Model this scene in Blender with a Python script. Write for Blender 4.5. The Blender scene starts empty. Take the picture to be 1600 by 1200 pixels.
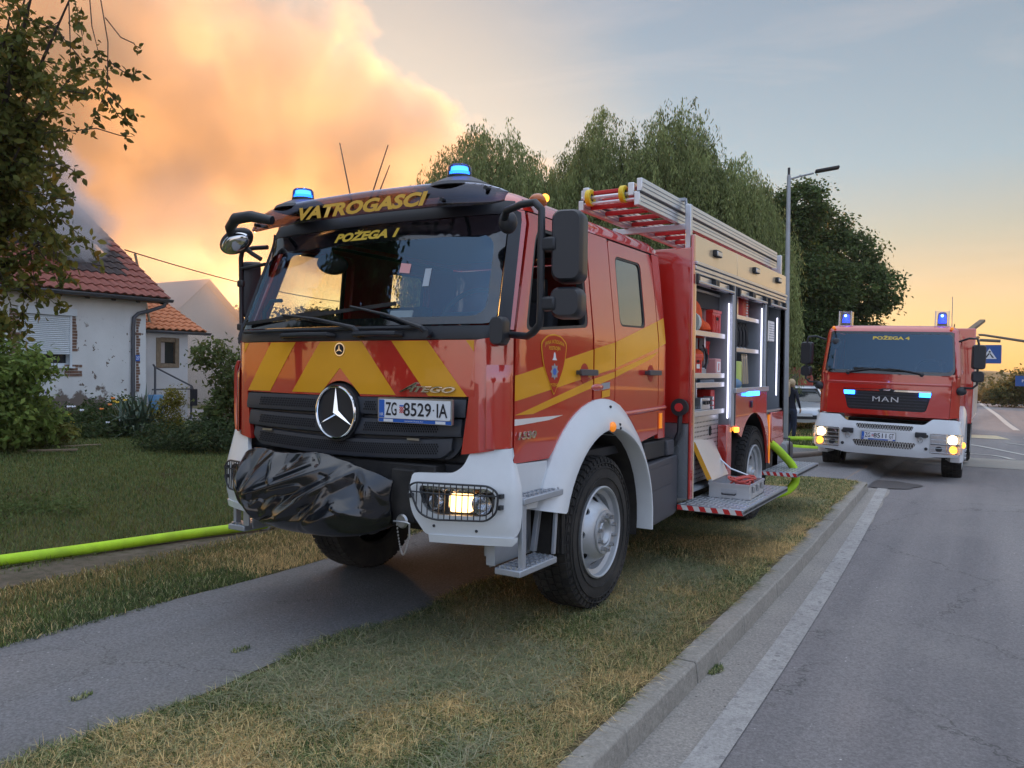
import bpy, bmesh, math, random
import numpy as np
from mathutils import Vector, Matrix, noise
from mathutils.geometry import delaunay_2d_cdt

rnd = random.Random(7)
nrg = np.random.RandomState(11)
PI = math.pi
SC = bpy.context.scene
COL = SC.collection

# -- camera
CAM_POS = Vector((3.4514, -3.6238, 1.6344))
cam_d = bpy.data.cameras.new('camera')
cam = bpy.data.objects.new('camera', cam_d)
COL.objects.link(cam)
_r = Vector((0.85362198, 0.52079598, 0.01005301))
_u = Vector((-0.01802891, 0.01025167, 0.99978491))
_f = Vector((-0.5205809, 0.85361961, -0.01814043))
cam.matrix_world = Matrix(((_r.x, _u.x, -_f.x, CAM_POS.x), (_r.y, _u.y, -_f.y, CAM_POS.y), (_r.z, _u.z, -_f.z, CAM_POS.z), (0, 0, 0, 1)))
cam_d.sensor_width = 36.0
cam_d.lens = 36.0 * 1240.0 / 1600.0
cam_d.clip_start = 0.05
cam_d.clip_end = 3000
SC.camera = cam

# -- world, sun, exposure
SUN_AZ = math.atan2(0.70, -0.76)          # direction the sun stands in (radians from +X)
SUN_EL = math.radians(5.0)
world = bpy.data.worlds.new('World')
SC.world = world
world.use_nodes = True

class NT:
    """small helper for node trees"""
    def __init__(s, tree):
        s.t = tree; s.n = tree.nodes; s.l = tree.links
        s.n.clear()

    def node(s, typ, inputs=None, **kw):
        nd = s.n.new(typ)
        for k, v in kw.items():
            setattr(nd, k, v)
        for k, v in (inputs or {}).items():
            if isinstance(v, bpy.types.NodeSocket):
                s.l.new(v, nd.inputs[k])
            else:
                nd.inputs[k].default_value = v
        return nd

    def math(s, op, a, b=0.0, c=0.0, clamp=False):
        nd = s.node('ShaderNodeMath', {0: a, 1: b, 2: c}, operation=op, use_clamp=clamp)
        return nd.outputs[0]

    def ramp(s, fac, stops, interp='LINEAR'):
        nd = s.node('ShaderNodeValToRGB', {0: fac})
        cr = nd.color_ramp
        cr.interpolation = interp
        while len(cr.elements) < len(stops):
            cr.elements.new(0.5)
        for e, (p, c) in zip(cr.elements, stops):
            e.position = p
            e.color = (c[0], c[1], c[2], 1.0) if hasattr(c, '__len__') else (c, c, c, 1.0)
        return nd.outputs[0]

    def mix(s, fac, a, b, blend='MIX'):
        nd = s.node('ShaderNodeMix', data_type='RGBA', blend_type=blend)
        for k, v in ((0, fac), (6, a), (7, b)):
            if isinstance(v, bpy.types.NodeSocket):
                s.l.new(v, nd.inputs[k])
            elif k == 0:
                nd.inputs[0].default_value = v
            else:
                nd.inputs[k].default_value = (v[0], v[1], v[2], 1.0)
        return nd.outputs[2]

    def noise(s, vec, scale, detail=4.0, rough=0.55, dist=0.0, color=False):
        nd = s.node('ShaderNodeTexNoise', {'Scale': scale, 'Detail': detail, 'Roughness': rough, 'Distortion': dist})
        if vec is not None:
            s.l.new(vec, nd.inputs['Vector'])
        return nd.outputs[1 if color else 0]

    def scalevec(s, vec, v):
        nd = s.node('ShaderNodeMapping', {'Scale': v})
        s.l.new(vec, nd.inputs[0])
        return nd.outputs[0]

def build_world():
    w = NT(world.node_tree)
    tc = w.node('ShaderNodeTexCoord').outputs['Generated']
    sky = w.node('ShaderNodeTexSky', sky_type='NISHITA', sun_disc=False, sun_elevation=SUN_EL,
                 sun_rotation=math.atan2(math.cos(SUN_AZ), math.sin(SUN_AZ)), air_density=1.0, dust_density=0.4, ozone_density=2.0)
    nskyb = w.node('ShaderNodeBackground', {'Color': sky.outputs[0], 'Strength': 0.05})
    sep = w.node('ShaderNodeSeparateXYZ', {0: tc})
    el = w.math('MULTIPLY', w.math('ARCSINE', sep.outputs[2]), 180 / PI)       # degrees
    el01 = w.math('DIVIDE', el, 90.0, clamp=True)
    # thin dusk sky: warm at the horizon, pale grey-blue above
    base = w.ramp(el01, [(0.0, (0.32, 0.145, 0.02)), (0.06, (0.26, 0.130, 0.030)), (0.10, (0.17, 0.135, 0.080)), (0.15, (0.112, 0.140, 0.152)),
                         (0.28, (0.092, 0.110, 0.128)), (0.40, (0.21, 0.24, 0.30)), (0.60, (0.54, 0.59, 0.67)), (1.0, (0.70, 0.75, 0.83))])
    # glow round the sun's place behind the smoke
    sd = (math.cos(SUN_AZ) * math.cos(SUN_EL), math.sin(SUN_AZ) * math.cos(SUN_EL), math.sin(SUN_EL))
    dot = w.node('ShaderNodeVectorMath', {0: tc, 1: sd}, operation='DOT_PRODUCT').outputs['Value']
    g = w.ramp(w.math('MULTIPLY_ADD', dot, 0.5, 0.5), [(0.93, 0.0), (0.978, 0.30), (0.994, 0.70), (1.0, 1.0)], 'EASE')
    col = w.mix(g, base, (0.66, 0.37, 0.09))
    # away from the sun the horizon cools
    back = w.ramp(w.math('MULTIPLY_ADD', dot, 0.5, 0.5), [(0.05, 1.0), (0.62, 0.0)])
    cool = w.ramp(el01, [(0.0, (0.34, 0.33, 0.40)), (0.10, (0.46, 0.42, 0.50)), (0.25, (0.38, 0.43, 0.56)), (0.45, (0.30, 0.42, 0.66)), (0.70, (0.50, 0.59, 0.74)), (1.0, (0.66, 0.72, 0.84))])
    col = w.mix(back, col, cool)
    # faint high cloud streaks
    cl = w.noise(w.scalevec(tc, (1.2, 1.2, 7.0)), 2.2, 6.0, 0.6, 0.6)
    clf = w.math('MULTIPLY', w.ramp(cl, [(0.48, 0.0), (0.72, 1.0)]), 0.35)
    col = w.mix(clf, col, w.mix(0.5, col, (0.42, 0.30, 0.22)))
    bg = w.node('ShaderNodeBackground', {'Color': col, 'Strength': 1.0})
    add = w.node('ShaderNodeAddShader', {0: nskyb.outputs[0], 1: bg.outputs[0]})
    w.node('ShaderNodeOutputWorld', {0: add.outputs[0]})

build_world()
sun_d = bpy.data.lights.new('sun', 'SUN')
sun_d.energy = 5.0
sun_d.angle = math.radians(6)
sun_d.color = (1.0, 0.43, 0.11)
sun = bpy.data.objects.new('sun', sun_d)
COL.objects.link(sun)
sun.rotation_euler = Vector((math.cos(SUN_AZ) * math.cos(SUN_EL), math.sin(SUN_AZ) * math.cos(SUN_EL), math.sin(SUN_EL))).to_track_quat('Z', 'Y').to_euler()
SC.view_settings.view_transform = 'Standard'
SC.view_settings.look = 'None'
SC.view_settings.exposure = 1.05
SC.view_settings.gamma = 1.0
SC.view_settings.use_curve_mapping = False
cy = SC.cycles
cy.max_bounces = 8
cy.diffuse_bounces = 3
cy.glossy_bounces = 4
cy.transmission_bounces = 6
cy.transparent_max_bounces = 24
cy.volume_bounces = 2
cy.volume_max_steps = 128
cy.volume_step_rate = 1.0
cy.sample_clamp_indirect = 4.0
cy.use_denoising = True
cy.caustics_reflective = False
cy.caustics_refractive = False

# -- materials
MATS = {}

def mat(name, col, rough=0.6, metal=0.0, var=0.0, vscale=8.0, bump=0.0, bscale=60.0, emit=None, estr=0.0, coat=0.0,
        spec=0.5, col2=None, alpha=1.0, trans=0.0, dirt=0.0, sss=0.0, stretch=None, rvar=0.0):
    """principled material with optional noise variation, relief and road dirt"""
    m = bpy.data.materials.new(name)
    m.use_nodes = True
    t = NT(m.node_tree)
    out = t.node('ShaderNodeOutputMaterial')
    b = t.node('ShaderNodeBsdfPrincipled', {'Base Color': (*col, 1), 'Roughness': rough, 'Metallic': metal,
                                            'Specular IOR Level': spec, 'Alpha': alpha, 'Transmission Weight': trans, 'Coat Weight': coat})
    if coat:
        b.inputs['Coat Roughness'].default_value = 0.03
        b.inputs['Coat IOR'].default_value = 2.2 if coat > 0.8 else 1.5
    t.l.new(b.outputs[0], out.inputs[0])
    vec = None
    if var or bump or dirt or rvar:
        vec = t.node('ShaderNodeTexCoord').outputs['Object']
        if stretch:
            vec = t.scalevec(vec, stretch)
    c = None
    if var:
        n = t.noise(vec, vscale, 5.0, 0.6)
        c2 = col2 or tuple(x * (1 - var) for x in col)
        c = t.mix(t.ramp(n, [(0.35, 0.0), (0.65, 1.0)]), col, c2)
        t.l.new(c, b.inputs['Base Color'])
    if dirt:
        n = t.noise(vec, 3.0, 8.0, 0.7)
        f = t.math('MULTIPLY', t.ramp(n, [(0.42, 0.0), (0.75, 1.0)]), dirt)
        c = t.mix(f, c if c is not None else col, (0.16, 0.14, 0.12))
        t.l.new(c, b.inputs['Base Color'])
        t.l.new(t.math('MULTIPLY_ADD', f, 0.5, rough, clamp=True), b.inputs['Roughness'])
    if rvar:
        n = t.noise(vec, 6.0, 6.0, 0.65)
        t.l.new(t.math('MULTIPLY_ADD', n, rvar, rough - rvar * 0.5, clamp=True), b.inputs['Roughness'])
    if bump:
        n = t.noise(vec, bscale, 5.0, 0.6)
        bp = t.node('ShaderNodeBump', {'Height': n, 'Strength': bump, 'Distance': 0.02})
        t.l.new(bp.outputs[0], b.inputs['Normal'])
    if emit is not None:
        b.inputs['Emission Color'].default_value = (*emit, 1)
        b.inputs['Emission Strength'].default_value = estr
    MATS[name] = m
    return m

def glass_mat(name, tint, ior=1.5, gloss=(1, 1, 1), rough=0.01, dens=None):
    """pane of glass: fresnel mix of a clear tint and a mirror"""
    m = bpy.data.materials.new(name)
    m.use_nodes = True
    t = NT(m.node_tree)
    out = t.node('ShaderNodeOutputMaterial')
    geo = t.node('ShaderNodeNewGeometry')
    dt = t.node('ShaderNodeVectorMath', {0: geo.outputs['Incoming'], 1: geo.outputs['Normal']}, operation='DOT_PRODUCT').outputs['Value']
    c1 = t.math('SUBTRACT', 1.0, t.math('ABSOLUTE', dt), clamp=True)
    f0 = ((ior - 1) / (ior + 1)) ** 2 * 1.6
    fres = t.math('MULTIPLY_ADD', t.math('POWER', c1, 5.0), 1 - f0, f0, clamp=True)
    tr = t.node('ShaderNodeBsdfTransparent', {'Color': (*tint, 1)})
    gl = t.node('ShaderNodeBsdfGlossy', {'Color': (*gloss, 1), 'Roughness': rough})
    mx = t.node('ShaderNodeMixShader', {0: fres, 1: tr.outputs[0], 2: gl.outputs[0]})
    t.l.new(mx.outputs[0], out.inputs[0])
    MATS[name] = m
    return m

def emit_mat(name, col, strength, base=None):
    return mat(name, base or tuple(c * 0.8 for c in col), 0.3, emit=col, estr=strength)

mat('paint_red', (0.53, 0.022, 0.015), 0.22, coat=0.9, spec=0.5, bump=0.010, bscale=2.5, dirt=0.06)
mat('paint_red_inner', (0.42, 0.022, 0.016), 0.45)
mat('paint_white', (0.66, 0.70, 0.74), 0.32, coat=0.35, dirt=0.10)
mat('film_yellow', (0.80, 0.37, 0.012), 0.34, coat=0.5, var=0.12, vscale=1.5)
mat('film_white', (0.75, 0.72, 0.70), 0.3, coat=0.3)
mat('grille_plastic', (0.034, 0.040, 0.054), 0.45, dirt=0.08)
mat('plastic_black', (0.020, 0.023, 0.030), 0.42)
mat('plastic_dark', (0.020, 0.022, 0.026), 0.6, dirt=0.15)
mat('plastic_grey', (0.060, 0.064, 0.078), 0.45, dirt=0.2)
mat('rubber', (0.018, 0.018, 0.019), 0.8, dirt=0.35, bump=0.2, bscale=80)
mat('rubber_tread', (0.014, 0.014, 0.015), 0.85, dirt=0.45)
mat('rim_paint', (0.50, 0.53, 0.57), 0.38, metal=0.55, dirt=0.28)
mat('steel', (0.45, 0.47, 0.50), 0.35, metal=1.0, dirt=0.2)
mat('chrome', (0.85, 0.87, 0.9), 0.08, metal=1.0)
mat('aluminium', (0.62, 0.65, 0.70), 0.33, metal=0.85, dirt=0.12, rvar=0.2)
mat('aluminium_dull', (0.42, 0.46, 0.52), 0.5, metal=0.6, dirt=0.2)
mat('checker_plate', (0.36, 0.40, 0.45), 0.36, metal=0.75, dirt=0.25)
mat('panel_beige', (0.74, 0.60, 0.42), 0.24, metal=0.35, coat=0.4, bump=0.008, bscale=3)
mat('chassis', (0.012, 0.012, 0.014), 0.7, dirt=0.3)
mat('hole_dark', (0.002, 0.002, 0.003), 0.9)
mat('seat_fabric', (0.03, 0.034, 0.045), 0.9, var=0.3, vscale=30)
mat('dash_plastic', (0.022, 0.024, 0.03), 0.6)
mat('headliner', (0.10, 0.10, 0.11), 0.9)
mat('plate_white', (0.74, 0.78, 0.84), 0.35)
mat('plate_blue', (0.02, 0.12, 0.50), 0.4)
mat('print_black', (0.01, 0.012, 0.02), 0.5)
mat('print_red', (0.6, 0.03, 0.03), 0.5)
mat('print_grey', (0.3, 0.32, 0.36), 0.5)
mat('amber_lens', (0.75, 0.22, 0.01), 0.15, coat=0.6, emit=(1.0, 0.28, 0.02), estr=0.25)
mat('amber_dark', (0.45, 0.10, 0.005), 0.2, coat=0.5)
mat('white_plastic', (0.72, 0.72, 0.72), 0.4)
mat('mirror_glass', (0.7, 0.72, 0.75), 0.03, metal=1.0)
mat('lamp_reflector', (0.75, 0.75, 0.77), 0.12, metal=1.0)
mat('bag_black', (0.005, 0.006, 0.010), 0.16, spec=0.7, coat=0.3, bump=0.10, bscale=9)
emit_mat('headlight_on', (1.0, 0.56, 0.20), 3.6)
emit_mat('headlight_white', (1.0, 0.72, 0.40), 3.5)
emit_mat('amber_on', (1.0, 0.33, 0.03), 2.2)
emit_mat('beacon_core', (0.05, 0.30, 1.0), 5.0)
emit_mat('beacon_hot', (0.35, 0.80, 1.0), 2.6)
emit_mat('flash_blue', (0.02, 0.20, 1.0), 5.0)
emit_mat('led_white', (0.82, 0.80, 1.0), 1.5)
glass_mat('glass', (0.80, 0.84, 0.86))
glass_mat('glass_windscreen', (0.62, 0.66, 0.64), ior=1.80, gloss=(0.50, 0.74, 1.0))
glass_mat('glass_dark', (0.10, 0.12, 0.13), ior=2.6, gloss=(0.92, 0.98, 1.0))
glass_mat('glass_lens', (0.88, 0.90, 0.92))
glass_mat('glass_blue', (0.08, 0.22, 0.85))
glass_mat('visor_acrylic', (0.34, 0.27, 0.28), ior=1.65, gloss=(0.62, 0.66, 0.80), rough=0.04)

# -- objects
def link(o):
    COL.objects.link(o)
    return o

def tag(o, label=None, cat=None, group=None, kind=None):
    if label: o['label'] = label
    if cat: o['category'] = cat
    if group: o['group'] = group
    if kind: o['kind'] = kind
    return o

def empty(name, loc=(0, 0, 0), rz=0.0, label=None, cat=None, group=None, parent=None):
    o = link(bpy.data.objects.new(name, None))
    o.location = loc
    o.rotation_euler = (0, 0, rz)
    o.empty_display_size = 0.2
    if parent: o.parent = parent
    return tag(o, label, cat, group)

def mesh_obj(name, me, m=None, parent=None, loc=(0, 0, 0), rot=(0, 0, 0)):
    o = link(bpy.data.objects.new(name, me))
    if m is not None:
        ms = m if isinstance(m, (list, tuple)) else [m]
        if not len(me.materials):
            for x in ms:
                me.materials.append(MATS[x] if isinstance(x, str) else x)
    o.location = loc
    o.rotation_euler = rot
    if parent is not None:
        o.parent = parent
    return o

class MB:
    """mesh builder"""
    def __init__(s):
        s.v = []; s.f = []; s.m = []; s.mi = 0

    def add(s, vs, fs):
        k = len(s.v)
        s.v += [tuple(p) for p in vs]
        s.f += [tuple(i + k for i in f) for f in fs]
        s.m += [s.mi] * len(fs)
        return s

    def box(s, c, d, rz=0.0, rx=0.0, ry=0.0, taper=1.0):
        hx, hy, hz = d[0] / 2, d[1] / 2, d[2] / 2
        R = Matrix.Rotation(rz, 3, 'Z') @ Matrix.Rotation(ry, 3, 'Y') @ Matrix.Rotation(rx, 3, 'X')
        vs = []
        for z in (-1, 1):
            k = taper if z > 0 else 1.0
            for x, y in ((-1, -1), (1, -1), (1, 1), (-1, 1)):
                vs.append(R @ Vector((x * hx * k, y * hy * k, z * hz)) + Vector(c))
        s.add(vs, [(3, 2, 1, 0), (4, 5, 6, 7), (0, 1, 5, 4), (1, 2, 6, 5), (2, 3, 7, 6), (3, 0, 4, 7)])
        return s

    def b2(s, x0, x1, y0, y1, z0, z1):
        return s.box(((x0 + x1) / 2, (y0 + y1) / 2, (z0 + z1) / 2), (x1 - x0, y1 - y0, z1 - z0))

    def bar(s, a, b, w, h, up=(0, 0, 1)):
        a = Vector(a); b = Vector(b); d = (b - a).normalized()
        up = Vector(up)
        x = d.cross(up)
        if x.length < 1e-4: x = d.cross(Vector((0, 1, 0)))
        x.normalize(); y = x.cross(d)
        vs = [p + x * (i * w / 2) + y * (j * h / 2) for p in (a, b) for i, j in ((-1, -1), (1, -1), (1, 1), (-1, 1))]
        return s.add(vs, [(3, 2, 1, 0), (4, 5, 6, 7), (0, 1, 5, 4), (1, 2, 6, 5), (2, 3, 7, 6), (3, 0, 4, 7)])

    def tube(s, pts, r, n=8, caps=True, r2=None):
        pts = [Vector(p) for p in pts]
        k = len(pts)
        rs = r if hasattr(r, '__len__') else [r + (r2 - r) * i / (k - 1) if r2 is not None else r for i in range(k)]
        t0 = (pts[1] - pts[0]).normalized()
        nrm = t0.orthogonal().normalized()
        vs = []
        for i, p in enumerate(pts):
            if i == 0: t = t0
            elif i == k - 1: t = (pts[-1] - pts[-2]).normalized()
            else:
                t = ((pts[i + 1] - p).normalized() + (p - pts[i - 1]).normalized())
                t = t.normalized() if t.length > 1e-6 else t0
            nrm = (nrm - t * nrm.dot(t)).normalized()
            bn = t.cross(nrm)
            for j in range(n):
                a = 2 * PI * j / n
                vs.append(p + (nrm * math.cos(a) + bn * math.sin(a)) * rs[i])
        fs = [(i * n + j, i * n + (j + 1) % n, (i + 1) * n + (j + 1) % n, (i + 1) * n + j) for i in range(k - 1) for j in range(n)]
        if caps:
            fs.append(tuple(range(n - 1, -1, -1)))
            fs.append(tuple((k - 1) * n + j for j in range(n)))
        return s.add(vs, fs)

    def cyl(s, a, b, r, n=20, r2=None):
        return s.tube([a, b], [r, r if r2 is None else r2], n)

    def lathe(s, prof, c=(0, 0, 0), axis='X', n=40, closed=False):
        """prof: list of (along axis, radius)"""
        vs = []
        for (h, r) in prof:
            for j in range(n):
                a = 2 * PI * j / n
                p, q = r * math.cos(a), r * math.sin(a)
                if axis == 'X': vs.append((c[0] + h, c[1] + p, c[2] + q))
                elif axis == 'Y': vs.append((c[0] + q, c[1] + h, c[2] + p))
                else: vs.append((c[0] + p, c[1] + q, c[2] + h))
        k = len(prof)
        fs = []
        for i in range(k if closed else k - 1):
            i2 = (i + 1) % k
            for j in range(n):
                fs.append((i * n + j, i * n + (j + 1) % n, i2 * n + (j + 1) % n, i2 * n + j))
        return s.add(vs, fs)

    def prism(s, outline, axis, a, b):
        """extrude a 2D outline; axis X: outline is (y,z); Y: (x,z); Z: (x,y)"""
        def P(p, h):
            return {'X': (h, p[0], p[1]), 'Y': (p[0], h, p[1]), 'Z': (p[0], p[1], h)}[axis]
        n = len(outline)
        vs = [P(p, a) for p in outline] + [P(p, b) for p in outline]
        fs = [tuple(range(n - 1, -1, -1)), tuple(range(n, 2 * n))]
        fs += [(i, (i + 1) % n, n + (i + 1) % n, n + i) for i in range(n)]
        return s.add(vs, fs)

    def sphere(s, c, r, n=16, m=10, sc=(1, 1, 1)):
        vs = []
        for i in range(m + 1):
            th = PI * i / m
            for j in range(n):
                a = 2 * PI * j / n
                vs.append((c[0] + r * sc[0] * math.sin(th) * math.cos(a), c[1] + r * sc[1] * math.sin(th) * math.sin(a), c[2] + r * sc[2] * math.cos(th)))
        fs = [(i * n + j, (i + 1) * n + j, (i + 1) * n + (j + 1) % n, i * n + (j + 1) % n) for i in range(m) for j in range(n)]
        return s.add(vs, fs)

    def mesh(s, name='part', smooth=35, weld=True):
        me = bpy.data.meshes.new(name)
        me.from_pydata(s.v, [], s.f)
        if any(s.m):
            me.polygons.foreach_set('material_index', s.m)
        bm = bmesh.new()
        bm.from_mesh(me)
        if weld: bmesh.ops.remove_doubles(bm, verts=bm.verts, dist=1e-5)
        bmesh.ops.recalc_face_normals(bm, faces=bm.faces)
        bm.to_mesh(me)
        bm.free()
        if smooth:
            me.polygons.foreach_set('use_smooth', [True] * len(me.polygons))
            me.set_sharp_from_angle(angle=math.radians(smooth))
        return me

    def obj(s, name, m, parent=None, smooth=35, bev=0.0, seg=2, loc=(0, 0, 0), rot=(0, 0, 0), label=None):
        o = mesh_obj(name, s.mesh(name, smooth), m, parent, loc, rot)
        if bev:
            bevel(o, bev, seg)
        if label: o['label'] = label
        return o

def bevel(o, w, seg=2):
    b = o.modifiers.new('bevel', 'BEVEL')
    b.width = w; b.segments = seg; b.limit_method = 'ANGLE'; b.angle_limit = math.radians(40)
    b.harden_normals = False
    return o

def arc(cx, cz, r, a0, a1, n=10):
    return [(cx + r * math.cos(math.radians(a0 + (a1 - a0) * i / n)), cz + r * math.sin(math.radians(a0 + (a1 - a0) * i / n))) for i in range(n + 1)]

def rrect(x0, x1, z0, z1, r, n=5):
    return arc(x1 - r, z1 - r, r, 0, 90, n) + arc(x0 + r, z1 - r, r, 90, 180, n) + arc(x0 + r, z0 + r, r, 180, 270, n) + arc(x1 - r, z0 + r, r, 270, 360, n)

def roundpoly(pts, r, n=4):
    """round the corners of a polygon"""
    out = []
    k = len(pts)
    for i in range(k):
        p0, p, p2 = Vector(pts[i - 1]), Vector(pts[i]), Vector(pts[(i + 1) % k])
        rr = r[i] if hasattr(r, '__len__') else r
        if rr <= 0:
            out.append(tuple(p)); continue
        a = (p0 - p); b = (p2 - p)
        d = min(rr, a.length * 0.45, b.length * 0.45)
        A = p + a.normalized() * d; B = p + b.normalized() * d
        for j in range(n + 1):
            t = j / n
            out.append(tuple(A * (1 - t) ** 2 + p * 2 * t * (1 - t) + B * t * t))
    return out

def inside(p, poly):
    x, y = p
    c = False
    j = len(poly) - 1
    for i in range(len(poly)):
        xi, yi = poly[i]; xj, yj = poly[j]
        if (yi > y) != (yj > y) and x < (xj - xi) * (y - yi) / (yj - yi) + xi:
            c = not c
        j = i
    return c

def resample(poly, h):
    out = []
    k = len(poly)
    for i in range(k):
        a = Vector(poly[i]); b = Vector(poly[(i + 1) % k])
        n = max(1, int((b - a).length / h))
        for j in range(n):
            out.append(tuple(a.lerp(b, j / n)))
    return out

def panel_mesh(name, outline, holes, fn, h=0.08, thick=0.02, off=0.0):
    """sheet with holes in a 2D chart, mapped by fn(u,v,offset)->xyz, closed with thickness"""
    ol = resample(outline, h)
    hs = [resample(q, h) for q in holes]
    pts = []; edges = []
    for loop in [ol] + hs:
        k = len(pts)
        pts += [Vector(p) for p in loop]
        edges += [(k + i, k + (i + 1) % len(loop)) for i in range(len(loop))]
    us = [p[0] for p in ol]; vs = [p[1] for p in ol]
    u0, u1, v0, v1 = min(us), max(us), min(vs), max(vs)
    nu, nv = int((u1 - u0) / h) + 1, int((v1 - v0) / h) + 1
    loops = [ol] + hs
    bnd = np.array([p for l in loops for p in l])
    for i in range(nu + 1):
        for j in range(nv + 1):
            p = (u0 + (u1 - u0) * (i + 0.5 * (j % 2)) / max(nu, 1), v0 + (v1 - v0) * j / max(nv, 1))
            if inside(p, ol) and not any(inside(p, q) for q in hs):
                if np.min(np.sum((bnd - p) ** 2, axis=1)) > (h * 0.45) ** 2:
                    pts.append(Vector(p))
    v, e, f, _, _, _ = delaunay_2d_cdt(pts, edges, [], 0, 1e-6)
    faces = []
    for t in f:
        c = (sum(v[i][0] for i in t) / len(t), sum(v[i][1] for i in t) / len(t))
        if inside(c, ol) and not any(inside(c, q) for q in hs):
            faces.append(tuple(t))
    n = len(v)
    V = [fn(p[0], p[1], off) for p in v]
    F = list(faces)
    if thick:
        V += [fn(p[0], p[1], off - thick) for p in v]
        F += [tuple(n + i for i in reversed(t)) for t in faces]
        cnt = {}
        for t in faces:
            for i in range(len(t)):
                a, b = t[i], t[(i + 1) % len(t)]
                cnt[(a, b)] = 1
        for (a, b) in list(cnt):
            if (b, a) not in cnt:
                F.append((a, n + a, n + b, b))
    mb = MB()
    mb.add(V, F)
    return mb.mesh(name, 40)

def panel(name, outline, holes, fn, m, parent, h=0.08, thick=0.02, off=0.0, label=None):
    o = mesh_obj(name, panel_mesh(name, outline, holes, fn, h, thick, off), m, parent)
    if label: o['label'] = label
    return o

_txt = {}

def text_mesh(s, size=1.0, shear=0.0, bold=0.0, depth=0.0, align='CENTER', space=1.0):
    key = (s, size, shear, bold, depth, align, space)
    if key in _txt: return _txt[key].copy()
    cu = bpy.data.curves.new('t', 'FONT')
    cu.body = s; cu.size = size; cu.shear = shear; cu.offset = bold; cu.extrude = depth
    cu.align_x = align; cu.align_y = 'CENTER'; cu.space_character = space
    cu.resolution_u = 3
    o = bpy.data.objects.new('t', cu)
    COL.objects.link(o)
    dg = bpy.context.evaluated_depsgraph_get()
    me = bpy.data.meshes.new_from_object(o.evaluated_get(dg))
    COL.objects.unlink(o)
    bpy.data.objects.remove(o)
    _txt[key] = me
    me.materials.clear()
    return me.copy()

def text_on(name, s, w, hgt, fn, m, parent, shear=0.0, bold=0.0, thick=0.0, label=None, flip=False, space=1.0):
    """writing scaled to w x hgt and laid on a chart by fn(u,v,off)"""
    me = text_mesh(s, 1.0, shear, bold, 0.02 if thick else 0.0, space=space)
    n = len(me.vertices)
    a = np.empty(n * 3); me.vertices.foreach_get('co', a); a = a.reshape(n, 3)
    mn, mx = a.min(0), a.max(0)
    a[:, 0] = (a[:, 0] - (mn[0] + mx[0]) / 2) * w / (mx[0] - mn[0])
    a[:, 1] = (a[:, 1] - (mn[1] + mx[1]) / 2) * hgt / (mx[1] - mn[1])
    if flip: a[:, 0] *= -1
    if thick: a[:, 2] = (a[:, 2] > 0) * thick
    out = np.array([fn(p[0], p[1], p[2]) for p in a])
    me.vertices.foreach_set('co', out.ravel())
    me.update()
    return mesh_obj(name, me, m, parent)

def plane_chart(o, ux, uz, n=None):
    """chart on a plane: origin, u axis, v axis; offset along u x v"""
    o = Vector(o); ux = Vector(ux).normalized(); uz = Vector(uz).normalized()
    nn = ux.cross(uz) if n is None else Vector(n)
    return lambda u, v, d=0.0: tuple(o + ux * u + uz * v + nn * d)

# -- shared vehicle pieces
def cab_chart(W, L, V0, VA, R, tap, rake, roofcrown=0.03, r=0.2, bow=0.04, rear_r=0.12, hf=0.6):
    """chart of a truck cab skin: u runs round the cab from the middle of the front, v runs up the side and over the roof"""
    flat = W - r

    def P0(u, v):
        k = min(max((v - V0) / (VA - V0), 0.0), 1.0)
        si, fi, ri = tap * k, rake * k, 0.0
        z = v
        top = 0.0
        if v > VA:
            a = (v - VA) / R
            if a < PI / 2:
                z = VA + R * math.sin(a); d = R * (1 - math.cos(a))
            else:
                z = VA + R; d = R + (v - VA - R * PI / 2); top = d - R
            z += roofcrown * min(1.0, top / 0.5)
            si += d; fi += d; ri += d
        re = max(0.03, r - 0.45 * max(0.0, (v - VA)) if v > VA else r)
        rr = max(0.02, rear_r - 0.2 * max(0.0, v - VA)) if v > VA else rear_r
        w = W - si
        s = 1 if u >= 0 else -1
        au = abs(u)
        arcl = r * PI / 2
        if au <= flat:
            x = au / flat * (w - re)
            y = fi + bow * (au / flat) ** 2
        elif au <= flat + arcl:
            a = (au - flat) / r
            x = w - re + re * math.sin(a)
            y = fi + bow + re * (1 - math.cos(a))
        else:
            yref = r + bow + (au - flat - arcl)
            yr = L - rear_r
            if yref <= yr:
                x = w
                k1 = max(0.0, 1 - (yref - (r + bow)) / hf)
                k2 = max(0.0, 1 - (yr - yref) / hf)
                y = yref + (fi + re - r) * k1 - (ri + rr - rear_r) * k2
            elif yref <= yr + rear_r * PI / 2:
                a = (yref - yr) / rear_r
                x = w - rr + rr * math.cos(a)
                y = L - ri - rr + rr * math.sin(a)
            else:
                q = yref - yr - rear_r * PI / 2
                x = max(0.0, (w - rr)) * max(0.0, 1 - q / (W - rear_r))
                y = L - ri
        return Vector((s * x, y, z))

    def P(u, v, off=0.0):
        p = P0(u, v)
        if off:
            e = 0.006
            du = P0(u + e, v) - P0(u - e, v)
            dv = P0(u, v + e) - P0(u, v - e)
            n = du.cross(dv)
            if n.length > 1e-9:
                p = p + n.normalized() * off
        return tuple(p)
    P.U = lambda y: (flat + r * PI / 2) + (y - r - bow)
    P.UR = (flat + r * PI / 2) + (L - rear_r - r - bow) + rear_r * PI / 2 + (W - rear_r)
    return P

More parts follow.
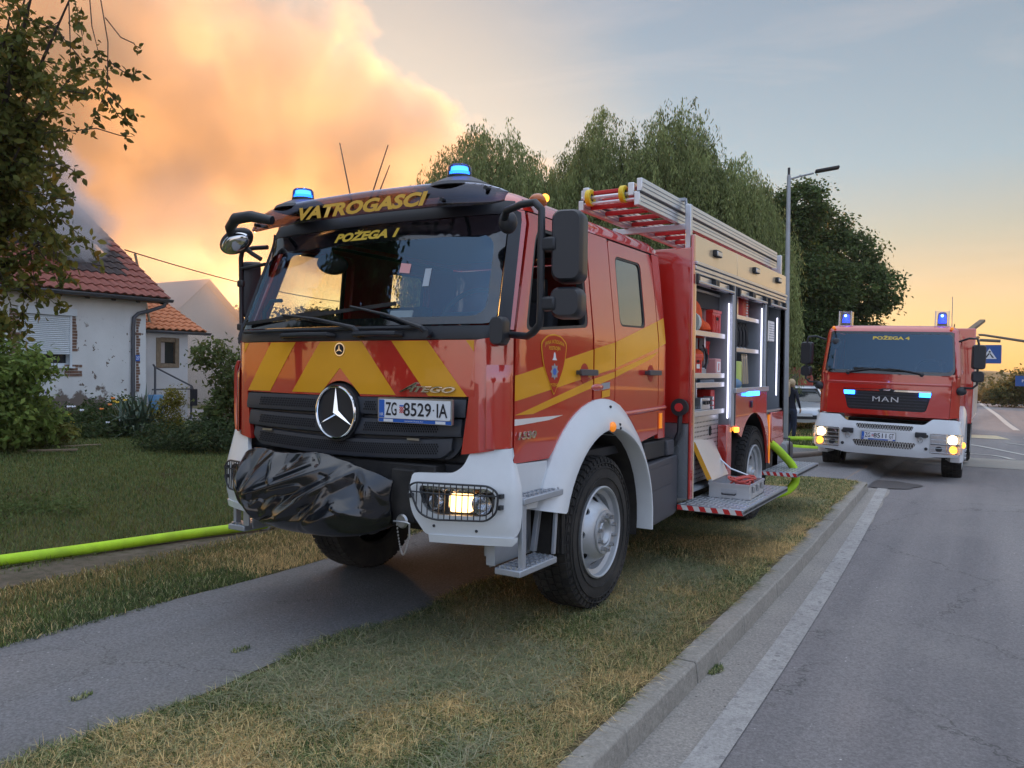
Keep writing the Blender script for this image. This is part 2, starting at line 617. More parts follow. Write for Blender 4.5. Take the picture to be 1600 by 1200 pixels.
def roof_mesh(P, v0, v1, W, umax, off=0.0, nu=90, nv=12):
    """ring of skin from v0 up to v1 closed by a flat cap"""
    us = [umax * (-1 + 2 * i / nu) for i in range(nu)]
    mb = MB()
    V = []
    for j in range(nv + 1):
        for u in us:
            V.append(P(u, v0 + (v1 - v0) * j / nv, off))
    F = []
    for j in range(nv):
        for i in range(nu):
            F.append((j * nu + i, j * nu + (i + 1) % nu, (j + 1) * nu + (i + 1) % nu, (j + 1) * nu + i))
    F.append(tuple(nv * nu + i for i in range(nu)))
    mb.add(V, F)
    return mb.mesh('roof', 40)

_wc = {}

def wheel_meshes(R, wd, rimr, front=True, detail=True):
    key = (R, wd, rimr, front, detail)
    if key in _wc: return _wc[key]
    # tyre in local frame: axle along +X outward, outer sidewall at x=0
    t = MB()
    so = rimr + 0.005
    prof = [(-0.035, so), (-0.012, so + 0.012), (-0.004, so + 0.03), (0.004, so + (R - so) * 0.35), (0.006, so + (R - so) * 0.55), (-0.002, R - 0.065), (-0.012, R - 0.04),
            (-0.02, R - 0.022), (-0.045, R - 0.012), (-wd + 0.045, R - 0.012), (-wd + 0.02, R - 0.022), (-wd + 0.002, R - 0.06), (-wd - 0.004, so + (R - so) * 0.5), (-wd + 0.01, so + 0.02), (-wd + 0.04, so)]
    t.lathe(prof, axis='X', n=64)
    for k in (0.30, 0.62, 0.78):      # raised rings on the sidewall
        rr = so + (R - so) * k
        t.lathe([(0.0, rr - 0.004), (0.0105, rr - 0.002), (0.0105, rr + 0.002), (0.0, rr + 0.004)], axis='X', n=64)
    tr = MB()
    if detail:
        n = 54
        for row in range(5):
            x0 = -0.012 - row * (wd - 0.02) / 5
            x1 = x0 - (wd - 0.02) / 5 + 0.011
            for i in range(n):
                a0 = 2 * PI * (i + (row % 2) * 0.5) / n
                a1 = a0 + 2 * PI / n * (0.68 if row in (0, 4) else 0.78)
                sk = 0.012
                vs = []
                ra, rb = R - 0.03, R
                for rr in (ra, rb):
                    for (xx, aa) in ((x0, a0), (x1, a0 + sk), (x1, a1 + sk), (x0, a1)):
                        q = rr - (0.008 if (row == 0 and xx == x0) or (row == 4 and xx == x1) else 0)
                        vs.append((xx, q * math.cos(aa), q * math.sin(aa)))
                tr.add(vs, [(4, 5, 6, 7), (0, 1, 5, 4), (1, 2, 6, 5), (2, 3, 7, 6), (3, 0, 4, 7)])
                if row in (0,):   # shoulder lugs running down the sidewall
                    vs = []
                    for aa in (a0, a1 - 0.01):
                        for (xx, rr) in ((-0.004, R - 0.075), (0.006, R - 0.066), (-0.006, R - 0.02), (-0.02, R - 0.03)):
                            vs.append((xx, rr * math.cos(aa), rr * math.sin(aa)))
                    tr.add(vs, [(0, 1, 2, 3), (7, 6, 5, 4), (0, 4, 5, 1), (1, 5, 6, 2), (2, 6, 7, 3)])
    # rim
    ri = MB()
    depth = 0.035 if front else 0.15
    ri.lathe([(-0.035, so + 0.002), (0.002, so + 0.006), (0.008, so - 0.004), (0.0, so - 0.014), (-0.03, so - 0.02), (-0.045, rimr - 0.045), (-wd * 0.8, rimr - 0.05)], axis='X', n=64)
    ro, rin = rimr - 0.042, 0.15

    def X(rr):
        if front:
            k = (ro - rr) / (ro - rin)
            k = min(max(k, 0.0), 1.0)
            return -0.085 + 0.105 * (k * k * (3 - 2 * k)) if rr > rin else 0.02
        k = min(max((ro - rr) / (ro - rin), 0.0), 1.0)
        return -0.06 - 0.10 * (k * k * (3 - 2 * k))
    cir = [(ro * math.cos(a), ro * math.sin(a)) for a in [2 * PI * i / 48 for i in range(48)]]
    holes = []
    nh = 8
    hr = (ro + rin) / 2 + 0.012
    for i in range(nh):
        a = 2 * PI * (i + 0.5) / nh
        c, s_ = math.cos(a), math.sin(a)
        q = []
        for j in range(12):
            b = 2 * PI * j / 12
            du, dv = 0.019 * math.cos(b), 0.030 * math.sin(b)
            q.append((c * (hr + du) - s_ * dv, s_ * (hr + du) + c * dv))
        holes.append(q)
    cen = [(0.085 * math.cos(2 * PI * i / 24), 0.085 * math.sin(2 * PI * i / 24)) for i in range(24)]
    disc = panel_mesh('rim_disc', cir, holes + [cen], lambda y, z, d=0.0: (X(math.hypot(y, z)) + d, y, z), 0.03, 0.012)
    hub = MB()
    x0 = X(0.1)
    hub.lathe([(x0 + 0.001, 0.150), (x0 + 0.014, 0.147), (x0 + 0.016, 0.138), (x0 + 0.012, 0.120), (x0 + 0.012, 0.10), (x0 + 0.006, 0.092)], axis='X', n=48)
    if front:
        hub.lathe([(x0 - 0.05, 0.088), (x0 + 0.0, 0.086), (x0 + 0.012, 0.076), (x0 + 0.004, 0.066), (x0 - 0.02, 0.055), (x0 - 0.022, 0.0)], axis='X', n=40)
    else:
        hub.lathe([(x0 - 0.05, 0.088), (x0 + 0.10, 0.085), (x0 + 0.14, 0.07), (x0 + 0.145, 0.045), (x0 + 0.17, 0.04), (x0 + 0.17, 0.0)], axis='X', n=32)
    nuts = MB()
    for i in range(1):
        y, z = 0.0, 0.0
        nuts.lathe([(x0 + 0.01, 0.017), (x0 + 0.016, 0.016), (x0 + 0.03, 0.0135), (x0 + 0.042, 0.0125), (x0 + 0.044, 0.0)], c=(0, y, z), axis='X', n=6)
    back = MB().lathe([(-wd * 0.5, rimr - 0.06), (-wd * 0.5, 0.0)], axis='X', n=32)
    _wc[key] = dict(tyre=t.mesh('tyre'), tread=tr.mesh('tread') if detail else None, rim=ri.mesh('rim'), disc=disc, hub=hub.mesh('hub'), nuts=nuts.mesh('wheel_nut', 25), back=back.mesh('brake_drum'))
    return _wc[key]

def wheel(parent, x, y, z, side, R=0.525, wd=0.30, rimr=0.305, front=True, steer=0.0, detail=True):
    ms = wheel_meshes(R, wd, rimr, front, detail)
    w = mesh_obj('wheel', ms['tyre'], 'rubber', parent, (x, y, z), (rnd.random() * 6, 0, steer + (PI if side < 0 else 0)))
    w.rotation_euler = (0.35, 0, steer + (PI if side < 0 else 0))
    if ms['tread'] is not None:
        mesh_obj('tread', ms['tread'], 'rubber_tread', w)
    r_ = mesh_obj('rim', ms['rim'], 'rim_paint', w)
    mesh_obj('rim_disc', ms['disc'], 'rim_paint', w)
    mesh_obj('hub', ms['hub'], 'rim_paint', w)
    for i in range(10 if detail else 0):
        a = 2 * PI * i / 10
        mesh_obj('wheel_nut', ms['nuts'], 'steel', w, (0, 0.118 * math.cos(a), 0.118 * math.sin(a)))
    mesh_obj('brake_drum', ms['back'], 'chassis', w)
    return w

def star_emblem(parent, P, z, R, off):
    """round emblem: chrome ring with a three-pointed star"""
    bk = [(R * 1.12 * math.cos(a), z + R * 1.12 * math.sin(a)) for a in [2 * PI * i / 40 for i in range(40)]]
    e = panel('emblem', bk, [], P, 'plastic_black', parent, 0.06, 0.05, off)
    mb = MB()
    y0 = P(0, z, off)[1]
    mb2 = MB()
    n = 56
    m = 8
    V = []
    for i in range(n):
        a = 2 * PI * i / n
        for j in range(m):
            b = 2 * PI * j / m
            rr = R + R * 0.055 * math.cos(b)
            V.append((rr * math.cos(a), y0 - 0.008 - R * 0.055 * math.sin(b), z + rr * math.sin(a)))
    F = [(i * m + j, i * m + (j + 1) % m, ((i + 1) % n) * m + (j + 1) % m, ((i + 1) % n) * m + j) for i in range(n) for j in range(m)]
    mb.add(V, F)
    mb.obj('ring', 'chrome', e)
    s = MB()
    for k in range(3):
        a = PI / 2 + 2 * PI * k / 3
        tip = Vector((R * 0.97 * math.cos(a), 0, R * 0.97 * math.sin(a)))
        l_ = Vector((R * 0.13 * math.cos(a - 1.05), 0, R * 0.13 * math.sin(a - 1.05)))
        r2 = Vector((R * 0.13 * math.cos(a + 1.05), 0, R * 0.13 * math.sin(a + 1.05)))
        c = Vector((0, 0, z))
        top = Vector((0, y0 - 0.03, z))
        b = Vector((0, y0 - 0.004, 0))
        s.add([tip + c + b + Vector((0, -0.004, 0)), l_ + c + b, top, r2 + c + b], [(0, 1, 2), (0, 2, 3), (0, 3, 1)])
    s.obj('star', 'chrome', e, smooth=0)
    return e

def beacon(parent, c, r, h, on='beacon_core', hot='beacon_hot'):
    b = MB().lathe([(0, r * 1.0), (0, 0)][::-1] + [(0.0, r), (h * 0.15, r), (h * 0.18, r * 0.96)], c=c, axis='Z', n=28).obj('beacon', 'plastic_black', parent)
    MB().lathe([(h * 0.18, r * 0.97), (h * 0.75, r * 0.94), (h * 0.93, r * 0.82), (h, r * 0.5), (h + 0.003, 0)], c=c, axis='Z', n=28).obj('lens', 'glass_blue', b)
    MB().lathe([(h * 0.20, r * 0.80), (h * 0.45, r * 0.80), (h * 0.47, 0.0)], c=c, axis='Z', n=24).obj('lamp', on, b)
    MB().lathe([(h * 0.48, r * 0.72), (h * 0.80, r * 0.68), (h * 0.84, 0.0)], c=c, axis='Z', n=24).obj('flash_ring', hot, b)
    return b

def number_plate(parent, cx, y, cz, txt, w=0.52, h=0.11, red=True):
    """EU plate: frame, blue band, dark characters; faces -Y"""
    fr = MB().prism(rrect(cx - w / 2 - 0.012, cx + w / 2 + 0.012, cz - h / 2 - 0.026, cz + h / 2 + 0.010, 0.008), 'Y', y, y - 0.014).obj('number_plate', 'steel', parent)
    MB().b2(cx - w / 2 - 0.004, cx + w / 2 + 0.004, y - 0.0148, y - 0.010, cz - h / 2 - 0.023, cz - h / 2 - 0.003).obj('frame_strip', 'plate_blue', fr)
    MB().prism(rrect(cx - w / 2, cx + w / 2, cz - h / 2, cz + h / 2, 0.008), 'Y', y - 0.01, y - 0.019).obj('plate_face', 'plate_white', fr)
    MB().prism(rrect(cx - w / 2 + 0.002, cx - w / 2 + 0.043, cz - h / 2 + 0.002, cz + h / 2 - 0.002, 0.005), 'Y', y - 0.015, y - 0.0205).obj('country_band', 'plate_blue', fr)
    ch = plane_chart((cx, y - 0.0215, cz), (1, 0, 0), (0, 0, 1))
    at = lambda dx, dz=0: (lambda u, v, d=0.0: ch(u + dx, v + dz, d))
    a, b, c = txt
    text_on('lettering', a, 0.083, 0.078, at(-0.165), 'print_black', fr, bold=0.012)
    text_on('lettering', b, 0.20, 0.078, at(0.028), 'print_black', fr, bold=0.012)
    text_on('lettering', c, 0.075, 0.078, at(0.205), 'print_black', fr, bold=0.012)
    text_on('lettering', 'HR', 0.026, 0.018, at(-w / 2 + 0.023, -0.034), 'plate_white', fr)
    cr = MB()
    for i in range(5):          # checkered crest between the groups
        for j in range(5):
            if (i + j) % 2 == 0:
                cr.b2(cx - 0.102 + i * 0.006, cx - 0.096 + i * 0.006, y - 0.0215, y - 0.0195, cz - 0.022 + j * 0.007, cz - 0.015 + j * 0.007)
    cr.obj('crest', 'print_red', fr, smooth=0)
    MB().b2(cx - 0.102, cx - 0.072, y - 0.0215, y - 0.0195, cz + 0.016, cz + 0.024).obj('crest_crown', 'plate_blue', fr, smooth=0)
    tx = at(0, -h / 2 - 0.014)
    text_on('lettering', 'www.hvz.hr', 0.14, 0.009, lambda u, v, d=0.0: (cx + u, y - 0.0155, cz - h / 2 - 0.013 + v), 'plate_white', fr)
    for sx in (-1, 1):
        MB().b2(cx + sx * 0.19 - 0.035, cx + sx * 0.19 + 0.035, y - 0.0165, y - 0.014, cz - h / 2 - 0.022, cz - h / 2 - 0.006).obj('frame_tab', 'plate_white', fr, smooth=0)
    return fr

def mirror_head(parent, x0, x1, y, z0, z1, d=0.10, m='plastic_black', rot=0.0, r=0.05, name='mirror'):
    """mirror housing standing across the cab side: shell towards the front, glass behind"""
    cx, cz = (x0 + x1) / 2, (z0 + z1) / 2
    w, h = x1 - x0, z1 - z0
    mb = MB()
    V = []
    ol = rrect(-w / 2, w / 2, -h / 2, h / 2, r, 5)
    n = len(ol)
    rings = [(0.0, 1.0), (-d * 0.6, 0.985), (-d * 0.85, 0.93), (-d, 0.80)]
    for (yy, k) in rings:
        V += [(p[0] * k, yy, p[1] * (1 - (1 - k) * w / h)) for p in ol]
    F = [(j * n + i, j * n + (i + 1) % n, (j + 1) * n + (i + 1) % n, (j + 1) * n + i) for j in range(len(rings) - 1) for i in range(n)]
    F.append(tuple(range(3 * n, 4 * n)))
    F.append(tuple(range(n - 1, -1, -1)))
    mb.add(V, F)
    o = mb.obj(name, m, parent, smooth=50, loc=(cx, y, cz), rot=(0, 0, rot))
    g = MB().prism(rrect(-w / 2 + 0.012, w / 2 - 0.012, -h / 2 + 0.012, h / 2 - 0.012, r * 0.8), 'Y', 0.0, 0.004).obj('mirror_glass', 'mirror_glass', o)
    return o

# -- fire engine on the verge
T1 = empty('fire_engine', (0, 1.4, 0), 0.0, 'large red fire engine with yellow stripes and open equipment lockers, parked across the footpath', 'fire engine', 'fire engines')
T1.location = (0, 0, 0)

def build_truck1():
    T = T1
    W, L = 1.13, 2.72
    P = cab_chart(W, L, 1.85, 2.52, 0.20, 0.07, 0.25, r=0.22, bow=0.065)
    U = P.U
    US = 1.19           # front edge of the door
    VT = 2.52 + 0.2 * PI / 2

    # ---- roof shell
    mesh_obj('roof', roof_mesh(P, 2.585, VT + 0.55, W, P.UR, 0.0), 'paint_red', T)
    # ---- rear wall of the cab and rear corners
    for s in (1, -1):
        ol = [(s * U(2.60), 1.10), (s * P.UR, 1.10), (s * P.UR, 2.58), (s * U(2.60), 2.58)]
        if s < 0: ol = ol[::-1]
        panel('rear_wall', ol, [], P, 'paint_red', T, 0.12, 0.02)
    # ---- dark inner shell seen in the joints, and the trim round the openings
    yF0, yF1 = 0.218, 1.235      # front door
    yR0, yR1 = 1.60, 2.44        # rear door
    wc, wr = 1.36, 0.93
    a_low = [(y, z) for (y, z) in arc(wc, 0.525, 0.90, 138, 46, 22)]       # along the wheel arch, front to rear

    def ps(pts, s):      # (y,z) -> chart
        q = [(s * U(y), z) for y, z in pts]
        return q if s > 0 else q[::-1]

    fwin = roundpoly([(0.33, 1.86), (1.17, 1.92), (1.165, 2.50), (0.335, 2.50)], [0.05, 0.06, 0.08, 0.12])
    rwin = roundpoly([(1.70, 1.955), (2.19, 1.965), (2.19, 2.47), (1.70, 2.47)], 0.06)
    for s in (1, -1):
        fd = [(yF0 + 0.006, 1.10), (0.62, 1.095)] + [(y, z) for y, z in arc(wc, 0.525, 0.915, 138, 99, 10)] + [(yF1, 2.575), (yF0 + 0.02, 2.575)]
        door = panel('door', ps(fd, s), [ps(fwin, s)], P, 'paint_red', T, 0.07, 0.035, label='front cab door with its window lowered' if s > 0 else None)
        # middle pillar between the doors
        mp = [(yF1 + 0.012, 1.44)] + [(y, z) for y, z in arc(wc, 0.525, 0.915, 97, 75, 6)] + [(yR0 - 0.012, 1.42), (yR0 - 0.012, 2.578), (yF1 + 0.012, 2.578)]
        panel('pillar', ps(mp, s), [], P, 'paint_red', T, 0.08, 0.03)
        rd = [(yR0, 1.41)] + [(y, z) for y, z in arc(wc, 0.525, 0.915, 73, 38, 9)] + [(2.10, 1.09), (yR1, 1.13), (yR1, 2.50), (yR1 - 0.05, 2.57), (yR0 + 0.02, 2.57), (yR0, 2.55)]
        rdoor = panel('door', ps(rd, s), [ps(rwin, s)], P, 'paint_red', T, 0.07, 0.035, label='rear crew door with closed window' if s > 0 else None)
        rp = [(yR1 + 0.012, 1.09), (2.601, 1.09), (2.601, 2.578), (yR1 + 0.012, 2.578)]
        panel('rear_quarter', ps(rp, s), [], P, 'paint_red', T, 0.08, 0.03)
        # inner dark frame behind the joints, windows cut out
        ins = [(yF0, 1.12), (0.62, 1.12)] + [(y, z) for y, z in arc(wc, 0.525, 0.93, 138, 40, 14)] + [(2.12, 1.11), (2.60, 1.11), (2.60, 2.57), (yF0, 2.57)]
        fwin2 = roundpoly([(0.30, 1.84), (1.20, 1.89), (1.195, 2.52), (0.31, 2.52)], 0.06)
        rwin2 = roundpoly([(1.675, 1.93), (2.215, 1.94), (2.215, 2.49), (1.675, 2.49)], 0.05)
        panel('door_lining', ps(ins, s), [ps(fwin2, s), ps(rwin2, s)], P, 'paint_red_inner' if s < 0 else 'plastic_dark', T, 0.12, 0.03, -0.05)
        panel('drip_seal', ps([(yF0, 2.565), (2.60, 2.565), (2.60, 2.60), (yF0, 2.60)], s), [], P, 'plastic_black', T, 0.12, 0.02, -0.012)
        # rubber window frames and glass
        for (wn, ins_) in ((fwin, 0), (rwin, 1)):
            big = ps(wn, s)
            cx = sum(p[0] for p in wn) / len(wn); cz = sum(p[1] for p in wn) / len(wn)
            small = ps([(cx + (y - cx) * 0.93, cz + (z - cz) * 0.94) for y, z in wn], s)
            panel('window_seal', big, [small], P, 'plastic_black', rdoor if ins_ else door, 0.08, 0.02, -0.004)
            if ins_ or s < 0:
                panel('window_pane', small if True else big, [], P, 'glass_dark' if s > 0 else 'glass', rdoor if ins_ else door, 0.10, 0.004, -0.012)
        # door handle with recess
        for (d_, y0) in ((door, 0.965), (rdoor, 2.145)):
            rec = [(s * U(y0 + 0.13 + 0.062 * math.cos(a)), 1.615 + 0.066 * math.sin(a)) for a in [2 * PI * i / 20 for i in range(20)]]
            if s < 0: rec = rec[::-1]
            panel('handle_recess', rec, [], P, 'paint_red_inner', d_, 0.05, 0.002, 0.003)
            a_ = Vector(P(s * U(y0), 1.628, 0.0)); b_ = Vector(P(s * U(y0 + 0.25), 1.628, 0.0))
            h = MB()
            o1 = Vector((s * 0.04, 0, 0))
            h.prism(roundpoly([(a_.y, 1.60), (b_.y, 1.60), (b_.y, 1.638), (a_.y, 1.642)], 0.012), 'X', a_.x + s * 0.028, a_.x + s * 0.05)
            h.b2(min(a_.x, a_.x + s * 0.04), max(a_.x, a_.x + s * 0.04), b_.y - 0.05, b_.y - 0.01, 1.606, 1.634)
            h.b2(min(a_.x, a_.x + s * 0.04), max(a_.x, a_.x + s * 0.04), a_.y + 0.01, a_.y + 0.03, 1.606, 1.634)
            h.obj('door_handle', 'plastic_grey', d_, bev=0.004)
        # A pillar, red strip between glass and door
        ap = [(s * 1.135, 1.86), (s * 1.183, 1.86), (s * 1.183, 2.58), (s * 1.125, 2.58)]
        panel('front_pillar', ap if s > 0 else ap[::-1], [], P, 'paint_red', T, 0.07, 0.02, 0.0)
        wd_ = [(s * 1.075, 1.80), (s * 1.150, 1.80), (s * 1.140, 2.56), (s * 1.070, 2.585)]
        panel('pillar_trim', wd_ if s > 0 else wd_[::-1], [], P, 'plastic_black', T, 0.05, 0.03, 0.016)
        # lower front corner panel
        cp = [(s * 0.962, 1.800), (s * 1.183, 1.835), (s * 1.183, 1.195), (s * 0.872, 1.150)]
        cpo = panel('corner_panel', cp if s < 0 else cp[::-1][::-1][::-1], [], P, 'paint_red', T, 0.05, 0.03, 0.0)
        # raised air duct on the corner panel
        V = []; nn = 14
        duct = MB()
        for i in range(nn + 1):
            v = 1.19 + (1.66 - 1.19) * i / nn
            for j in range(9):
                u = 1.02 + 0.158 * j / 8
                top = max(0.0, min(1.0, (1.64 + 0.02 * (j / 8) - v) / 0.05))
                o_ = 0.002 + 0.020 * math.sin(PI * min(1, max(0, (j + 0.6) / 8.5))) ** 0.5 * top
                V.append(P(s * u, v, o_))
        duct.add(V, [(i * 9 + j, i * 9 + j + 1, (i + 1) * 9 + j + 1, (i + 1) * 9 + j) for i in range(nn) for j in range(8)])
        duct.obj('air_deflector', 'paint_red', cpo, smooth=60)
        # stripes on the corner and door
        if s > 0:
            def stripe(pts, m='film_yellow', par=T):
                # keep clockwise order in the chart irrelevant: the sheet is thin and closed
                panel('stripe', ps(pts, 1), [], P, m, par, 0.06, 0.0015, 0.0022)
            stripe([(0.226, 1.455), (1.229, 1.600), (1.229, 1.775), (0.226, 1.600)], par=door)
            stripe([(0.226, 1.375), (0.42, 1.375), (1.229, 1.520), (1.229, 1.575)], par=door)
            stripe([(1.25, 1.602), (1.585, 1.650), (1.585, 1.835), (1.25, 1.780)])
            stripe([(1.25, 1.524), (1.585, 1.585), (1.585, 1.627), (1.25, 1.578)])
            stripe([(1.603, 1.655), (2.435, 1.82), (2.435, 2.03), (1.603, 1.84)], par=rdoor)
            stripe([(1.603, 1.588), (2.30, 1.735), (2.435, 1.79), (1.603, 1.632)], par=rdoor)
            stripe([(2.455, 1.83), (2.598, 1.86), (2.598, 2.07), (2.455, 2.035)])
            stripe([(0.226, 1.315), (0.62, 1.330), (0.80, 1.352), (0.226, 1.352)], 'film_white', door)
            # lower ridge along the rear door
            rg = MB(); V = []
            for i in range(13):
                y = 1.61 + (2.60 - 1.61) * i / 12
                for (dz, o_) in ((-0.02, 0.0), (-0.003, 0.012), (0.006, 0.013), (0.018, 0.0)):
                    V.append(P(U(y), 1.315 + 0.02 * i / 12 + dz, o_ + 0.001))
            rg.add(V, [(i * 4 + j, i * 4 + j + 1, i * 4 + j + 5, i * 4 + j + 4) for i in range(12) for j in range(3)])
            rg.obj('body_crease', 'paint_red', rdoor, smooth=60)
            # crest sticker on the door
            sh = roundpoly([(0.50, 1.80), (0.58, 1.845), (0.67, 1.855), (0.76, 1.845), (0.84, 1.80), (0.81, 1.66), (0.67, 1.475), (0.53, 1.66)], [0.03, 0.03, 0.03, 0.03, 0.03, 0.08, 0.02, 0.08])
            cst = panel('crest', ps(sh, 1), [], P, 'film_yellow', door, 0.05, 0.001, 0.0045)
            ins2 = [(0.67 + (y - 0.67) * 0.93, 1.68 + (z - 1.68) * 0.955) for y, z in sh]
            panel('crest_field', ps(ins2, 1), [], P, 'paint_red', cst, 0.05, 0.001, 0.006)
            D = lambda cy_, cz_: (lambda u, v, d=0.0: P(U(cy_ + u), cz_ + v, 0.0085 + d))
            text_on('lettering', 'JAVNA VATROGASNA', 0.25, 0.030, lambda u, v, d=0.0: P(U(0.67 + u), 1.805 + v - 1.1 * u * u, 0.0085), 'film_yellow', cst, bold=0.02)
            text_on('lettering', 'POSTROJBA', 0.15, 0.030, D(0.67, 1.765), 'film_yellow', cst, bold=0.02)
            text_on('lettering', 'POŽEGA', 0.10, 0.022, lambda u, v, d=0.0: P(U(0.67 + u), 1.545 + v + 1.5 * u * u, 0.0085), 'film_yellow', cst, bold=0.02)
            star = []
            for i in range(16):
                a = 2 * PI * i / 16
                rr = 0.052 if i % 2 == 0 else 0.036
                star.append((0.67 + rr * math.cos(a), 1.625 + rr * math.sin(a)))
            panel('crest_emblem', ps(star, 1), [], P, 'print_grey', cst, 0.03, 0.001, 0.0085)
            panel('crest_centre', ps([(0.67 + 0.022 * math.cos(2 * PI * i / 12), 1.625 + 0.022 * math.sin(2 * PI * i / 12)) for i in range(12)], 1), [], P, 'plate_blue', cst, 0.03, 0.001, 0.010)
            panel('crest_emblem', ps([(0.640, 1.695), (0.700, 1.695), (0.685, 1.71), (0.680, 1.735), (0.67, 1.745), (0.66, 1.735), (0.655, 1.71)], 1), [], P, 'plate_white', cst, 0.03, 0.001, 0.0085)
            # model number on the door
            text_on('lettering', '1530', 0.20, 0.046, D(0.345, 1.255), 'chrome', door, bold=0.02, thick=0.006, shear=0.2)
            # small labels at the rear of the front door and side markers
            panel('label', ps([(1.36, 1.50), (1.50, 1.51), (1.50, 1.555), (1.36, 1.545)], 1), [], P, 'print_grey', T, 0.05, 0.001, 0.004)
            panel('label', ps([(1.37, 1.445), (1.50, 1.455), (1.50, 1.502), (1.37, 1.492)], 1), [], P, 'film_yellow', T, 0.05, 0.001, 0.004)
            panel('side_reflector', ps([(2.475, 1.17), (2.52, 1.172), (2.52, 1.295), (2.475, 1.292)], 1), [], P, 'amber_lens', T, 0.05, 0.008, 0.009)
            # door bump at the seam
            MB().sphere(P(U(1.30), 1.52, 0.0), 0.05, sc=(0.35, 2.0, 0.5)).obj('door_catch_cover', 'paint_red', T)
    # ---- front panel with chevrons
    arcb = [(x, 1.36 + z) for x, z in arc(0, 0, 0.196, 148, 32, 12)]
    fp = [(-0.95, 1.472)] + [(x, z) for x, z in arcb] + [(0.95, 1.478), (0.957, 1.80), (-0.957, 1.80)]
    fpan = panel('front_panel', fp, [], P, 'paint_red', T, 0.06, 0.03, 0.0)
    # chevron stripes leaning to the middle
    zb, zt = 1.478, 1.797
    dx = (zt - zb) / math.tan(math.radians(51))

    def chev(xb0, xb1, s):
        """stripe from bottom edge range to the top, leaning to the centre; clipped at the panel edge"""
        pts = [(xb0, zb), (xb1, zb), (xb1 - dx, zt), (xb0 - dx, zt)]
        out = []
        lim = 0.948
        # clip x<=lim
        for i in range(4):
            a, b = pts[i], pts[(i + 1) % 4]
            if a[0] <= lim: out.append(a)
            if (a[0] <= lim) != (b[0] <= lim):
                t = (lim - a[0]) / (b[0] - a[0])
                out.append((lim, a[1] + (b[1] - a[1]) * t))
        q = [(s * x, z) for x, z in out]
        panel('stripe', q if s > 0 else q[::-1], [], P, 'film_yellow', fpan, 0.05, 0.0015, 0.0022)
    for s in (1, -1):
        chev(0.655, 0.905, s)
        chev(1.155, 1.40, s)
    # middle chevron: a wide inverted V
    apex_in = 1.605
    vpts = [(-0.43, zb), (-0.160, zb), (0.0, 1.475 + 0.16), (0.160, zb), (0.43, zb), (0.43 - dx, zt), (-(0.43 - dx), zt)]
    panel('stripe', vpts, [], P, 'film_yellow', fpan, 0.05, 0.0015, 0.0022)
    # small round badge near the top and chrome model lettering
    b2_ = panel('badge', [(0.042 * math.cos(2 * PI * i / 24), 1.748 + 0.042 * math.sin(2 * PI * i / 24)) for i in range(24)], [], P, 'chrome', fpan, 0.04, 0.006, 0.008)
    panel('badge_field', [(0.034 * math.cos(2 * PI * i / 24), 1.748 + 0.034 * math.sin(2 * PI * i / 24)) for i in range(24)], [], P, 'print_black', b2_, 0.04, 0.001, 0.010)
    for k in range(3):
        a = PI / 2 + 2 * PI * k / 3
        panel('badge_star', [(0.032 * math.cos(a), 1.748 + 0.032 * math.sin(a)), (0.006 * math.cos(a + 1.2), 1.748 + 0.006 * math.sin(a + 1.2)), (0.006 * math.cos(a - 1.2), 1.748 + 0.006 * math.sin(a - 1.2))], [], P, 'chrome', b2_, 0.04, 0.001, 0.012)
    text_on('lettering', 'A', 0.13, 0.058, lambda u, v, d=0.0: P(0.525 + u, 1.527 + v, 0.003 + d), 'chrome', fpan, thick=0.010, bold=0.02, shear=0.9)
    text_on('lettering', 'TEGO', 0.27, 0.036, lambda u, v, d=0.0: P(0.70 + u, 1.516 + v, 0.003 + d), 'chrome', fpan, thick=0.010, bold=0.03, shear=0.35)

    # ---- grille: backing, three louvres with perforations
    gr = roundpoly([(-0.925, 1.466), (0.925, 1.470), (0.862, 1.19), (0.80, 1.115), (0.0, 1.082), (-0.80, 1.115), (-0.862, 1.19)], [0.01, 0.01, 0.05, 0.09, 0.4, 0.09, 0.05])
    g = panel('grille', gr, [], P, 'grille_plastic', T, 0.08, 0.03, -0.030)
    rows = [(1.352, 1.464), (1.232, 1.340), (1.098, 1.218)]
    holes = MB()
    for ri_, (z0, z1) in enumerate(rows):
        sl = MB(); V = []
        nx = 44
        prof = [(0.0, -0.022), (0.08, 0.010), (0.30, 0.014), (0.80, 0.004), (0.97, 0.0), (1.0, -0.016), (0.97, -0.026)]
        for i in range(nx + 1):
            t = -1 + 2 * i / nx
            sag = -0.030 * (1 - t * t) * (ri_ * 0.5) + 0.022 * ri_ * 0.5
            hw_ = 0.915 - (1.466 - (z0 + z1) / 2) * 0.22
            if ri_ == 2: hw_ -= 0.03
            x = t * hw_
            end = min(1.0, (1 - abs(t)) * 14)
            zz0, zz1 = z0 + sag, z1 + sag
            if ri_ == 2:
                zz0 += (1 - end) * 0.05
            for (k, o_) in prof:
                V.append(P(x, zz0 + (zz1 - zz0) * k, o_))
        m_ = len(prof)
        sl.add(V, [(i * m_ + j, i * m_ + (j + 1) % m_, (i + 1) * m_ + (j + 1) % m_, (i + 1) * m_ + j) for i in range(nx) for j in range(m_)])
        sl.obj('louvre', 'grille_plastic', g, smooth=50)
        # perforation fields: small hexagonal cups standing in the louvre face
        pitch = 0.0165
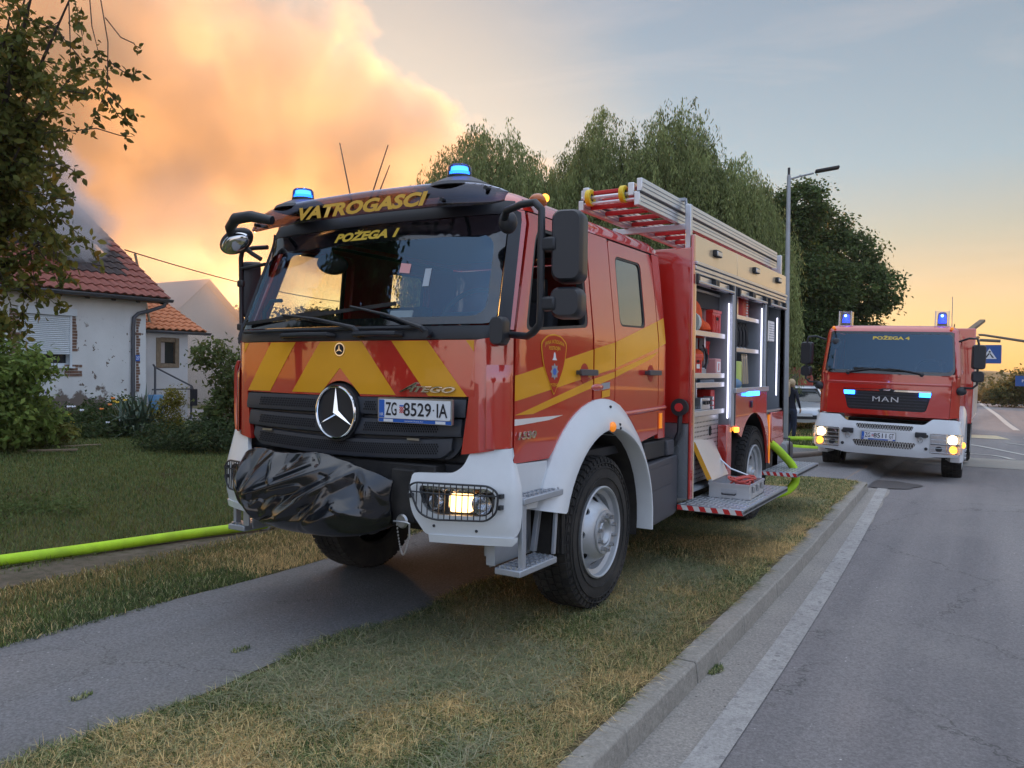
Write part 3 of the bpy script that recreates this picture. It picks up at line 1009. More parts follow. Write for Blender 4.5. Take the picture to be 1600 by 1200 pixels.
        for r_ in range(4 if ri_ != 2 else 5):
            kk = 0.34 + r_ * (0.42 / 4 if ri_ == 2 else 0.38 / 3)
            nxh = int(1.5 / pitch)
            for c_ in range(nxh):
                x = -0.75 + (c_ + 0.5 * (r_ % 2)) * pitch
                if ri_ < 2 and abs(x) < 0.20: continue
                if ri_ == 0 and (0.29 < x < 0.88): continue
                t = x / 0.9
                sag = -0.030 * (1 - t * t) * (ri_ * 0.5) + 0.022 * ri_ * 0.5
                zc = z0 + (z1 - z0) * kk + sag
                oo = 0.0150 - (kk - 0.30) / 0.5 * 0.010 + 0.0018
                w_ = 0.0056
                holes.add([P(x + w_ * math.cos(a), zc + w_ * 1.25 * math.sin(a), oo) for a in [PI * i / 3 for i in range(6)]], [(0, 1, 2, 3, 4, 5)])
    ho = holes.obj('perforation', 'hole_dark', g, smooth=0)
    ho['kind'] = 'stuff'
    for x in (-0.66, 0.57):
        p = P(x, 1.205, 0.0)
        MB().b2(p[0] - 0.045, p[0] + 0.045, p[1] - 0.022, p[1] - 0.012, 1.218, 1.230).obj('grille_lamp', 'steel', g)
    star_emblem(g, P, 1.362, 0.158, 0.030)
    number_plate(T, 0.590, -0.012 + 0.012, 1.398, ('ZG', '8529', 'IA'))
    text_on('lettering', '·', 0.010, 0.010, lambda u, v, d=0.0: (0.590 + 0.145 + u, -0.0215, 1.398 + v), 'print_black', T)

    # ---- cowl, wipers
    cw = [(-1.075, 1.805), (1.075, 1.805), (1.15, 1.83), (1.15, 1.885), (-1.15, 1.885), (-1.15, 1.83)]
    cwl = panel('cowl', cw, [], P, 'plastic_black', T, 0.08, 0.03, -0.006)
    for (x0, x1) in ((-0.50, -0.05), (0.13, 0.47)):
        pts = [P(x0, 1.835, 0.0), P(x0 + 0.02, 1.838, 0.045), P((x0 + x1) / 2, 1.84, 0.05), P(x1 - 0.02, 1.838, 0.045), P(x1, 1.835, 0.0)]
        MB().tube(pts, 0.016, 8).obj('grab_rail', 'plastic_black', cwl)
    MB().tube([P(-0.92, 1.86, 0.03), P(-0.4, 1.862, 0.03), P(0.3, 1.862, 0.03), P(0.6, 1.862, 0.03)], 0.012, 8).obj('cowl_ledge', 'plastic_black', cwl)
    for (x0, v0, x1, v1, bl) in ((0.66, 1.835, 0.06, 2.00, 0.40), (0.17, 1.84, -0.55, 1.965, 0.40)):
        arm = MB()
        arm.tube([P(x0, v0, 0.02), P(x0 - 0.03, v0 + 0.02, 0.05), P((x0 + x1) / 2, (v0 + v1) / 2 + 0.02, 0.045), P(x1, v1, 0.035)], [0.020, 0.016, 0.009, 0.007], 8)
        arm.cyl(P(x0, v0, 0.0), P(x0, v0, 0.045), 0.022)
        w_ = arm.obj('wiper', 'plastic_black', T)
        MB().bar(P(x1 - 0.38, v1 - 0.045, 0.024), P(x1 + 0.34, v1 + 0.012, 0.024), 0.016, 0.022).obj('wiper_blade', 'rubber', w_)

    # ---- windscreen with printed border
    gout = roundpoly([(-1.07, 1.89), (1.07, 1.89), (1.063, 2.545), (-1.063, 2.545)], 0.08)
    gin = roundpoly([(-1.005, 1.935), (1.005, 1.935), (1.0, 2.425), (-1.0, 2.425)], 0.10)
    ws = panel('windscreen', gin, [], P, 'glass_windscreen', T, 0.10, 0.0, 0.004)
    # the printed border is glossy as the glass itself
    panel('windscreen_border', gout, [gin], P, 'screen_border', ws, 0.06, 0.006, 0.004)
    text_on('lettering', 'POŽEGA 1', 0.575, 0.074, lambda u, v, d=0.0: P(-0.005 + u, 2.487 + v, 0.0075), 'print_yellow', ws, shear=0.22, bold=0.05)
    panel('sticker', [(0.36, 2.215), (0.44, 2.205), (0.44, 2.265), (0.36, 2.275)], [], P, 'print_pinkwhite', ws, 0.05, 0.0, 0.006)
    panel('sticker', [(0.555, 2.12), (0.60, 2.12), (0.60, 2.23), (0.555, 2.23)], [], P, 'print_pale', ws, 0.05, 0.0, 0.006)
    hdr = [(-1.12, 2.55), (1.12, 2.55), (1.12, 2.64), (-1.12, 2.64)]
    panel('header', hdr, [], P, 'plastic_black', T, 0.06, 0.02, 0.003)

    # ---- sun visor: smoked sheet arching round the top of the screen
    V = []; nx, nz = 44, 6
    for j in range(nz + 1):
        for i in range(nx + 1):
            t = -1 + 2 * i / nx
            q = abs(t) ** 4
            x = 1.07 * t - math.copysign(0.02 * q, t)
            zt_ = 2.742 - 0.030 * t * t - 0.06 * abs(t) ** 8
            zl = 2.588 - 0.025 * t * t + 0.03 * abs(t) ** 14
            k = j / nz
            z = zl + (zt_ - zl) * k
            y = 0.115 + 0.045 * k * k + 0.10 * abs(t) ** 5
            V.append((x, y, z))
    F = [(j * (nx + 1) + i, j * (nx + 1) + i + 1, (j + 1) * (nx + 1) + i + 1, (j + 1) * (nx + 1) + i) for j in range(nz) for i in range(nx)]
    vis = MB().add(V, F).obj('sun_visor', 'visor_acrylic', T, smooth=60)
    sd = vis.modifiers.new('thickness', 'SOLIDIFY'); sd.thickness = 0.004; sd.offset = 0

    def VP(u, v, d=0.0):
        t = u / 1.07
        return (u, 0.115 + 0.045 * ((v - 2.565) / 0.20) ** 2 + 0.10 * abs(t) ** 5 - 0.013 - d, v)
    text_on('lettering', 'VATROGASCI', 1.06, 0.088, lambda u, v, d=0.0: VP(0.045 + u, 2.640 + v), 'print_yellow_dull', vis, shear=0.22, bold=0.045)
    for x in (-0.95, 0.68, 0.95):
        p = VP(x, 2.62 if x < 0.9 else 2.67)
        MB().cyl((p[0], p[1] - 0.008, p[2]), (p[0], p[1] + 0.10, p[2]), 0.012).obj('visor_bracket', 'plastic_black', vis)

    # ---- beacons on moulded bases
    for s in (1, -1):
        bs = MB()
        bs.lathe([(0.0, 0.0), (0.0, 0.21), (0.02, 0.20), (0.05, 0.14), (0.075, 0.085), (0.075, 0.0)], c=(s * 0.66, 0.34, 2.715), axis='Z', n=28)
        bo = bs.obj('beacon_base', 'plastic_grey', T, loc=(0, 0, 0))
        beacon(T, (s * 0.66, 0.32, 2.788), 0.076, 0.080)
    # ---- amber marker lamps above the doors
    for s in (1, -1):
        m_ = MB().sphere((s * 1.075, 0.56, 2.655), 0.06, sc=(0.8, 1.25, 0.7)).obj('marker_lamp', 'amber_dark', T)
        if s > 0:
            MB().sphere((s * 1.105, 0.585, 2.672), 0.026).obj('bulb', 'amber_on', m_)
    # antennas
    for (a, b) in (((-0.58, 0.75, 2.74), (-0.78, 0.80, 3.32)), ((-0.48, 0.75, 2.74), (-0.31, 0.80, 3.24)), ((-0.43, 0.75, 2.74), (-0.31, 0.82, 3.10))):
        an = MB()
        a = Vector(a); b = Vector(b)
        an.cyl(a, a + (b - a) * 0.12, 0.012)
        an.tube([a, b], [0.006, 0.0035], 6)
        an.obj('antenna', 'plastic_black', T)

    # ---- mirrors, left side
    arm = MB()
    X = 1.44
    arm.tube([(1.08, 0.16, 2.46), (1.16, 0.06, 2.50), (1.30, -0.02, 2.505), (X - 0.04, -0.05, 2.50), (X, -0.05, 2.46), (X, -0.05, 2.35), (X, -0.05, 1.95), (X - 0.01, -0.04, 1.87), (X - 0.06, -0.02, 1.83), (1.30, 0.06, 1.815), (1.12, 0.14, 1.83)], 0.020, 10)
    arm.sphere((1.10, 0.17, 2.46), 0.055, sc=(1, 1, 1.2))
    a_ = arm.obj('mirror_arm', 'plastic_black', T, smooth=60)
    mm = mirror_head(a_, 1.455, 1.625, 0.10, 2.085, 2.46, 0.14, rot=0.25)
    mirror_head(a_, 1.45, 1.62, 0.10, 1.90, 2.065, 0.14, rot=0.25, name='mirror')
    for z in (2.28, 1.975):
        MB().box((1.475, -0.02, z), (0.10, 0.09, 0.07)).obj('mirror_clamp', 'plastic_black', a_, bev=0.012)
    # small near-side kerb mirror at the foot of the arm
    mirror_head(a_, 1.075, 1.165, 0.085, 1.765, 1.925, 0.09, rot=0.2, r=0.035)
    # right side mirrors
    arm = MB()
    arm.tube([(-1.06, 0.36, 2.50), (-1.18, 0.34, 2.50), (-1.30, 0.34, 2.49), (-1.33, 0.35, 2.44), (-1.33, 0.36, 1.92), (-1.30, 0.34, 1.82), (-1.10, 0.28, 1.80)], 0.017, 10)
    arm.tube([(-1.32, 0.35, 2.36), (-1.08, 0.36, 2.38)], 0.013, 8)
    a_ = arm.obj('mirror_arm', 'plastic_black', T, smooth=60)
    mirror_head(a_, -1.325, -1.235, 0.48, 2.0, 2.42, 0.12, rot=-0.5, r=0.035)
    mirror_head(a_, -1.33, -1.24, 0.48, 1.82, 1.95, 0.10, rot=-0.5, r=0.03)
    for z in (2.25, 1.93):
        MB().box((-1.33, 0.37, z), (0.06, 0.07, 0.05)).obj('mirror_clamp', 'plastic_black', a_, bev=0.01)
    # front mirrors on a curved arm
    fa = MB()
    fa.tube([(-0.72, 0.10, 2.62), (-0.88, 0.06, 2.655), (-1.02, 0.05, 2.65), (-1.12, 0.08, 2.60), (-1.16, 0.12, 2.55)], [0.03, 0.04, 0.042, 0.035, 0.02], 10)
    fa_ = fa.obj('front_mirror_arm', 'plastic_black', T, smooth=60)
    fm = MB().sphere((0, 0, 0), 0.135, n=24, m=14, sc=(1.0, 0.42, 0.62)).obj('front_mirror', 'plastic_black', fa_, loc=(-1.16, 0.17, 2.525), rot=(0.45, -0.45, 0.3))
    MB().sphere((0, -0.034, -0.008), 0.112, n=24, m=14, sc=(1.0, 0.35, 0.60)).obj('mirror_glass', 'mirror_glass', fm)
    MB().tube([(-1.13, 0.20, 2.49), (-1.08, 0.24, 2.44), (-1.02, 0.27, 2.40)], 0.016, 8).obj('mirror_strut', 'plastic_black', fa_)
    mi = MB().sphere((0, 0, 0), 0.12, n=24, m=12, sc=(1.0, 0.4, 0.6)).obj('inside_mirror', 'plastic_dark', T, loc=(-0.40, 0.34, 2.335), rot=(0.3, 0.1, 0.2))
    MB().cyl((-0.36, 0.30, 2.37), (-0.36, 0.28, 2.46), 0.012).obj('mirror_stalk', 'plastic_dark', T)

    # ---- cab interior
    it = MB()
    it.b2(-1.05, 1.05, 0.12, 2.62, 1.02, 1.08)
    it.obj('cab_floor', 'dash_plastic', T)
    MB().prism([(0.14, 1.08), (0.14, 1.86), (0.30, 1.885), (0.52, 1.88), (0.62, 1.80), (0.60, 1.35), (0.42, 1.08)], 'X', -1.03, 1.03).obj('dashboard', 'dash_plastic', T, bev=0.02)
    MB().b2(-0.25, 0.12, 0.36, 0.58, 1.88, 1.96).obj('radio_console', 'dash_plastic', T, bev=0.01)
    MB().b2(-1.0, 1.0, 0.5, 2.5, 2.62, 2.66).obj('headliner', 'headliner', T)
    st = MB(); V = []
    n, m_ = 32, 8
    for i in range(n):
        a = 2 * PI * i / n
        for j in range(m_):
            b = 2 * PI * j / m_
            rr = 0.215 + 0.016 * math.cos(b)
            V.append((rr * math.cos(a), rr * math.sin(a), 0.016 * math.sin(b)))
    st.add(V, [(i * m_ + j, i * m_ + (j + 1) % m_, ((i + 1) % n) * m_ + (j + 1) % m_, ((i + 1) % n) * m_ + j) for i in range(n) for j in range(m_)])
    st.box((0, 0, 0), (0.40, 0.05, 0.02)); st.box((0, -0.08, 0), (0.05, 0.2, 0.02))
    st.obj('steering_wheel', 'plastic_dark', T, loc=(0.55, 0.60, 1.98), rot=(math.radians(55), 0, 0))
    for (x, y) in ((0.58, 1.02), (-0.50, 0.98), (0.62, 2.2), (0.15, 2.2)):
        s_ = MB()
        s_.box((x, y, 1.45), (0.48, 0.48, 0.16)); s_.box((x, y + 0.24, 1.80), (0.46, 0.12, 0.62), rx=-0.12)
        so = s_.obj('seat', 'seat_fabric', T, bev=0.03)
        if x > 0: MB().box((x, y + 0.30, 2.20), (0.26, 0.09, 0.17)).obj('headrest', 'seat_fabric', so, bev=0.02)
    MB().tube([(-0.95, 0.24, 1.90), (-0.95, 0.24, 2.02), (-0.90, 0.26, 2.10), (-0.82, 0.28, 2.10)], 0.014, 8).obj('grab_handle', 'plastic_dark', T)
    MB().box((0.20, 0.33, 1.955), (0.16, 0.01, 0.11), rx=-0.5, rz=0.2).obj('paper_sheet', 'white_plastic', T, smooth=0)

    # ---- bumper corners with headlamps
    for s in (1, -1):
        # front face outline in (x, z), then wrapped round the corner
        def B(u, v, d=0.0, s=s):
            # u: distance along the front from the centre outward then round the corner
            Rb = 0.05
            fl = 1.205 - Rb
            lean = 0.05 * max(0.0, (v - 0.96) / 0.2) + 0.03 * max(0.0, (0.78 - v) / 0.15)
            if u <= fl: x, y, nx, ny = u, -0.065 + 0.165 * (u / fl) ** 2.6, 0, -1
            elif u <= fl + Rb * PI / 2:
                a = (u - fl) / Rb
                x, y, nx, ny = fl + Rb * math.sin(a), 0.10 + Rb * (1 - math.cos(a)), math.sin(a), -math.cos(a)
            else:
                x, y, nx, ny = fl + Rb, 0.10 + Rb + (u - fl - Rb * PI / 2), 1, 0
            return (s * (x + nx * d - nx * lean), y + ny * d - ny * lean, v)
        ol = roundpoly([(0.588, 1.035), (0.84, 1.045), (0.895, 1.085), (0.925, 1.170), (1.185, 1.195), (1.200, 1.150), (1.225, 1.115), (1.262, 1.108), (1.268, 0.90), (1.262, 0.725), (1.20, 0.692), (0.675, 0.685), (0.59, 0.82), (0.575, 0.93)],
                       [0.02, 0.04, 0.03, 0.02, 0.01, 0.02, 0.02, 0.01, 0.02, 0.03, 0.06, 0.03, 0.05, 0.05])
        lamp = roundpoly([(0.672, 0.985), (1.165, 0.985), (1.215, 0.95), (1.205, 0.845), (1.15, 0.797), (0.79, 0.79), (0.70, 0.835), (0.665, 0.95)], [0.02, 0.03, 0.04, 0.05, 0.05, 0.06, 0.06, 0.03])
        q = ol if s > 0 else ol
        B0 = B
        lamp = [(0.60 + (x - 0.612) * 0.82, 0.887 + (z - 0.887) * 0.82) for x, z in lamp]
        bp = panel('bumper', q, [lamp], B0, 'paint_white', T, 0.045, 0.03, 0.0)
        # lower lip
        lip = [(0.70, 0.690), (1.235, 0.700), (1.235, 0.675), (1.19, 0.652), (0.70, 0.645)]
        panel('bumper_lip', lip, [], B, 'paint_white', bp, 0.05, 0.02, 0.010)
        for (x, z) in ((0.735, 0.742), (0.985, 0.728)):
            p = B(x, z, 0.001); p2 = B(x, z, -0.002)
            MB().sphere(p, 0.009, 10, 6).obj('screw', 'plastic_black', bp)
        # headlamp, laid out in its own slightly smaller chart
        lamp = [(0.612 + (x - 0.60) / 0.82, 0.887 + (z - 0.887) / 0.82) for x, z in lamp]
        B = lambda u, v, d=0.0, B0=B0: B0(0.60 + (u - 0.612) * 0.82, 0.887 + (v - 0.887) * 0.82, d)
        hl = panel('headlight', lamp, [], B, 'plastic_black', T, 0.05, 0.004, -0.085)
        panel('lens', [(0.935 + (x - 0.935) * 0.995, 0.888 + (z - 0.888) * 0.99) for x, z in lamp], [], B, 'glass_lens', hl, 0.06, 0.0, -0.008)
        ring = MB(); V = []
        for x, z in lamp: V += [B(x, z, -0.002), B(x, z, -0.087)]
        n_ = len(lamp)
        ring.add(V, [(2 * i, 2 * i + 1, (2 * i + 3) % (2 * n_), (2 * i + 2) % (2 * n_)) for i in range(n_)])
        ring.obj('lamp_housing', 'plastic_black', hl, smooth=60)
        # lower bowls: round projector, lit main bowl, outer bowl; upper reflector strip
        def bowl(cx, cz, r, m='lamp_reflector', name='reflector', sc=1.0, depth=0.06):
            pr = MB(); V = []
            n_, k_ = 28, 5
            for i in range(k_ + 1):
                rr = r * (1 - 0.85 * i / k_)
                dd = -0.022 - depth * math.sqrt(i / k_)
                for j in range(n_):
                    a = 2 * PI * j / n_
                    V.append(B(cx + rr * sc * math.cos(a), cz + rr * math.sin(a), dd))
            pr.add(V, [(i * n_ + j, i * n_ + (j + 1) % n_, (i + 1) * n_ + (j + 1) % n_, (i + 1) * n_ + j) for i in range(k_) for j in range(n_)] + [tuple(k_ * n_ + j for j in range(n_))])
            return pr.obj(name, m, hl, smooth=50)
        bowl(0.785, 0.872, 0.062)
        MB().sphere(B(0.785, 0.872, -0.05), 0.032, 14, 8).obj('projector_lens', 'glass_lens', hl)
        mbx = panel('reflector', rrect(0.845, 1.04, 0.805, 0.940, 0.03), [], B, 'lamp_reflector', hl, 0.05, 0.003, -0.06)
        li = roundpoly([(0.862, 0.932), (1.025, 0.932), (1.035, 0.90), (1.028, 0.82), (1.0, 0.808), (0.87, 0.808), (0.858, 0.84)], 0.02)
        panel('lit_lamp', li, [], B, 'headlight_on', hl, 0.05, 0.003, -0.045)
        bowl(1.105, 0.875, 0.072, sc=0.95)
        MB().cyl(B(1.10, 0.87, -0.07), B(1.10, 0.87, -0.02), 0.012).obj('bulb', 'glass_lens', hl)
        panel('indicator', roundpoly([(0.685, 0.978), (1.16, 0.978), (1.185, 0.953), (0.69, 0.950)], 0.008), [], B, 'lamp_reflector', hl, 0.03, 0.01, -0.025)
        for x in (0.83, 0.92, 1.07):
            p = B(x, 0.963, -0.02)
            MB().sphere(p, 0.014, 10, 6, sc=(1.4, 0.6, 0.8)).obj('indicator_bulb', 'lamp_reflector' if x != 1.07 else 'amber_dark', hl)
        # wire guard
        gd = MB()
        go = roundpoly([(0.612, 0.985), (0.66, 1.010), (1.185, 1.012), (1.255, 0.97), (1.245, 0.835), (1.18, 0.775), (0.80, 0.762), (0.69, 0.80)], [0.03, 0.04, 0.06, 0.06, 0.07, 0.08, 0.08, 0.06])
        gp = [B(x, z, 0.035) for x, z in go]
        gd.tube(gp + [gp[0]], 0.0062, 6, caps=False)
        for i in range(14):
            x = 0.672 + i * 0.042
            zs = []
            for k in range(len(go)):
                a_, b_ = go[k], go[(k + 1) % len(go)]
                if (a_[0] - x) * (b_[0] - x) <= 0 and abs(a_[0] - b_[0]) > 1e-6:
                    zs.append(a_[1] + (b_[1] - a_[1]) * (x - a_[0]) / (b_[0] - a_[0]))
            if len(zs) >= 2:
                gd.tube([B(x, min(zs), 0.035), B(x, max(zs), 0.035)], 0.0036, 5)
        gd.tube([B(0.63, 0.948, 0.038), B(0.85, 0.943, 0.038), B(1.05, 0.943, 0.038), B(1.25, 0.948, 0.038)], 0.0042, 5)
        for (x, z) in ((1.262, 0.945), (1.258, 0.868), (0.612, 0.915)):
            gd.box(B(x, z, 0.018), (0.022, 0.035, 0.024))
        gd.obj('lamp_guard', 'plastic_black', hl)
        # white panel between bumper and arch
        Q = lambda y, z, d=0.0, s=s: (s * (1.128 + d), y, z)
        wp = [(0.135, 0.83), (0.60, 0.81), (0.60, 1.085), (0.135, 1.10)]
        panel('step_panel', wp if s > 0 else wp, [], Q, 'paint_white', T, 0.08, 0.02, 0.0)
        # ---- wheel arch swept along its path
        path = []
        path.append((wc - 0.775, 0.776, (-0.97, 0.2)))
        for i in range(25):
            a = math.radians(160 - i * (160 - 6) / 24)
            path.append((wc + 0.80 * math.cos(a) * (1.0 if a > PI / 2 else 0.965), 0.525 + 0.80 * math.sin(a) + 0.0, (math.cos(a), math.sin(a))))
        for i in range(1, 6):
            path.append((wc + 0.772, 0.60 - i * 0.035, (1, 0)))
        path = [(p_[0], p_[1], p_[2]) for p_ in path if not (p_[0] < wc and p_[1] < 0.775)]
        # profile: radial offset from mid radius, outward x
        prof = [(0.125, 0.995), (0.115, 1.140), (0.085, 1.165), (0.02, 1.205), (-0.06, 1.232), (-0.088, 1.230), (-0.098, 1.215), (-0.098, 0.90), (-0.075, 0.90), (-0.075, 1.16), (0.07, 1.10), (0.10, 0.98)]
        wa = MB(); V = []
        for i, (y, z, n_) in enumerate(path):
            f_ = 1.0
            for (k, x) in prof:
                kk = k
                if y > wc + 0.3: kk = k * max(0.42, 1 - (y - wc - 0.3) * 1.2)
                V.append((s * x, y + n_[0] * kk, z + n_[1] * kk))
        m_ = len(prof)
        Fs = [(i * m_ + j, i * m_ + (j + 1) % m_, (i + 1) * m_ + (j + 1) % m_, (i + 1) * m_ + j) for i in range(len(path) - 1) for j in range(m_)]
        Fs += [tuple(range(m_ - 1, -1, -1)), tuple((len(path) - 1) * m_ + j for j in range(m_))]
        wa.add(V, Fs)
        wao = wa.obj('wheel_arch', 'paint_white', T, smooth=45)
        MB().sphere((s * 1.236, 1.33, 1.252), 0.036, sc=(0.6, 1.1, 1)).obj('side_marker', 'amber_lens', wao)
        for (y, z) in ((1.40, 1.385), (1.46, 1.262), (1.47, 1.235)):
            MB().sphere((s * (1.186 if z > 1.3 else 1.232), y, z), 0.010, 8, 6).obj('screw', 'plastic_black', wao)
        # inner arch liner
        ln = MB()
        pts = arc(wc, 0.525, 0.70, 185, -12, 20)
        inn = []
        V = []
        for (y, z) in pts:
            V.append((s * 0.72, y, z)); V.append((s * 1.12, y, z))
        ln.add(V, [(2 * i, 2 * i + 1, 2 * i + 3, 2 * i + 2) for i in range(len(pts) - 1)])
        ln.obj('arch_liner', 'chassis', T)
        # ---- entry steps
        X0, X1 = (1.0, 1.215)
        def tread(y0, y1, z, cx0=X0, cx1=X1, s=s):
            fr = MB()
            fr.b2(min(s * cx0, s * cx1), max(s * cx0, s * cx1), y0, y1, z - 0.05, z - 0.012)
            o = fr.obj('step', 'aluminium_dull', T, bev=0.006)
            tb = MB()
            nx_ = 4
            ny_ = int((y1 - y0) / 0.05)
            for i in range(nx_):
                for j in range(ny_):
                    xa = cx0 + 0.012 + (cx1 - cx0 - 0.024) * (i + 0.5 * (j % 2) * 0.0) / nx_
                    ya = y0 + 0.01 + (y1 - y0 - 0.02) * j / ny_
                    tb.box((s * (xa + 0.018), ya + 0.018, z - 0.006), (0.012, 0.036, 0.012))
                    tb.box((s * (xa + 0.034), ya + 0.024, z - 0.006), (0.022, 0.010, 0.010))
            tb.obj('tread_cleats', 'aluminium', o, smooth=0)
            return o
        t1 = tread(0.19, 0.66, 0.925)
        t2 = tread(0.15, 0.585, 0.525, 1.045)
        ups = MB()
        ups.bar((s * 1.19, 0.21, 0.50), (s * 1.19, 0.21, 0.92), 0.03, 0.045, up=(0, 1, 0))
        ups.bar((s * 1.04, 0.60, 0.52), (s * 1.08, 0.62, 0.90), 0.03, 0.04, up=(0, 1, 0))
        ups.bar((s * 1.18, 0.60, 0.52), (s * 1.18, 0.64, 0.90), 0.022, 0.025, up=(0, 1, 0))
        ups.b2(min(s * 0.99, s * 1.0), max(s * 0.99, s * 1.0), 0.18, 0.64, 0.50, 0.90)
        ups.bar((s * 1.02, 0.15, 0.52), (s * 1.02, 0.15, 0.90), 0.06, 0.012, up=(0, 1, 0))
        ups.obj('step_frame', 'aluminium_dull', T, bev=0.004)
        MB().b2(min(s * 0.93, s * 0.945), max(s * 0.93, s * 0.945), 0.22, 0.58, 0.55, 0.86).obj('step_backing', 'aluminium_dull', T)
        # mud flap in front of the wheel
        fl = MB()
        for i in range(7):
            fl.b2(min(s * 1.02, s * 1.19), max(s * 1.02, s * 1.19), 0.715 + i * 0.002, 0.725 + i * 0.002, 0.50, 0.78) if i == 0 else fl.box((s * (1.02 + i * 0.027), 0.71, 0.64), (0.008, 0.01, 0.28))
        fl.obj('mud_flap', 'rubber', T)
        # skirt box behind the arch
        sk = MB().prism(roundpoly([(2.16, 0.90), (2.86, 0.93), (2.86, 0.46), (2.78, 0.43), (2.20, 0.40), (2.16, 0.42)], [0.01, 0.03, 0.03, 0.03, 0.02, 0.02]), 'X', s * 0.75, s * 1.155).obj('skirt_box', 'plastic_grey', T, bev=0.012)
        SQ = lambda y, z, d=0.0, s=s: (s * (1.156 + d), y, z)
        panel('skirt_panel', roundpoly([(2.18, 0.715), (2.70, 0.735), (2.70, 0.875), (2.18, 0.855)], 0.01), [], SQ, 'plastic_grey', sk, 0.1, 0.006, 0.007)
        panel('skirt_panel', roundpoly([(2.18, 0.425), (2.70, 0.455), (2.70, 0.70), (2.18, 0.68)], 0.01), [], SQ, 'plastic_grey', sk, 0.1, 0.006, 0.007)
        MB().b2(min(s * 0.85, s * 1.12), max(s * 0.85, s * 1.12), 2.20, 2.84, 0.93, 1.07).obj('skirt_ledge', 'plastic_dark', T, bev=0.01)
        MB().b2(min(s * 0.95, s * 1.145), max(s * 0.95, s * 1.145), 2.64, 2.80, 0.935, 1.06).obj('skirt_bracket', 'plastic_grey', T, bev=0.01)
    # right-hand wind deflector standing off the corner (seen past the grille)
    dv = MB(); V = []
    for i in range(13):
        t = i / 12
        z = 1.68 - 0.54 * t
        y = 0.10 + 0.02 * math.sin(PI * t)
        bul = 0.055 * math.sin(PI * min(1, t * 1.05)) ** 0.45
        V += [(-1.13 - bul, y + 0.05, z), (-1.13 - bul, y + 0.22, z), (-1.10 - bul, y + 0.22, z), (-1.10 - bul, y + 0.05, z)]
    dv.add(V, [(i * 4 + j, i * 4 + (j + 1) % 4, i * 4 + 4 + (j + 1) % 4, i * 4 + 4 + j) for i in range(12) for j in range(4)] + [(3, 2, 1, 0), (48, 49, 50, 51)])
    dv.obj('corner_deflector', 'paint_red', T, bev=0.006)

    # ---- chassis, axles, winch
    ch = MB()
    for s in (1, -1):
        ch.b2(s * 0.42 - 0.04, s * 0.42 + 0.04, -0.02, 6.3, 0.72, 0.98)
    ch.b2(-0.72, 0.72, 0.02, 0.16, 0.80, 1.08)
    ch.b2(-1.05, 1.05, 0.25, 0.62, 0.80, 1.0)
    ch.cyl((-0.95, 1.36, 0.52), (0.95, 1.36, 0.52), 0.07)
    ch.cyl((-0.95, 5.23, 0.52), (0.95, 5.23, 0.52), 0.09)
    ch.sphere((0.1, 5.23, 0.52), 0.22)
    ch.sphere((0.1, 1.36, 0.52), 0.19)
    for (x0, x1, y0, y1, z0, z1) in ((-0.35, 0.35, 0.6, 2.2, 0.55, 1.0), (-1.0, -0.5, 2.2, 3.6, 0.45, 0.95), (-0.3, 0.3, 2.4, 4.8, 0.62, 0.8), (-0.9, 0.9, 3.0, 4.3, 0.72, 1.0)):
        ch.b2(x0, x1, y0, y1, z0, z1)
    ch.obj('chassis', 'chassis', T, bev=0.01)
    wn = MB()
    wn.cyl((-0.42, -0.06, 0.86), (0.25, -0.06, 0.86), 0.08)
    wn.b2(0.26, 0.34, -0.10, 0.05, 0.78, 0.96); wn.b2(-0.5, -0.42, -0.10, 0.05, 0.78, 0.96)
    wn.b2(0.43, 0.60, -0.02, 0.10, 0.74, 1.05)
    wn.obj('winch', 'chassis', T, bev=0.01)
    tp = MB().lathe([(0.0, 0.0), (0.0, 0.035), (0.012, 0.042), (0.018, 0.03), (0.03, 0.018), (0.05, 0.012), (0.05, 0.0)], c=(0.545, -0.07, 0.755), axis='Y', n=24).obj('towing_pin', 'steel', T)
    MB().tube([(0.50, -0.08, 0.755), (0.60, -0.08, 0.755), (0.615, -0.08, 0.75), (0.615, -0.08, 0.665)], 0.006, 6).obj('locking_rod', 'steel', tp)
    chn = MB()
    for i in range(27):
        t = i / 26
        x = 0.52 + 0.09 * t; z = 0.735 - 0.155 * math.sin(PI * t) * (1 - 0.25 * t) - 0.06 * t
        chn.sphere((x, -0.075, z), 0.0055, 6, 4, sc=(1, 1, 1.3))
    chn.obj('chain', 'steel', tp)

    # ---- wheels
    wheel(T, 1.145, 1.36, 0.522, 1, steer=0.0)
    wheel(T, -1.145, 1.36, 0.522, -1, steer=0.0)
    for s in (1, -1):
        wheel(T, s * 1.20, 5.20, 0.522, s, front=False)
        wheel(T, s * 0.88, 5.20, 0.522, s, front=False, detail=False)

mat('screen_border', (0.004, 0.005, 0.007), 0.05, spec=0.9, coat=0.6)
mat('print_yellow', (0.74, 0.52, 0.06), 0.4)
mat('print_yellow_dull', (0.62, 0.36, 0.04), 0.45)
mat('print_pinkwhite', (0.62, 0.30, 0.30), 0.5)
mat('print_pale', (0.35, 0.40, 0.46), 0.5)
build_truck1()

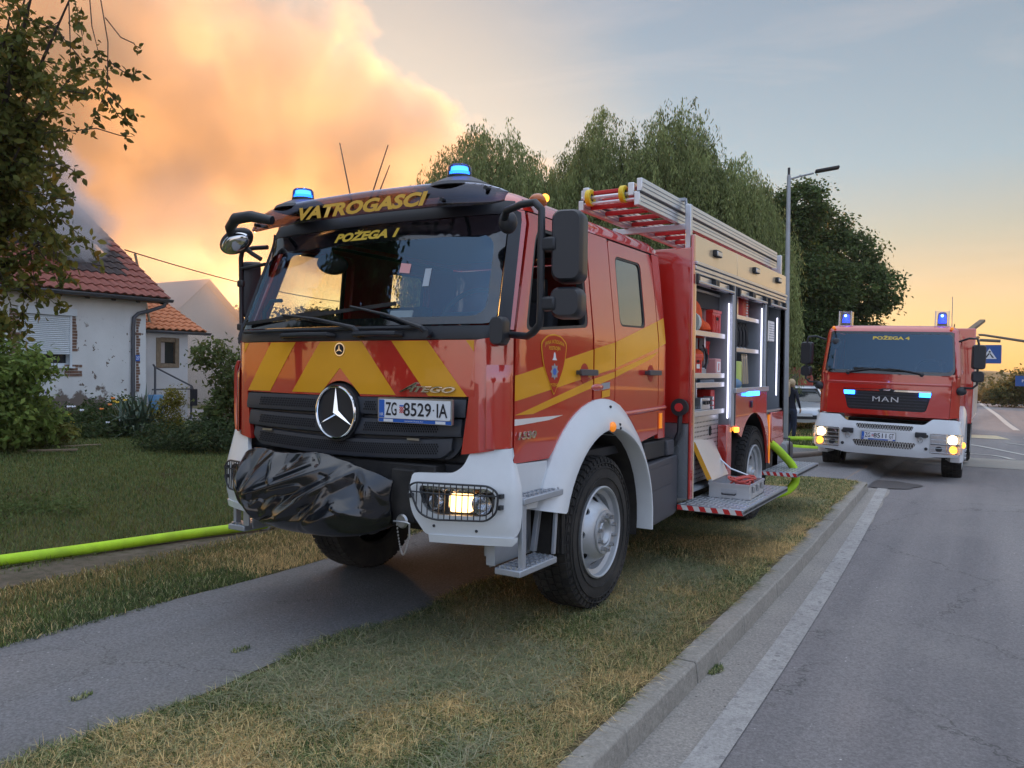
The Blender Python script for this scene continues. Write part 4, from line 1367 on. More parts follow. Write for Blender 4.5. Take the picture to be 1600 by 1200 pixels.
# -- equipment body of the first engine
mat('body_grey', (0.27, 0.30, 0.34), 0.5, metal=0.3, dirt=0.15)
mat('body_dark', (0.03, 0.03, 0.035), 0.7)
mat('orange_cloth', (0.85, 0.10, 0.015), 0.75, var=0.25, vscale=12)
mat('crate_red', (0.62, 0.03, 0.025), 0.4)
mat('hose_black', (0.02, 0.022, 0.03), 0.5)
mat('canister_green', (0.55, 0.66, 0.18), 0.4)
mat('canister_white', (0.62, 0.66, 0.60), 0.45)
mat('bottle_blue', (0.08, 0.22, 0.40), 0.35)
mat('hose_lime', (0.50, 0.84, 0.02), 0.62, bump=0.35, bscale=150, var=0.22, vscale=5.0, dirt=0.28)
mat('hose_grey', (0.30, 0.27, 0.25), 0.6, dirt=0.3)
mat('ladder_red', (0.55, 0.03, 0.03), 0.4)
mat('roller_yellow', (0.75, 0.55, 0.02), 0.4)
mat('silver_white', (0.70, 0.72, 0.75), 0.30, metal=0.75, dirt=0.06)
mat('copper_red', (0.55, 0.08, 0.06), 0.4)

def build_body1():
    T = T1
    Xo, Y0, Y1 = 1.25, 2.90, 6.35
    # front bulkhead with checker plate at its foot
    o = MB()
    o.b2(-Xo, Xo - 0.012, Y0, Y0 + 0.04, 1.19, 2.685)
    o.obj('bulkhead', 'paint_red', T, bev=0.01)
    MB().b2(Xo - 0.02, Xo + 0.004, Y0 - 0.006, Y0 + 0.055, 0.545, 2.79).obj('corner_post', 'paint_red', T, bev=0.008)
    cp = MB().b2(0.75, Xo - 0.022, Y0 - 0.001, Y0 + 0.03, 0.55, 1.185).obj('checker_panel', 'checker_plate', T)
    lug = MB()
    for i in range(9):
        for j in range(12):
            x = 0.78 + i * 0.052; z = 0.58 + j * 0.051
            if x < 1.21: lug.box((x, Y0 - 0.002, z), (0.034, 0.006, 0.010), ry=math.radians(45 if (i + j) % 2 else -45))
    lug.obj('checker_lugs', 'checker_plate', cp, smooth=0)['kind'] = 'stuff'
    # lashing knob and hose on the bulkhead
    kn = MB().lathe([(0, 0.0), (0, 0.075), (0.05, 0.07), (0.06, 0.03), (0.06, 0.0)], c=(1.17, 2.83, 1.33), axis='Y', n=20).obj('socket_cap', 'plastic_dark', T)
    MB().cyl((1.17, 2.815, 1.33), (1.17, 2.84, 1.33), 0.035).obj('socket_button', 'print_red', kn)
    MB().tube([(1.17, 2.86, 1.27), (1.17, 2.84, 1.12), (1.13, 2.84, 1.02), (1.06, 2.86, 0.96)], 0.022, 8).obj('air_hose', 'plastic_black', kn)
    # roof slab, floor, walls
    w = MB()
    w.b2(-Xo + 0.01, Xo - 0.03, Y0 + 0.04, Y1 - 0.01, 2.50, 2.68)
    w.b2(-Xo, -Xo + 0.03, Y0 + 0.04, Y1, 0.60, 2.80)
    w.b2(-Xo + 0.03, Xo - 0.02, Y1 - 0.03, Y1, 0.85, 2.78)
    w.obj('body_shell', 'paint_red', T)
    i_ = MB()
    i_.b2(0.46, 0.48, Y0 + 0.04, Y1 - 0.04, 0.62, 2.50)          # back wall of the lockers
    i_.b2(0.48, Xo - 0.03, Y0 + 0.041, Y0 + 0.055, 0.62, 2.50)
    i_.b2(0.48, Xo - 0.03, Y0 + 0.056, 4.10, 0.585, 0.61)
    i_.b2(0.48, Xo - 0.02, 4.10, 4.13, 0.62, 2.48)
    i_.b2(0.48, Xo - 0.02, 5.36, 5.39, 1.446, 2.48)
    i_.b2(0.48, Xo - 0.05, 5.66, 5.68, 0.91, 1.419)
    i_.b2(0.48, Xo - 0.05, 5.40, 5.68, 1.42, 1.44)
    i_.b2(0.48, Xo - 0.03, 4.14, 5.35, 1.42, 1.445)
    i_.b2(0.48, Xo - 0.03, 5.66, Y1 - 0.05, 0.88, 0.909)
    i_.b2(0.98, 1.0, 5.69, Y1 - 0.05, 0.912, 1.75)
    i_.b2(0.48, Xo - 0.05, Y1 - 0.045, Y1 - 0.031, 0.92, 2.44)
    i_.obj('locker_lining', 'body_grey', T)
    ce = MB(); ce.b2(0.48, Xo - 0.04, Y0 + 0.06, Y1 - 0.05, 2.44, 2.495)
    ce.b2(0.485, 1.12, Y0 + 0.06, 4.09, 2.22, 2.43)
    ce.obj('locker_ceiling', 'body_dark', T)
    # upper panels, sunset reflection put into their beige colour
    for (ya, yb) in ((Y0 + 0.058, 4.235), (4.243, Y1)):
        pn = MB().b2(Xo - 0.028, Xo, ya, yb, 2.575, 2.80).obj('upper_panel', 'panel_beige', T, bev=0.004)
    for y in (3.53, 4.89, 5.90):
        h = MB().prism(roundpoly([(y - 0.09, 2.675), (y + 0.09, 2.675), (y + 0.09, 2.735), (y - 0.09, 2.735)], 0.015), 'X', Xo, Xo + 0.035).obj('area_lamp', 'plastic_dark', T, bev=0.006)
        MB().b2(Xo + 0.03, Xo + 0.042, y - 0.07, y + 0.075, 2.682, 2.722).obj('lens', 'aluminium', h, bev=0.004)
    # gutter rails
    for k, (z0, z1, xo) in enumerate(((2.545, 2.572, 0.022), (2.505, 2.540, 0.010), (2.475, 2.502, 0.0))):
        MB().b2(Xo - 0.05, Xo + xo, Y0 + 0.056, Y1 + 0.01, z0, z1).obj('gutter_rail', 'aluminium', T, bev=0.004)
    # rolled up shutters: pull bar and slats under the rail
    for (ya, yb) in ((2.965, 4.085), (4.255, 5.37), (5.50, 6.30)):
        sh = MB().b2(Xo - 0.07, Xo - 0.015, ya, yb, 2.395, 2.468).obj('roller_shutter', 'silver_white', T, bev=0.004)
        MB().tube([(Xo + 0.02, ya + 0.02, 2.40), (Xo + 0.02, yb - 0.02, 2.40)], 0.014, 10).obj('pull_bar', 'aluminium', sh)
        for t in (0.03, 0.47, 0.53, 0.97):
            y = ya + (yb - ya) * t
            MB().box((Xo + 0.002, y, 2.425), (0.05, 0.05, 0.085)).obj('bar_bracket', 'plastic_black', sh, bev=0.006)
    # posts with led strips
    for (ya, yb, z0, led) in ((4.10, 4.25, 1.10, (4.075, 1.18, 2.30)), (5.39, 5.495, 1.45, (5.34, 1.46, 2.34)), (6.30, Y1, 0.9, (6.07, 1.36, 2.28))):
        MB().b2(Xo - 0.05, Xo + 0.002, ya, yb, z0, 2.475).obj('locker_post', 'aluminium_dull', T, bev=0.004)
        MB().b2(Xo - 0.045, Xo + 0.008, yb - 0.05, yb - 0.03, z0 + 0.002, 2.473).obj('post_guide', 'plastic_dark', T)
        y, za, zb = led
        MB().b2(Xo - 0.034, Xo - 0.024, y - 0.008, y + 0.006, za, zb).obj('led_strip', 'led_white', T)
    MB().b2(Xo - 0.028, Xo + 0.004, Y0 + 0.056, Y0 + 0.085, 0.545, 2.47).obj('shutter_guide', 'panel_beige', T)
    # shelves and trays in locker one
    for (z, ya, yb, m_) in ((1.965, 2.99, 4.05, 'silver_white'), (1.585, 2.99, 4.05, 'silver_white'), (1.50, 3.20, 4.05, 'silver_white'), (1.245, 2.99, 4.06, 'silver_white')):
        sh = MB(); sh.b2(0.50, Xo - 0.06, ya, yb, z, z + 0.012); sh.b2(Xo - 0.075, Xo - 0.055, ya, yb, z - 0.012, z + 0.035)
        sh.obj('shelf', m_, T, bev=0.003)
    MB().b2(1.05, 1.10, 3.70, 3.74, 1.62, 2.36).obj('rack_upright', 'silver_white', T)
    MB().b2(1.02, 1.05, 3.62, 3.66, 1.30, 2.36).obj('rack_upright', 'aluminium', T)
    MB().b2(1.0, 1.14, 3.0, 4.05, 2.36, 2.38).obj('rack_rail', 'aluminium', T)
    MB().b2(0.50, 0.52, 3.0, 4.07, 1.62, 2.35).obj('rack_back', 'crate_red', T)
    # perforated tool board
    pb = MB().b2(1.135, 1.15, 3.03, 4.02, 0.63, 1.225).obj('tool_board', 'silver_white', T, bev=0.003)
    hl = MB()
    for i in range(22):
        for j in range(13):
            hl.b2(1.1505, 1.1515, 3.07 + i * 0.043, 3.085 + i * 0.043, 0.66 + j * 0.042, 0.672 + j * 0.042)
    hl.obj('peg_holes', 'hole_dark', pb, smooth=0)['kind'] = 'stuff'
    MB().prism(roundpoly([(3.72, 1.03), (3.78, 1.03), (3.78, 1.12), (3.72, 1.12)], 0.028), 'X', 1.1515, 1.156).obj('grip_hole', 'hole_dark', pb)
    MB().tube([(1.16, 3.05, 1.10), (1.19, 3.03, 1.04), (1.18, 3.06, 0.97), (1.16, 3.10, 1.02)], 0.009, 6).obj('cable_loop', 'plastic_black', pb)
    # shelves in lockers two and three
    for (z, ya, yb) in ((2.185, 4.15, 5.33), (1.85, 4.15, 5.33)):
        sh = MB(); sh.b2(0.50, Xo - 0.06, ya, yb, z, z + 0.012); sh.b2(Xo - 0.075, Xo - 0.055, ya, yb, z - 0.012, z + 0.032)
        sh.obj('shelf', 'silver_white', T, bev=0.003)
    # wheel arch panel of the body
    ar = arc(4.93, 0.52, 0.66, 158, 22, 14)
    ol = [(4.142, 1.42), (4.142, 1.06), (4.33, 1.02)] + [(y, max(z, 0.6)) for y, z in arc(4.97, 0.56, 0.64, 140, 0, 14)] + [(5.68, 0.58), (5.68, 0.86), (5.50, 1.16), (5.50, 1.42)]
    BQ = lambda y, z, d=0.0: (Xo + d, y, z)
    panel('rear_wheel_arch', ol, [], BQ, 'paint_red', T, 0.08, 0.03, 0.0)
    ln = MB()
    V = []
    pts = arc(4.97, 0.56, 0.66, 200, -20, 20)
    for (y, z) in pts: V += [(0.60, y, z), (1.22, y, z)]
    ln.add(V, [(2 * i, 2 * i + 1, 2 * i + 3, 2 * i + 2) for i in range(len(pts) - 1)])
    ln.obj('arch_liner', 'chassis', T)
    # frame bars behind the wheel
    fr = MB()
    fr.b2(1.14, 1.20, 5.60, 5.66, 0.5, 1.1)
    for z in (0.62, 0.78, 0.94): fr.b2(1.12, 1.16, 5.50, 5.62, z, z + 0.06)
    fr.obj('arch_bracket', 'plastic_dark', T)
    # blue flasher strip
    fb = MB().b2(Xo - 0.01, Xo + 0.03, 4.16, 5.47, 1.425, 1.475).obj('flasher_bar', 'aluminium', T, bev=0.004)
    MB().b2(Xo + 0.005, Xo + 0.042, 4.60, 5.02, 1.385, 1.432).obj('flasher', 'flash_blue', fb, bev=0.006)
    MB().b2(Xo + 0.0, Xo + 0.018, 4.80, 4.84, 1.26, 1.33).obj('latch', 'plastic_black', T, bev=0.004)
    # lower red posts
    MB().b2(Xo - 0.10, Xo - 0.004, 3.985, 4.14, 0.56, 1.12).obj('lower_post', 'paint_red', T, bev=0.008)
    mk = MB().b2(Xo - 0.004, Xo + 0.03, 4.21, 4.29, 1.035, 1.085).obj('marker_lamp', 'amber_on', T, bev=0.008)
    MB().b2(Xo - 0.03, Xo + 0.004, 5.72, 6.34, 0.86, 1.17).obj('rear_skirt', 'paint_red', T, bev=0.01)
    MB().prism([(5.72, 0.86), (6.34, 0.86), (6.34, 0.80), (5.95, 0.70)], 'X', Xo - 0.03, Xo + 0.002).obj('rear_skirt', 'paint_red', T)
    MB().b2(Xo - 0.045, Xo - 0.01, 5.52, 6.32, 1.18, 1.20).obj('sill_plate', 'aluminium', T)
    MB().b2(Xo - 0.02, Xo + 0.006, 5.625, 5.66, 0.60, 1.15).obj('side_reflector', 'amber_lens', T)
    MB().b2(0.7, 1.2, 5.66, 6.3, 0.5, 0.78).obj('rear_box', 'plastic_dark', T, bev=0.01)
    # walk-on steps folded down, checker surface and warning tape
    for (x0, x1, ya, yb) in ((1.17, 1.725, 2.82, 4.42), (1.19, 1.585, 5.55, 6.78)):
        zt = 0.515
        st = MB().b2(x0, x1, ya, yb, zt - 0.052, zt).obj('folding_step', 'checker_plate', T, bev=0.006)
        lg = MB()
        n1 = int((x1 - x0) / 0.045); n2 = int((yb - ya) / 0.07)
        for i in range(n1):
            for j in range(n2):
                x = x0 + 0.03 + i * 0.045; y = ya + 0.04 + j * 0.07
                lg.box((x, y, zt + 0.002), (0.012, 0.055, 0.006), rz=0.35 if (i + j) % 2 else -0.35)
        lo = lg.obj('tread_lugs', 'silver_white', st, smooth=0); lo['kind'] = 'stuff'
        n = 11
        for i in range(n):
            w_ = (x1 - x0) / n
            xa = x0 + i * w_
            MB().add([(xa, ya - 0.003, zt - 0.047), (xa + w_, ya - 0.003, zt - 0.047), (xa + w_ - 0.02, ya - 0.003, zt - 0.006), (xa - 0.02 if i else xa, ya - 0.003, zt - 0.006)], [(0, 1, 2, 3)]).obj('warning_tape', 'print_red' if i % 2 == 0 else 'white_plastic', st, smooth=0)
        ed = MB()
        for j in range(int((yb - ya) / 0.04)):
            ed.b2(x1, x1 + 0.002, ya + 0.01 + j * 0.04, ya + 0.03 + j * 0.04, zt - 0.036, zt - 0.016)
        ed.obj('edge_slots', 'hole_dark', st, smooth=0)['kind'] = 'stuff'
    # step stays
    for y in (2.95, 4.3, 5.65, 6.6):
        MB().bar((1.0, y, 0.50), (1.25, y, 0.47), 0.03, 0.03).obj('step_stay', 'plastic_dark', T)
    # roof gallery posts
    for (y, z1) in ((2.905, 3.05), (6.20, 3.04)):
        MB().b2(1.175, 1.225, y, y + 0.05, 2.68, z1).obj('gallery_post', 'aluminium', T, bev=0.004)
        MB().b2(0.52, 1.175, y + 0.005, y + 0.045, 2.84, 2.89).obj('gallery_bar', 'aluminium', T, bev=0.004)
    MB().b2(0.505, 0.545, 2.905, 2.955, 2.68, 2.90).obj('gallery_post', 'aluminium', T, bev=0.004)
    # pump panel box under the rear step
    MB().b2(1.0, 1.20, 6.0, 6.33, 0.45, 0.80).obj('valve_box', 'aluminium_dull', T, bev=0.02)

build_body1()

def thing(name, label, cat, loc=(0, 0, 0), rz=0.0, group=None):
    return empty(name, loc, rz, label, cat, group)

def build_ladder():
    L = thing('ladder', 'aluminium extension ladder with red rungs and yellow rollers lying on the fire engine roof', 'ladder', (0.865, 4.2, 2.89))
    X0, X1 = 0.63 - 0.865, 1.10 - 0.865
    ya, yb = 2.02 - 4.2, 6.42 - 4.2
    for (x, h, y0_) in ((X1, 0.215, ya), (X0, 0.17, ya)):
        nlev = 2
        for k in range(nlev):
            z0 = k * h / 2
            r_ = MB()
            dx = 0.0 if k == 0 else (0.012 if x > 0 else 0.012)
            r_.b2(x - 0.022 + dx, x + 0.022 + dx, y0_ + (0.02 * k), yb - 0.03 * k, z0 + 0.004, z0 + h / 2 - 0.004)
            ro = r_.obj('rail', 'silver_white', L, bev=0.004)
            g_ = MB()
            for zz in (0.32, 0.62):
                g_.b2(x + 0.022 + dx, x + 0.026 + dx, y0_ + 0.03, yb - 0.05, z0 + h / 2 * zz, z0 + h / 2 * zz + 0.006)
            g_.obj('rail_rib', 'aluminium_dull', ro)
            if k == 0:
                MB().b2(x - 0.024, x + 0.030, y0_ + 0.01, yb, h / 2 - 0.012, h / 2 + 0.006).obj('rail_lip', 'body_dark', ro)
    n = 15
    for i in range(n):
        y = ya + 0.14 + i * 0.28
        MB().b2(X0 + 0.02, X1 - 0.02, y - 0.016, y + 0.016, 0.03, 0.065).obj('rung', 'ladder_red', L, bev=0.006)
    for i in range(7):
        y = ya + 0.05 + i * 0.28
        MB().b2(X0 + 0.02, X1 - 0.02, y - 0.014, y + 0.014, 0.125, 0.155).obj('rung', 'ladder_red', L, bev=0.006)
    for x in (X0 + 0.07, X1 - 0.115):
        w_ = MB().lathe([(-0.02, 0.03), (-0.02, 0.066), (0.02, 0.066), (0.02, 0.03)], c=(x, ya + 0.02, 0.10), axis='X', n=28, closed=True).obj('roller', 'roller_yellow', L, bev=0.004)
        MB().lathe([(-0.015, 0.0), (-0.015, 0.035), (0.015, 0.035), (0.015, 0.0)], c=(x, ya + 0.02, 0.10), axis='X', n=18).obj('roller_hub', 'plastic_black', w_)
    MB().cyl((X0, ya + 0.02, 0.10), (X1, ya + 0.02, 0.10), 0.014).obj('roller_axle', 'silver_white', L)
    MB().cyl((X0, ya + 0.02, 0.055), (X1, ya + 0.02, 0.055), 0.012).obj('roller_axle', 'silver_white', L)
    for x in (X0 + 0.04, X1 - 0.05):
        MB().box((x, ya + 0.05, 0.13), (0.05, 0.10, 0.10)).obj('end_bracket', 'silver_white', L, bev=0.006)
    MB().b2(X0 - 0.05, X1 + 0.06, 2.93 - 4.2, 2.98 - 4.2, 0.200, 0.225).obj('strap', 'aluminium_dull', L)
    MB().tube([(X1 + 0.06, 2.955 - 4.2, 0.22), (X1 + 0.07, 2.955 - 4.2, 0.10), (X1 + 0.07, 2.955 - 4.2, -0.05)], 0.012, 6).obj('strap', 'aluminium_dull', L)

build_ladder()

# -- black sheet over the winch
def build_sheet():
    nu, nv = 200, 150
    rs = np.random.RandomState(5)
    V = np.zeros((nv + 1, nu + 1, 3))
    for j in range(nv + 1):
        t = j / nv                       # 0 top front edge ... 1 bottom back
        for i in range(nu + 1):
            s = -1 + 2 * i / nu
            V[j, i] = (s, t, 0)
    s = V[..., 0]; t = V[..., 1]
    x = -0.225 + 0.655 * s * (1 - 0.10 * t ** 2)
    ztop = 1.075 - 0.045 * np.clip((s - 0.2), 0, 1) + 0.01 * np.sin(s * 7) - 0.07 * np.clip(np.abs(s + 0.02) ** 6, 0, 1)
    zbot = 0.585 + 0.16 * np.clip(-s, 0, 1) ** 2.0 + 0.03 * np.clip(s, 0, 1) ** 2
    pinch = 0.30 * np.clip(s, 0, 1) ** 7
    zm = 0.80
    ztop = ztop + (zm - ztop) * pinch * 0.6; zbot = zbot + (zm - zbot) * pinch
    z = ztop + (zbot - ztop) * (np.sin(t * PI / 2 * 1.0) ** 0.9)
    belly = np.sin(PI * np.clip(t * 0.9 + 0.06, 0, 1)) ** 0.6
    y = -0.06 - 0.27 * belly * (1 - np.abs(s) ** 5) + 0.10 * t ** 6
    # folds: creases running between gather points
    disp = np.zeros_like(x)
    def seg(ax, az, bx, bz, w, amp):
        dx, dz = bx - ax, bz - az
        L2 = dx * dx + dz * dz
        q = np.clip(((x - ax) * dx + (z - az) * dz) / L2, 0, 1)
        d = np.hypot(x - (ax + q * dx), z - (az + q * dz))
        return amp * np.maximum(0, 1 - d / w) * (0.35 + 0.65 * np.sin(PI * q) ** 0.5)
    folds = [(-0.86, 1.03, -0.60, 0.80, 0.10, 0.05), (-0.60, 0.80, -0.44, 1.06, 0.08, 0.05), (-0.60, 0.80, -0.48, 0.66, 0.07, 0.04), (-0.60, 0.80, 0.12, 1.03, 0.07, 0.045),
             (-0.52, 0.86, -0.06, 1.04, 0.06, 0.03), (-0.30, 0.68, 0.10, 0.92, 0.06, 0.04), (0.10, 0.92, 0.28, 1.03, 0.07, 0.05), (-0.14, 0.80, 0.20, 0.98, 0.05, 0.03),
             (0.28, 1.03, 0.42, 0.82, 0.08, 0.05), (-0.82, 0.92, -0.62, 0.81, 0.06, 0.035), (-0.40, 0.84, -0.12, 0.90, 0.04, 0.025), (-0.46, 0.65, -0.02, 0.70, 0.06, 0.025),
             (-0.05, 0.66, 0.30, 0.80, 0.07, 0.035), (0.16, 0.80, 0.40, 0.72, 0.05, 0.03), (-0.75, 1.0, -0.66, 0.74, 0.05, 0.03), (-0.44, 1.05, -0.36, 0.88, 0.06, 0.04), (0.33, 0.97, 0.36, 0.70, 0.05, 0.035)]
    for k in range(26):
        ax, az = rs.uniform(-0.85, 0.4), rs.uniform(0.62, 1.03)
        an = rs.uniform(0.2, 1.2) if rs.rand() < 0.7 else rs.uniform(1.6, 2.8)
        ln = rs.uniform(0.08, 0.28)
        folds.append((ax, az, ax + ln * math.cos(an), az + ln * math.sin(an), rs.uniform(0.025, 0.05), rs.uniform(-0.018, 0.022)))
    for f in folds: disp = np.where(np.abs(seg(*f)) > np.abs(disp) * 0.6, disp * 0.5 + seg(*f), disp)
    for _ in range(2):
        q = np.pad(disp, 1, mode='edge')
        disp = (q[1:-1, 1:-1] * 2 + q[:-2, 1:-1] + q[2:, 1:-1] + q[1:-1, :-2] + q[1:-1, 2:]) / 6
    y = y - disp
    V = np.stack([x * 0.95 + 0.075, y, z + 0.042], -1).reshape(-1, 3)
    mb = MB()
    nu1 = nu + 1
    F = [(j * nu1 + i, j * nu1 + i + 1, (j + 1) * nu1 + i + 1, (j + 1) * nu1 + i) for j in range(nv) for i in range(nu)]
    me = bpy.data.meshes.new('plastic_sheet')
    me.from_pydata([tuple(p) for p in V], [], F)
    me.polygons.foreach_set('use_smooth', [True] * len(me.polygons))
    o = mesh_obj('plastic_sheet', me, 'bag_black')
    sd = o.modifiers.new('thickness', 'SOLIDIFY'); sd.thickness = 0.003
    tag(o, 'creased glossy black plastic sheet wrapped round the winch under the radiator grille', 'plastic sheet')
    return o

build_sheet()

# -- loose equipment in the lockers
def crate(name, label, loc, d, m='crate_red', rz=0.0, cat='crate', rim=True):
    t = thing(name, label, cat, loc, rz)
    w, l, h = d
    b = MB()
    for (x0, x1, y0, y1) in ((-w / 2, w / 2, -l / 2, -l / 2 + 0.012), (-w / 2, w / 2, l / 2 - 0.012, l / 2), (-w / 2, -w / 2 + 0.012, -l / 2 + 0.012, l / 2 - 0.012), (w / 2 - 0.012, w / 2, -l / 2 + 0.012, l / 2 - 0.012)):
        b.b2(x0, x1, y0, y1, 0.005, h)
    b.b2(-w / 2, w / 2, -l / 2, l / 2, 0.0, 0.012)
    b.obj('crate_body', m, t)
    if rim:
        MB().b2(-w / 2 - 0.008, w / 2 + 0.008, -l / 2 - 0.008, l / 2 + 0.008, h - 0.03, h).obj('crate_rim', m, t, bev=0.004)
        for k in range(max(2, int(l / 0.06))):
            y = -l / 2 + 0.02 + k * 0.06
            MB().b2(w / 2, w / 2 + 0.006, y, y + 0.02, 0.03, h - 0.05).obj('crate_rib', m, t)
        MB().b2(w / 2 + 0.006, w / 2 + 0.009, -0.035, 0.035, h * 0.6, h * 0.72).obj('hand_hole', 'hole_dark', t)
    return t

def canister(name, label, loc, d, m, capm='plastic_black', cat='canister', group=None, rz=0.0):
    t = thing(name, label, cat, loc, rz, group)
    w, l, h = d
    MB().prism(rrect(-w / 2, w / 2, -l / 2, l / 2, min(w, l) * 0.25), 'Z', 0, h * 0.88).obj('canister_body', m, t, bev=0.012)
    MB().tube([(0, -l * 0.25, h * 0.86), (0, -l * 0.22, h * 0.97), (0, l * 0.15, h * 0.97), (0, l * 0.2, h * 0.86)], 0.012, 6).obj('handle', m, t)
    MB().cyl((0, l * 0.32, h * 0.86), (0, l * 0.32, h), min(w, l) * 0.16).obj('cap', capm, t)
    return t

def bottle(label, loc, r, h, m, capm='white_plastic', group=None):
    t = thing('bottle', label, 'bottle', loc, 0, group)
    MB().lathe([(0, 0.0), (0, r), (h * 0.62, r), (h * 0.74, r * 0.45), (h * 0.84, r * 0.4), (h * 0.84, 0)], axis='Z', n=16).obj('bottle_body', m, t)
    MB().cyl((0, 0, h * 0.83), (0, 0, h), r * 0.42, 12).obj('cap', capm, t)
    return t

def build_gear():
    # upper shelf of the first locker
    t = thing('rescue_bag', 'bright orange rescue bag with grey reflective band on the top shelf of the front locker', 'bag', (1.03, 3.30, 1.98))
    b = MB().sphere((0, 0.06, 0.17), 0.2, n=20, m=12, sc=(0.7, 1.15, 0.85)).sphere((0.02, 0.20, 0.09), 0.13, n=16, m=10, sc=(0.8, 1.4, 0.7))
    b.obj('bag_body', 'orange_cloth', t, smooth=70)
    MB().lathe([(-0.04, 0.0), (-0.04, 0.112), (0.06, 0.100), (0.06, 0.0)], c=(0.06, -0.02, 0.095), axis='Y', n=20).obj('reflective_band', 'canister_white', t)
    t = thing('coiled_rope', 'small blue and grey rope coil beside the orange bag', 'rope', (1.08, 3.07, 1.98))
    for k in range(4):
        mb = MB(); pts = [(0.0 + 0.012 * k, 0.055 * math.cos(a), 0.10 + 0.02 * k + 0.07 * math.sin(a)) for a in [2 * PI * i / 18 for i in range(19)]]
        mb.tube(pts, 0.012, 6).obj('rope_turn', 'bottle_blue' if k % 2 else 'canister_white', t)
    crate('crate', 'bright red plastic crate at the rear end of the top shelf of the front locker', (1.05, 3.88, 1.98), (0.22, 0.26, 0.24))
    crate('crate', 'dark red crate standing on the second shelf below the top crate', (0.95, 3.86, 1.60), (0.2, 0.30, 0.33))
    crate('crate', 'small red bottle crate with white label on the second shelf of the front locker', (1.09, 3.28, 1.60), (0.17, 0.25, 0.19))
    o = MB().b2(1.179, 1.182, 3.24, 3.33, 1.66, 1.70).obj('label_card', 'white_plastic', None)
    tag(o, 'white card stuck to the small red bottle crate', 'card')
    canister('canister', 'grey plastic container beside the small red bottle crate', (1.05, 3.08, 1.60), (0.20, 0.12, 0.26), 'aluminium_dull')
    for i, (x, y) in enumerate(((1.06, 3.17), (1.05, 3.24), (1.05, 3.32))):
        bottle(['tall pale blue spray bottle nearest the locker corner post', 'middle pale blue bottle standing in the small red crate', 'pale blue bottle nearest the orange power tool'][i], (x, y, 1.625), 0.028, 0.27 - 0.02 * i, 'bottle_blue')
    t = thing('power_tool', 'orange and black power tool with hanging strap on the second shelf', 'power tool', (1.06, 3.58, 1.60))
    MB().sphere((0, 0, 0.17), 0.085, sc=(0.8, 1.3, 0.9)).obj('housing', 'orange_cloth', t)
    MB().tube([(0.02, 0.05, 0.23), (0.05, 0.14, 0.24), (0.05, 0.18, 0.12), (0.04, 0.06, 0.03)], 0.016, 8).obj('grip', 'plastic_black', t)
    MB().tube([(0.06, 0.02, 0.28), (0.09, 0.08, 0.18), (0.09, 0.02, 0.06)], 0.009, 6).obj('strap', 'plastic_black', t)
    MB().b2(-0.06, 0.06, -0.08, 0.14, 0.0, 0.07).obj('tool_base', 'aluminium_dull', t, bev=0.01)
    t = thing('first_aid_box', 'pink and white first aid box on the second shelf next to the light strip', 'box', (1.08, 3.93, 1.60))
    MB().b2(-0.09, 0.09, -0.085, 0.085, 0, 0.16).obj('box_body', 'print_pinkwhite', t, bev=0.01)
    MB().b2(0.09, 0.092, -0.055, 0.055, 0.03, 0.13).obj('box_label', 'white_plastic', t)
    MB().b2(0.092, 0.094, -0.012, 0.012, 0.045, 0.115).obj('box_cross', 'crate_red', t)
    t = thing('folded_sack', 'folded beige sack lying at the back of the second shelf', 'sack', (0.86, 3.70, 1.60))
    MB().sphere((0, 0, 0.10), 0.15, sc=(0.8, 1.5, 0.75)).obj('sack_body', 'panel_beige', t)
    # counter
    t = thing('tool_case', 'white upright case with clasps on the lower counter of the front locker', 'case', (1.08, 3.06, 1.26))
    MB().b2(-0.10, 0.10, -0.05, 0.06, 0, 0.19).obj('case_body', 'white_plastic', t, bev=0.008)
    MB().b2(-0.11, 0.11, -0.06, 0.07, 0.19, 0.215).obj('case_lid', 'white_plastic', t, bev=0.005)
    t = thing('fuse_box', 'light grey valve block with small knobs on the lower counter', 'valve block', (1.06, 3.72, 1.26))
    MB().b2(-0.10, 0.08, -0.20, 0.06, 0, 0.13).obj('block_body', 'aluminium', t, bev=0.008)
    for k in range(3):
        MB().cyl((0.08, -0.14 + k * 0.07, 0.085), (0.105, -0.14 + k * 0.07, 0.085), 0.018, 12).obj('knob', 'plastic_black', t)
        MB().cyl((0.0, 0.12, 0.03 + k * 0.045), (0.09, 0.12, 0.03 + k * 0.045), 0.02, 12).obj('fitting', 'silver_white', t)
    t = thing('tool_tray', 'low grey tray of small tools on the lower counter', 'tray', (1.07, 3.36, 1.26))
    MB().b2(-0.10, 0.08, -0.17, 0.15, 0, 0.03).obj('tray_body', 'aluminium_dull', t, bev=0.004)
    for k in range(5):
        MB().cyl((-0.05, -0.13 + k * 0.06, 0.04), (0.05, -0.11 + k * 0.06, 0.045), 0.012, 8).obj('socket', 'steel', t)
    t = thing('drawer_tray', 'flat open tray of blue tools slung under the second shelf', 'tray', (1.10, 3.66, 1.515))
    MB().b2(-0.2, 0.05, -0.22, 0.25, 0.0, 0.02).obj('tray_body', 'plastic_dark', t, bev=0.004)
    MB().b2(0.02, 0.045, -0.20, 0.22, 0.02, 0.045).obj('tool_bar', 'bottle_blue', t)
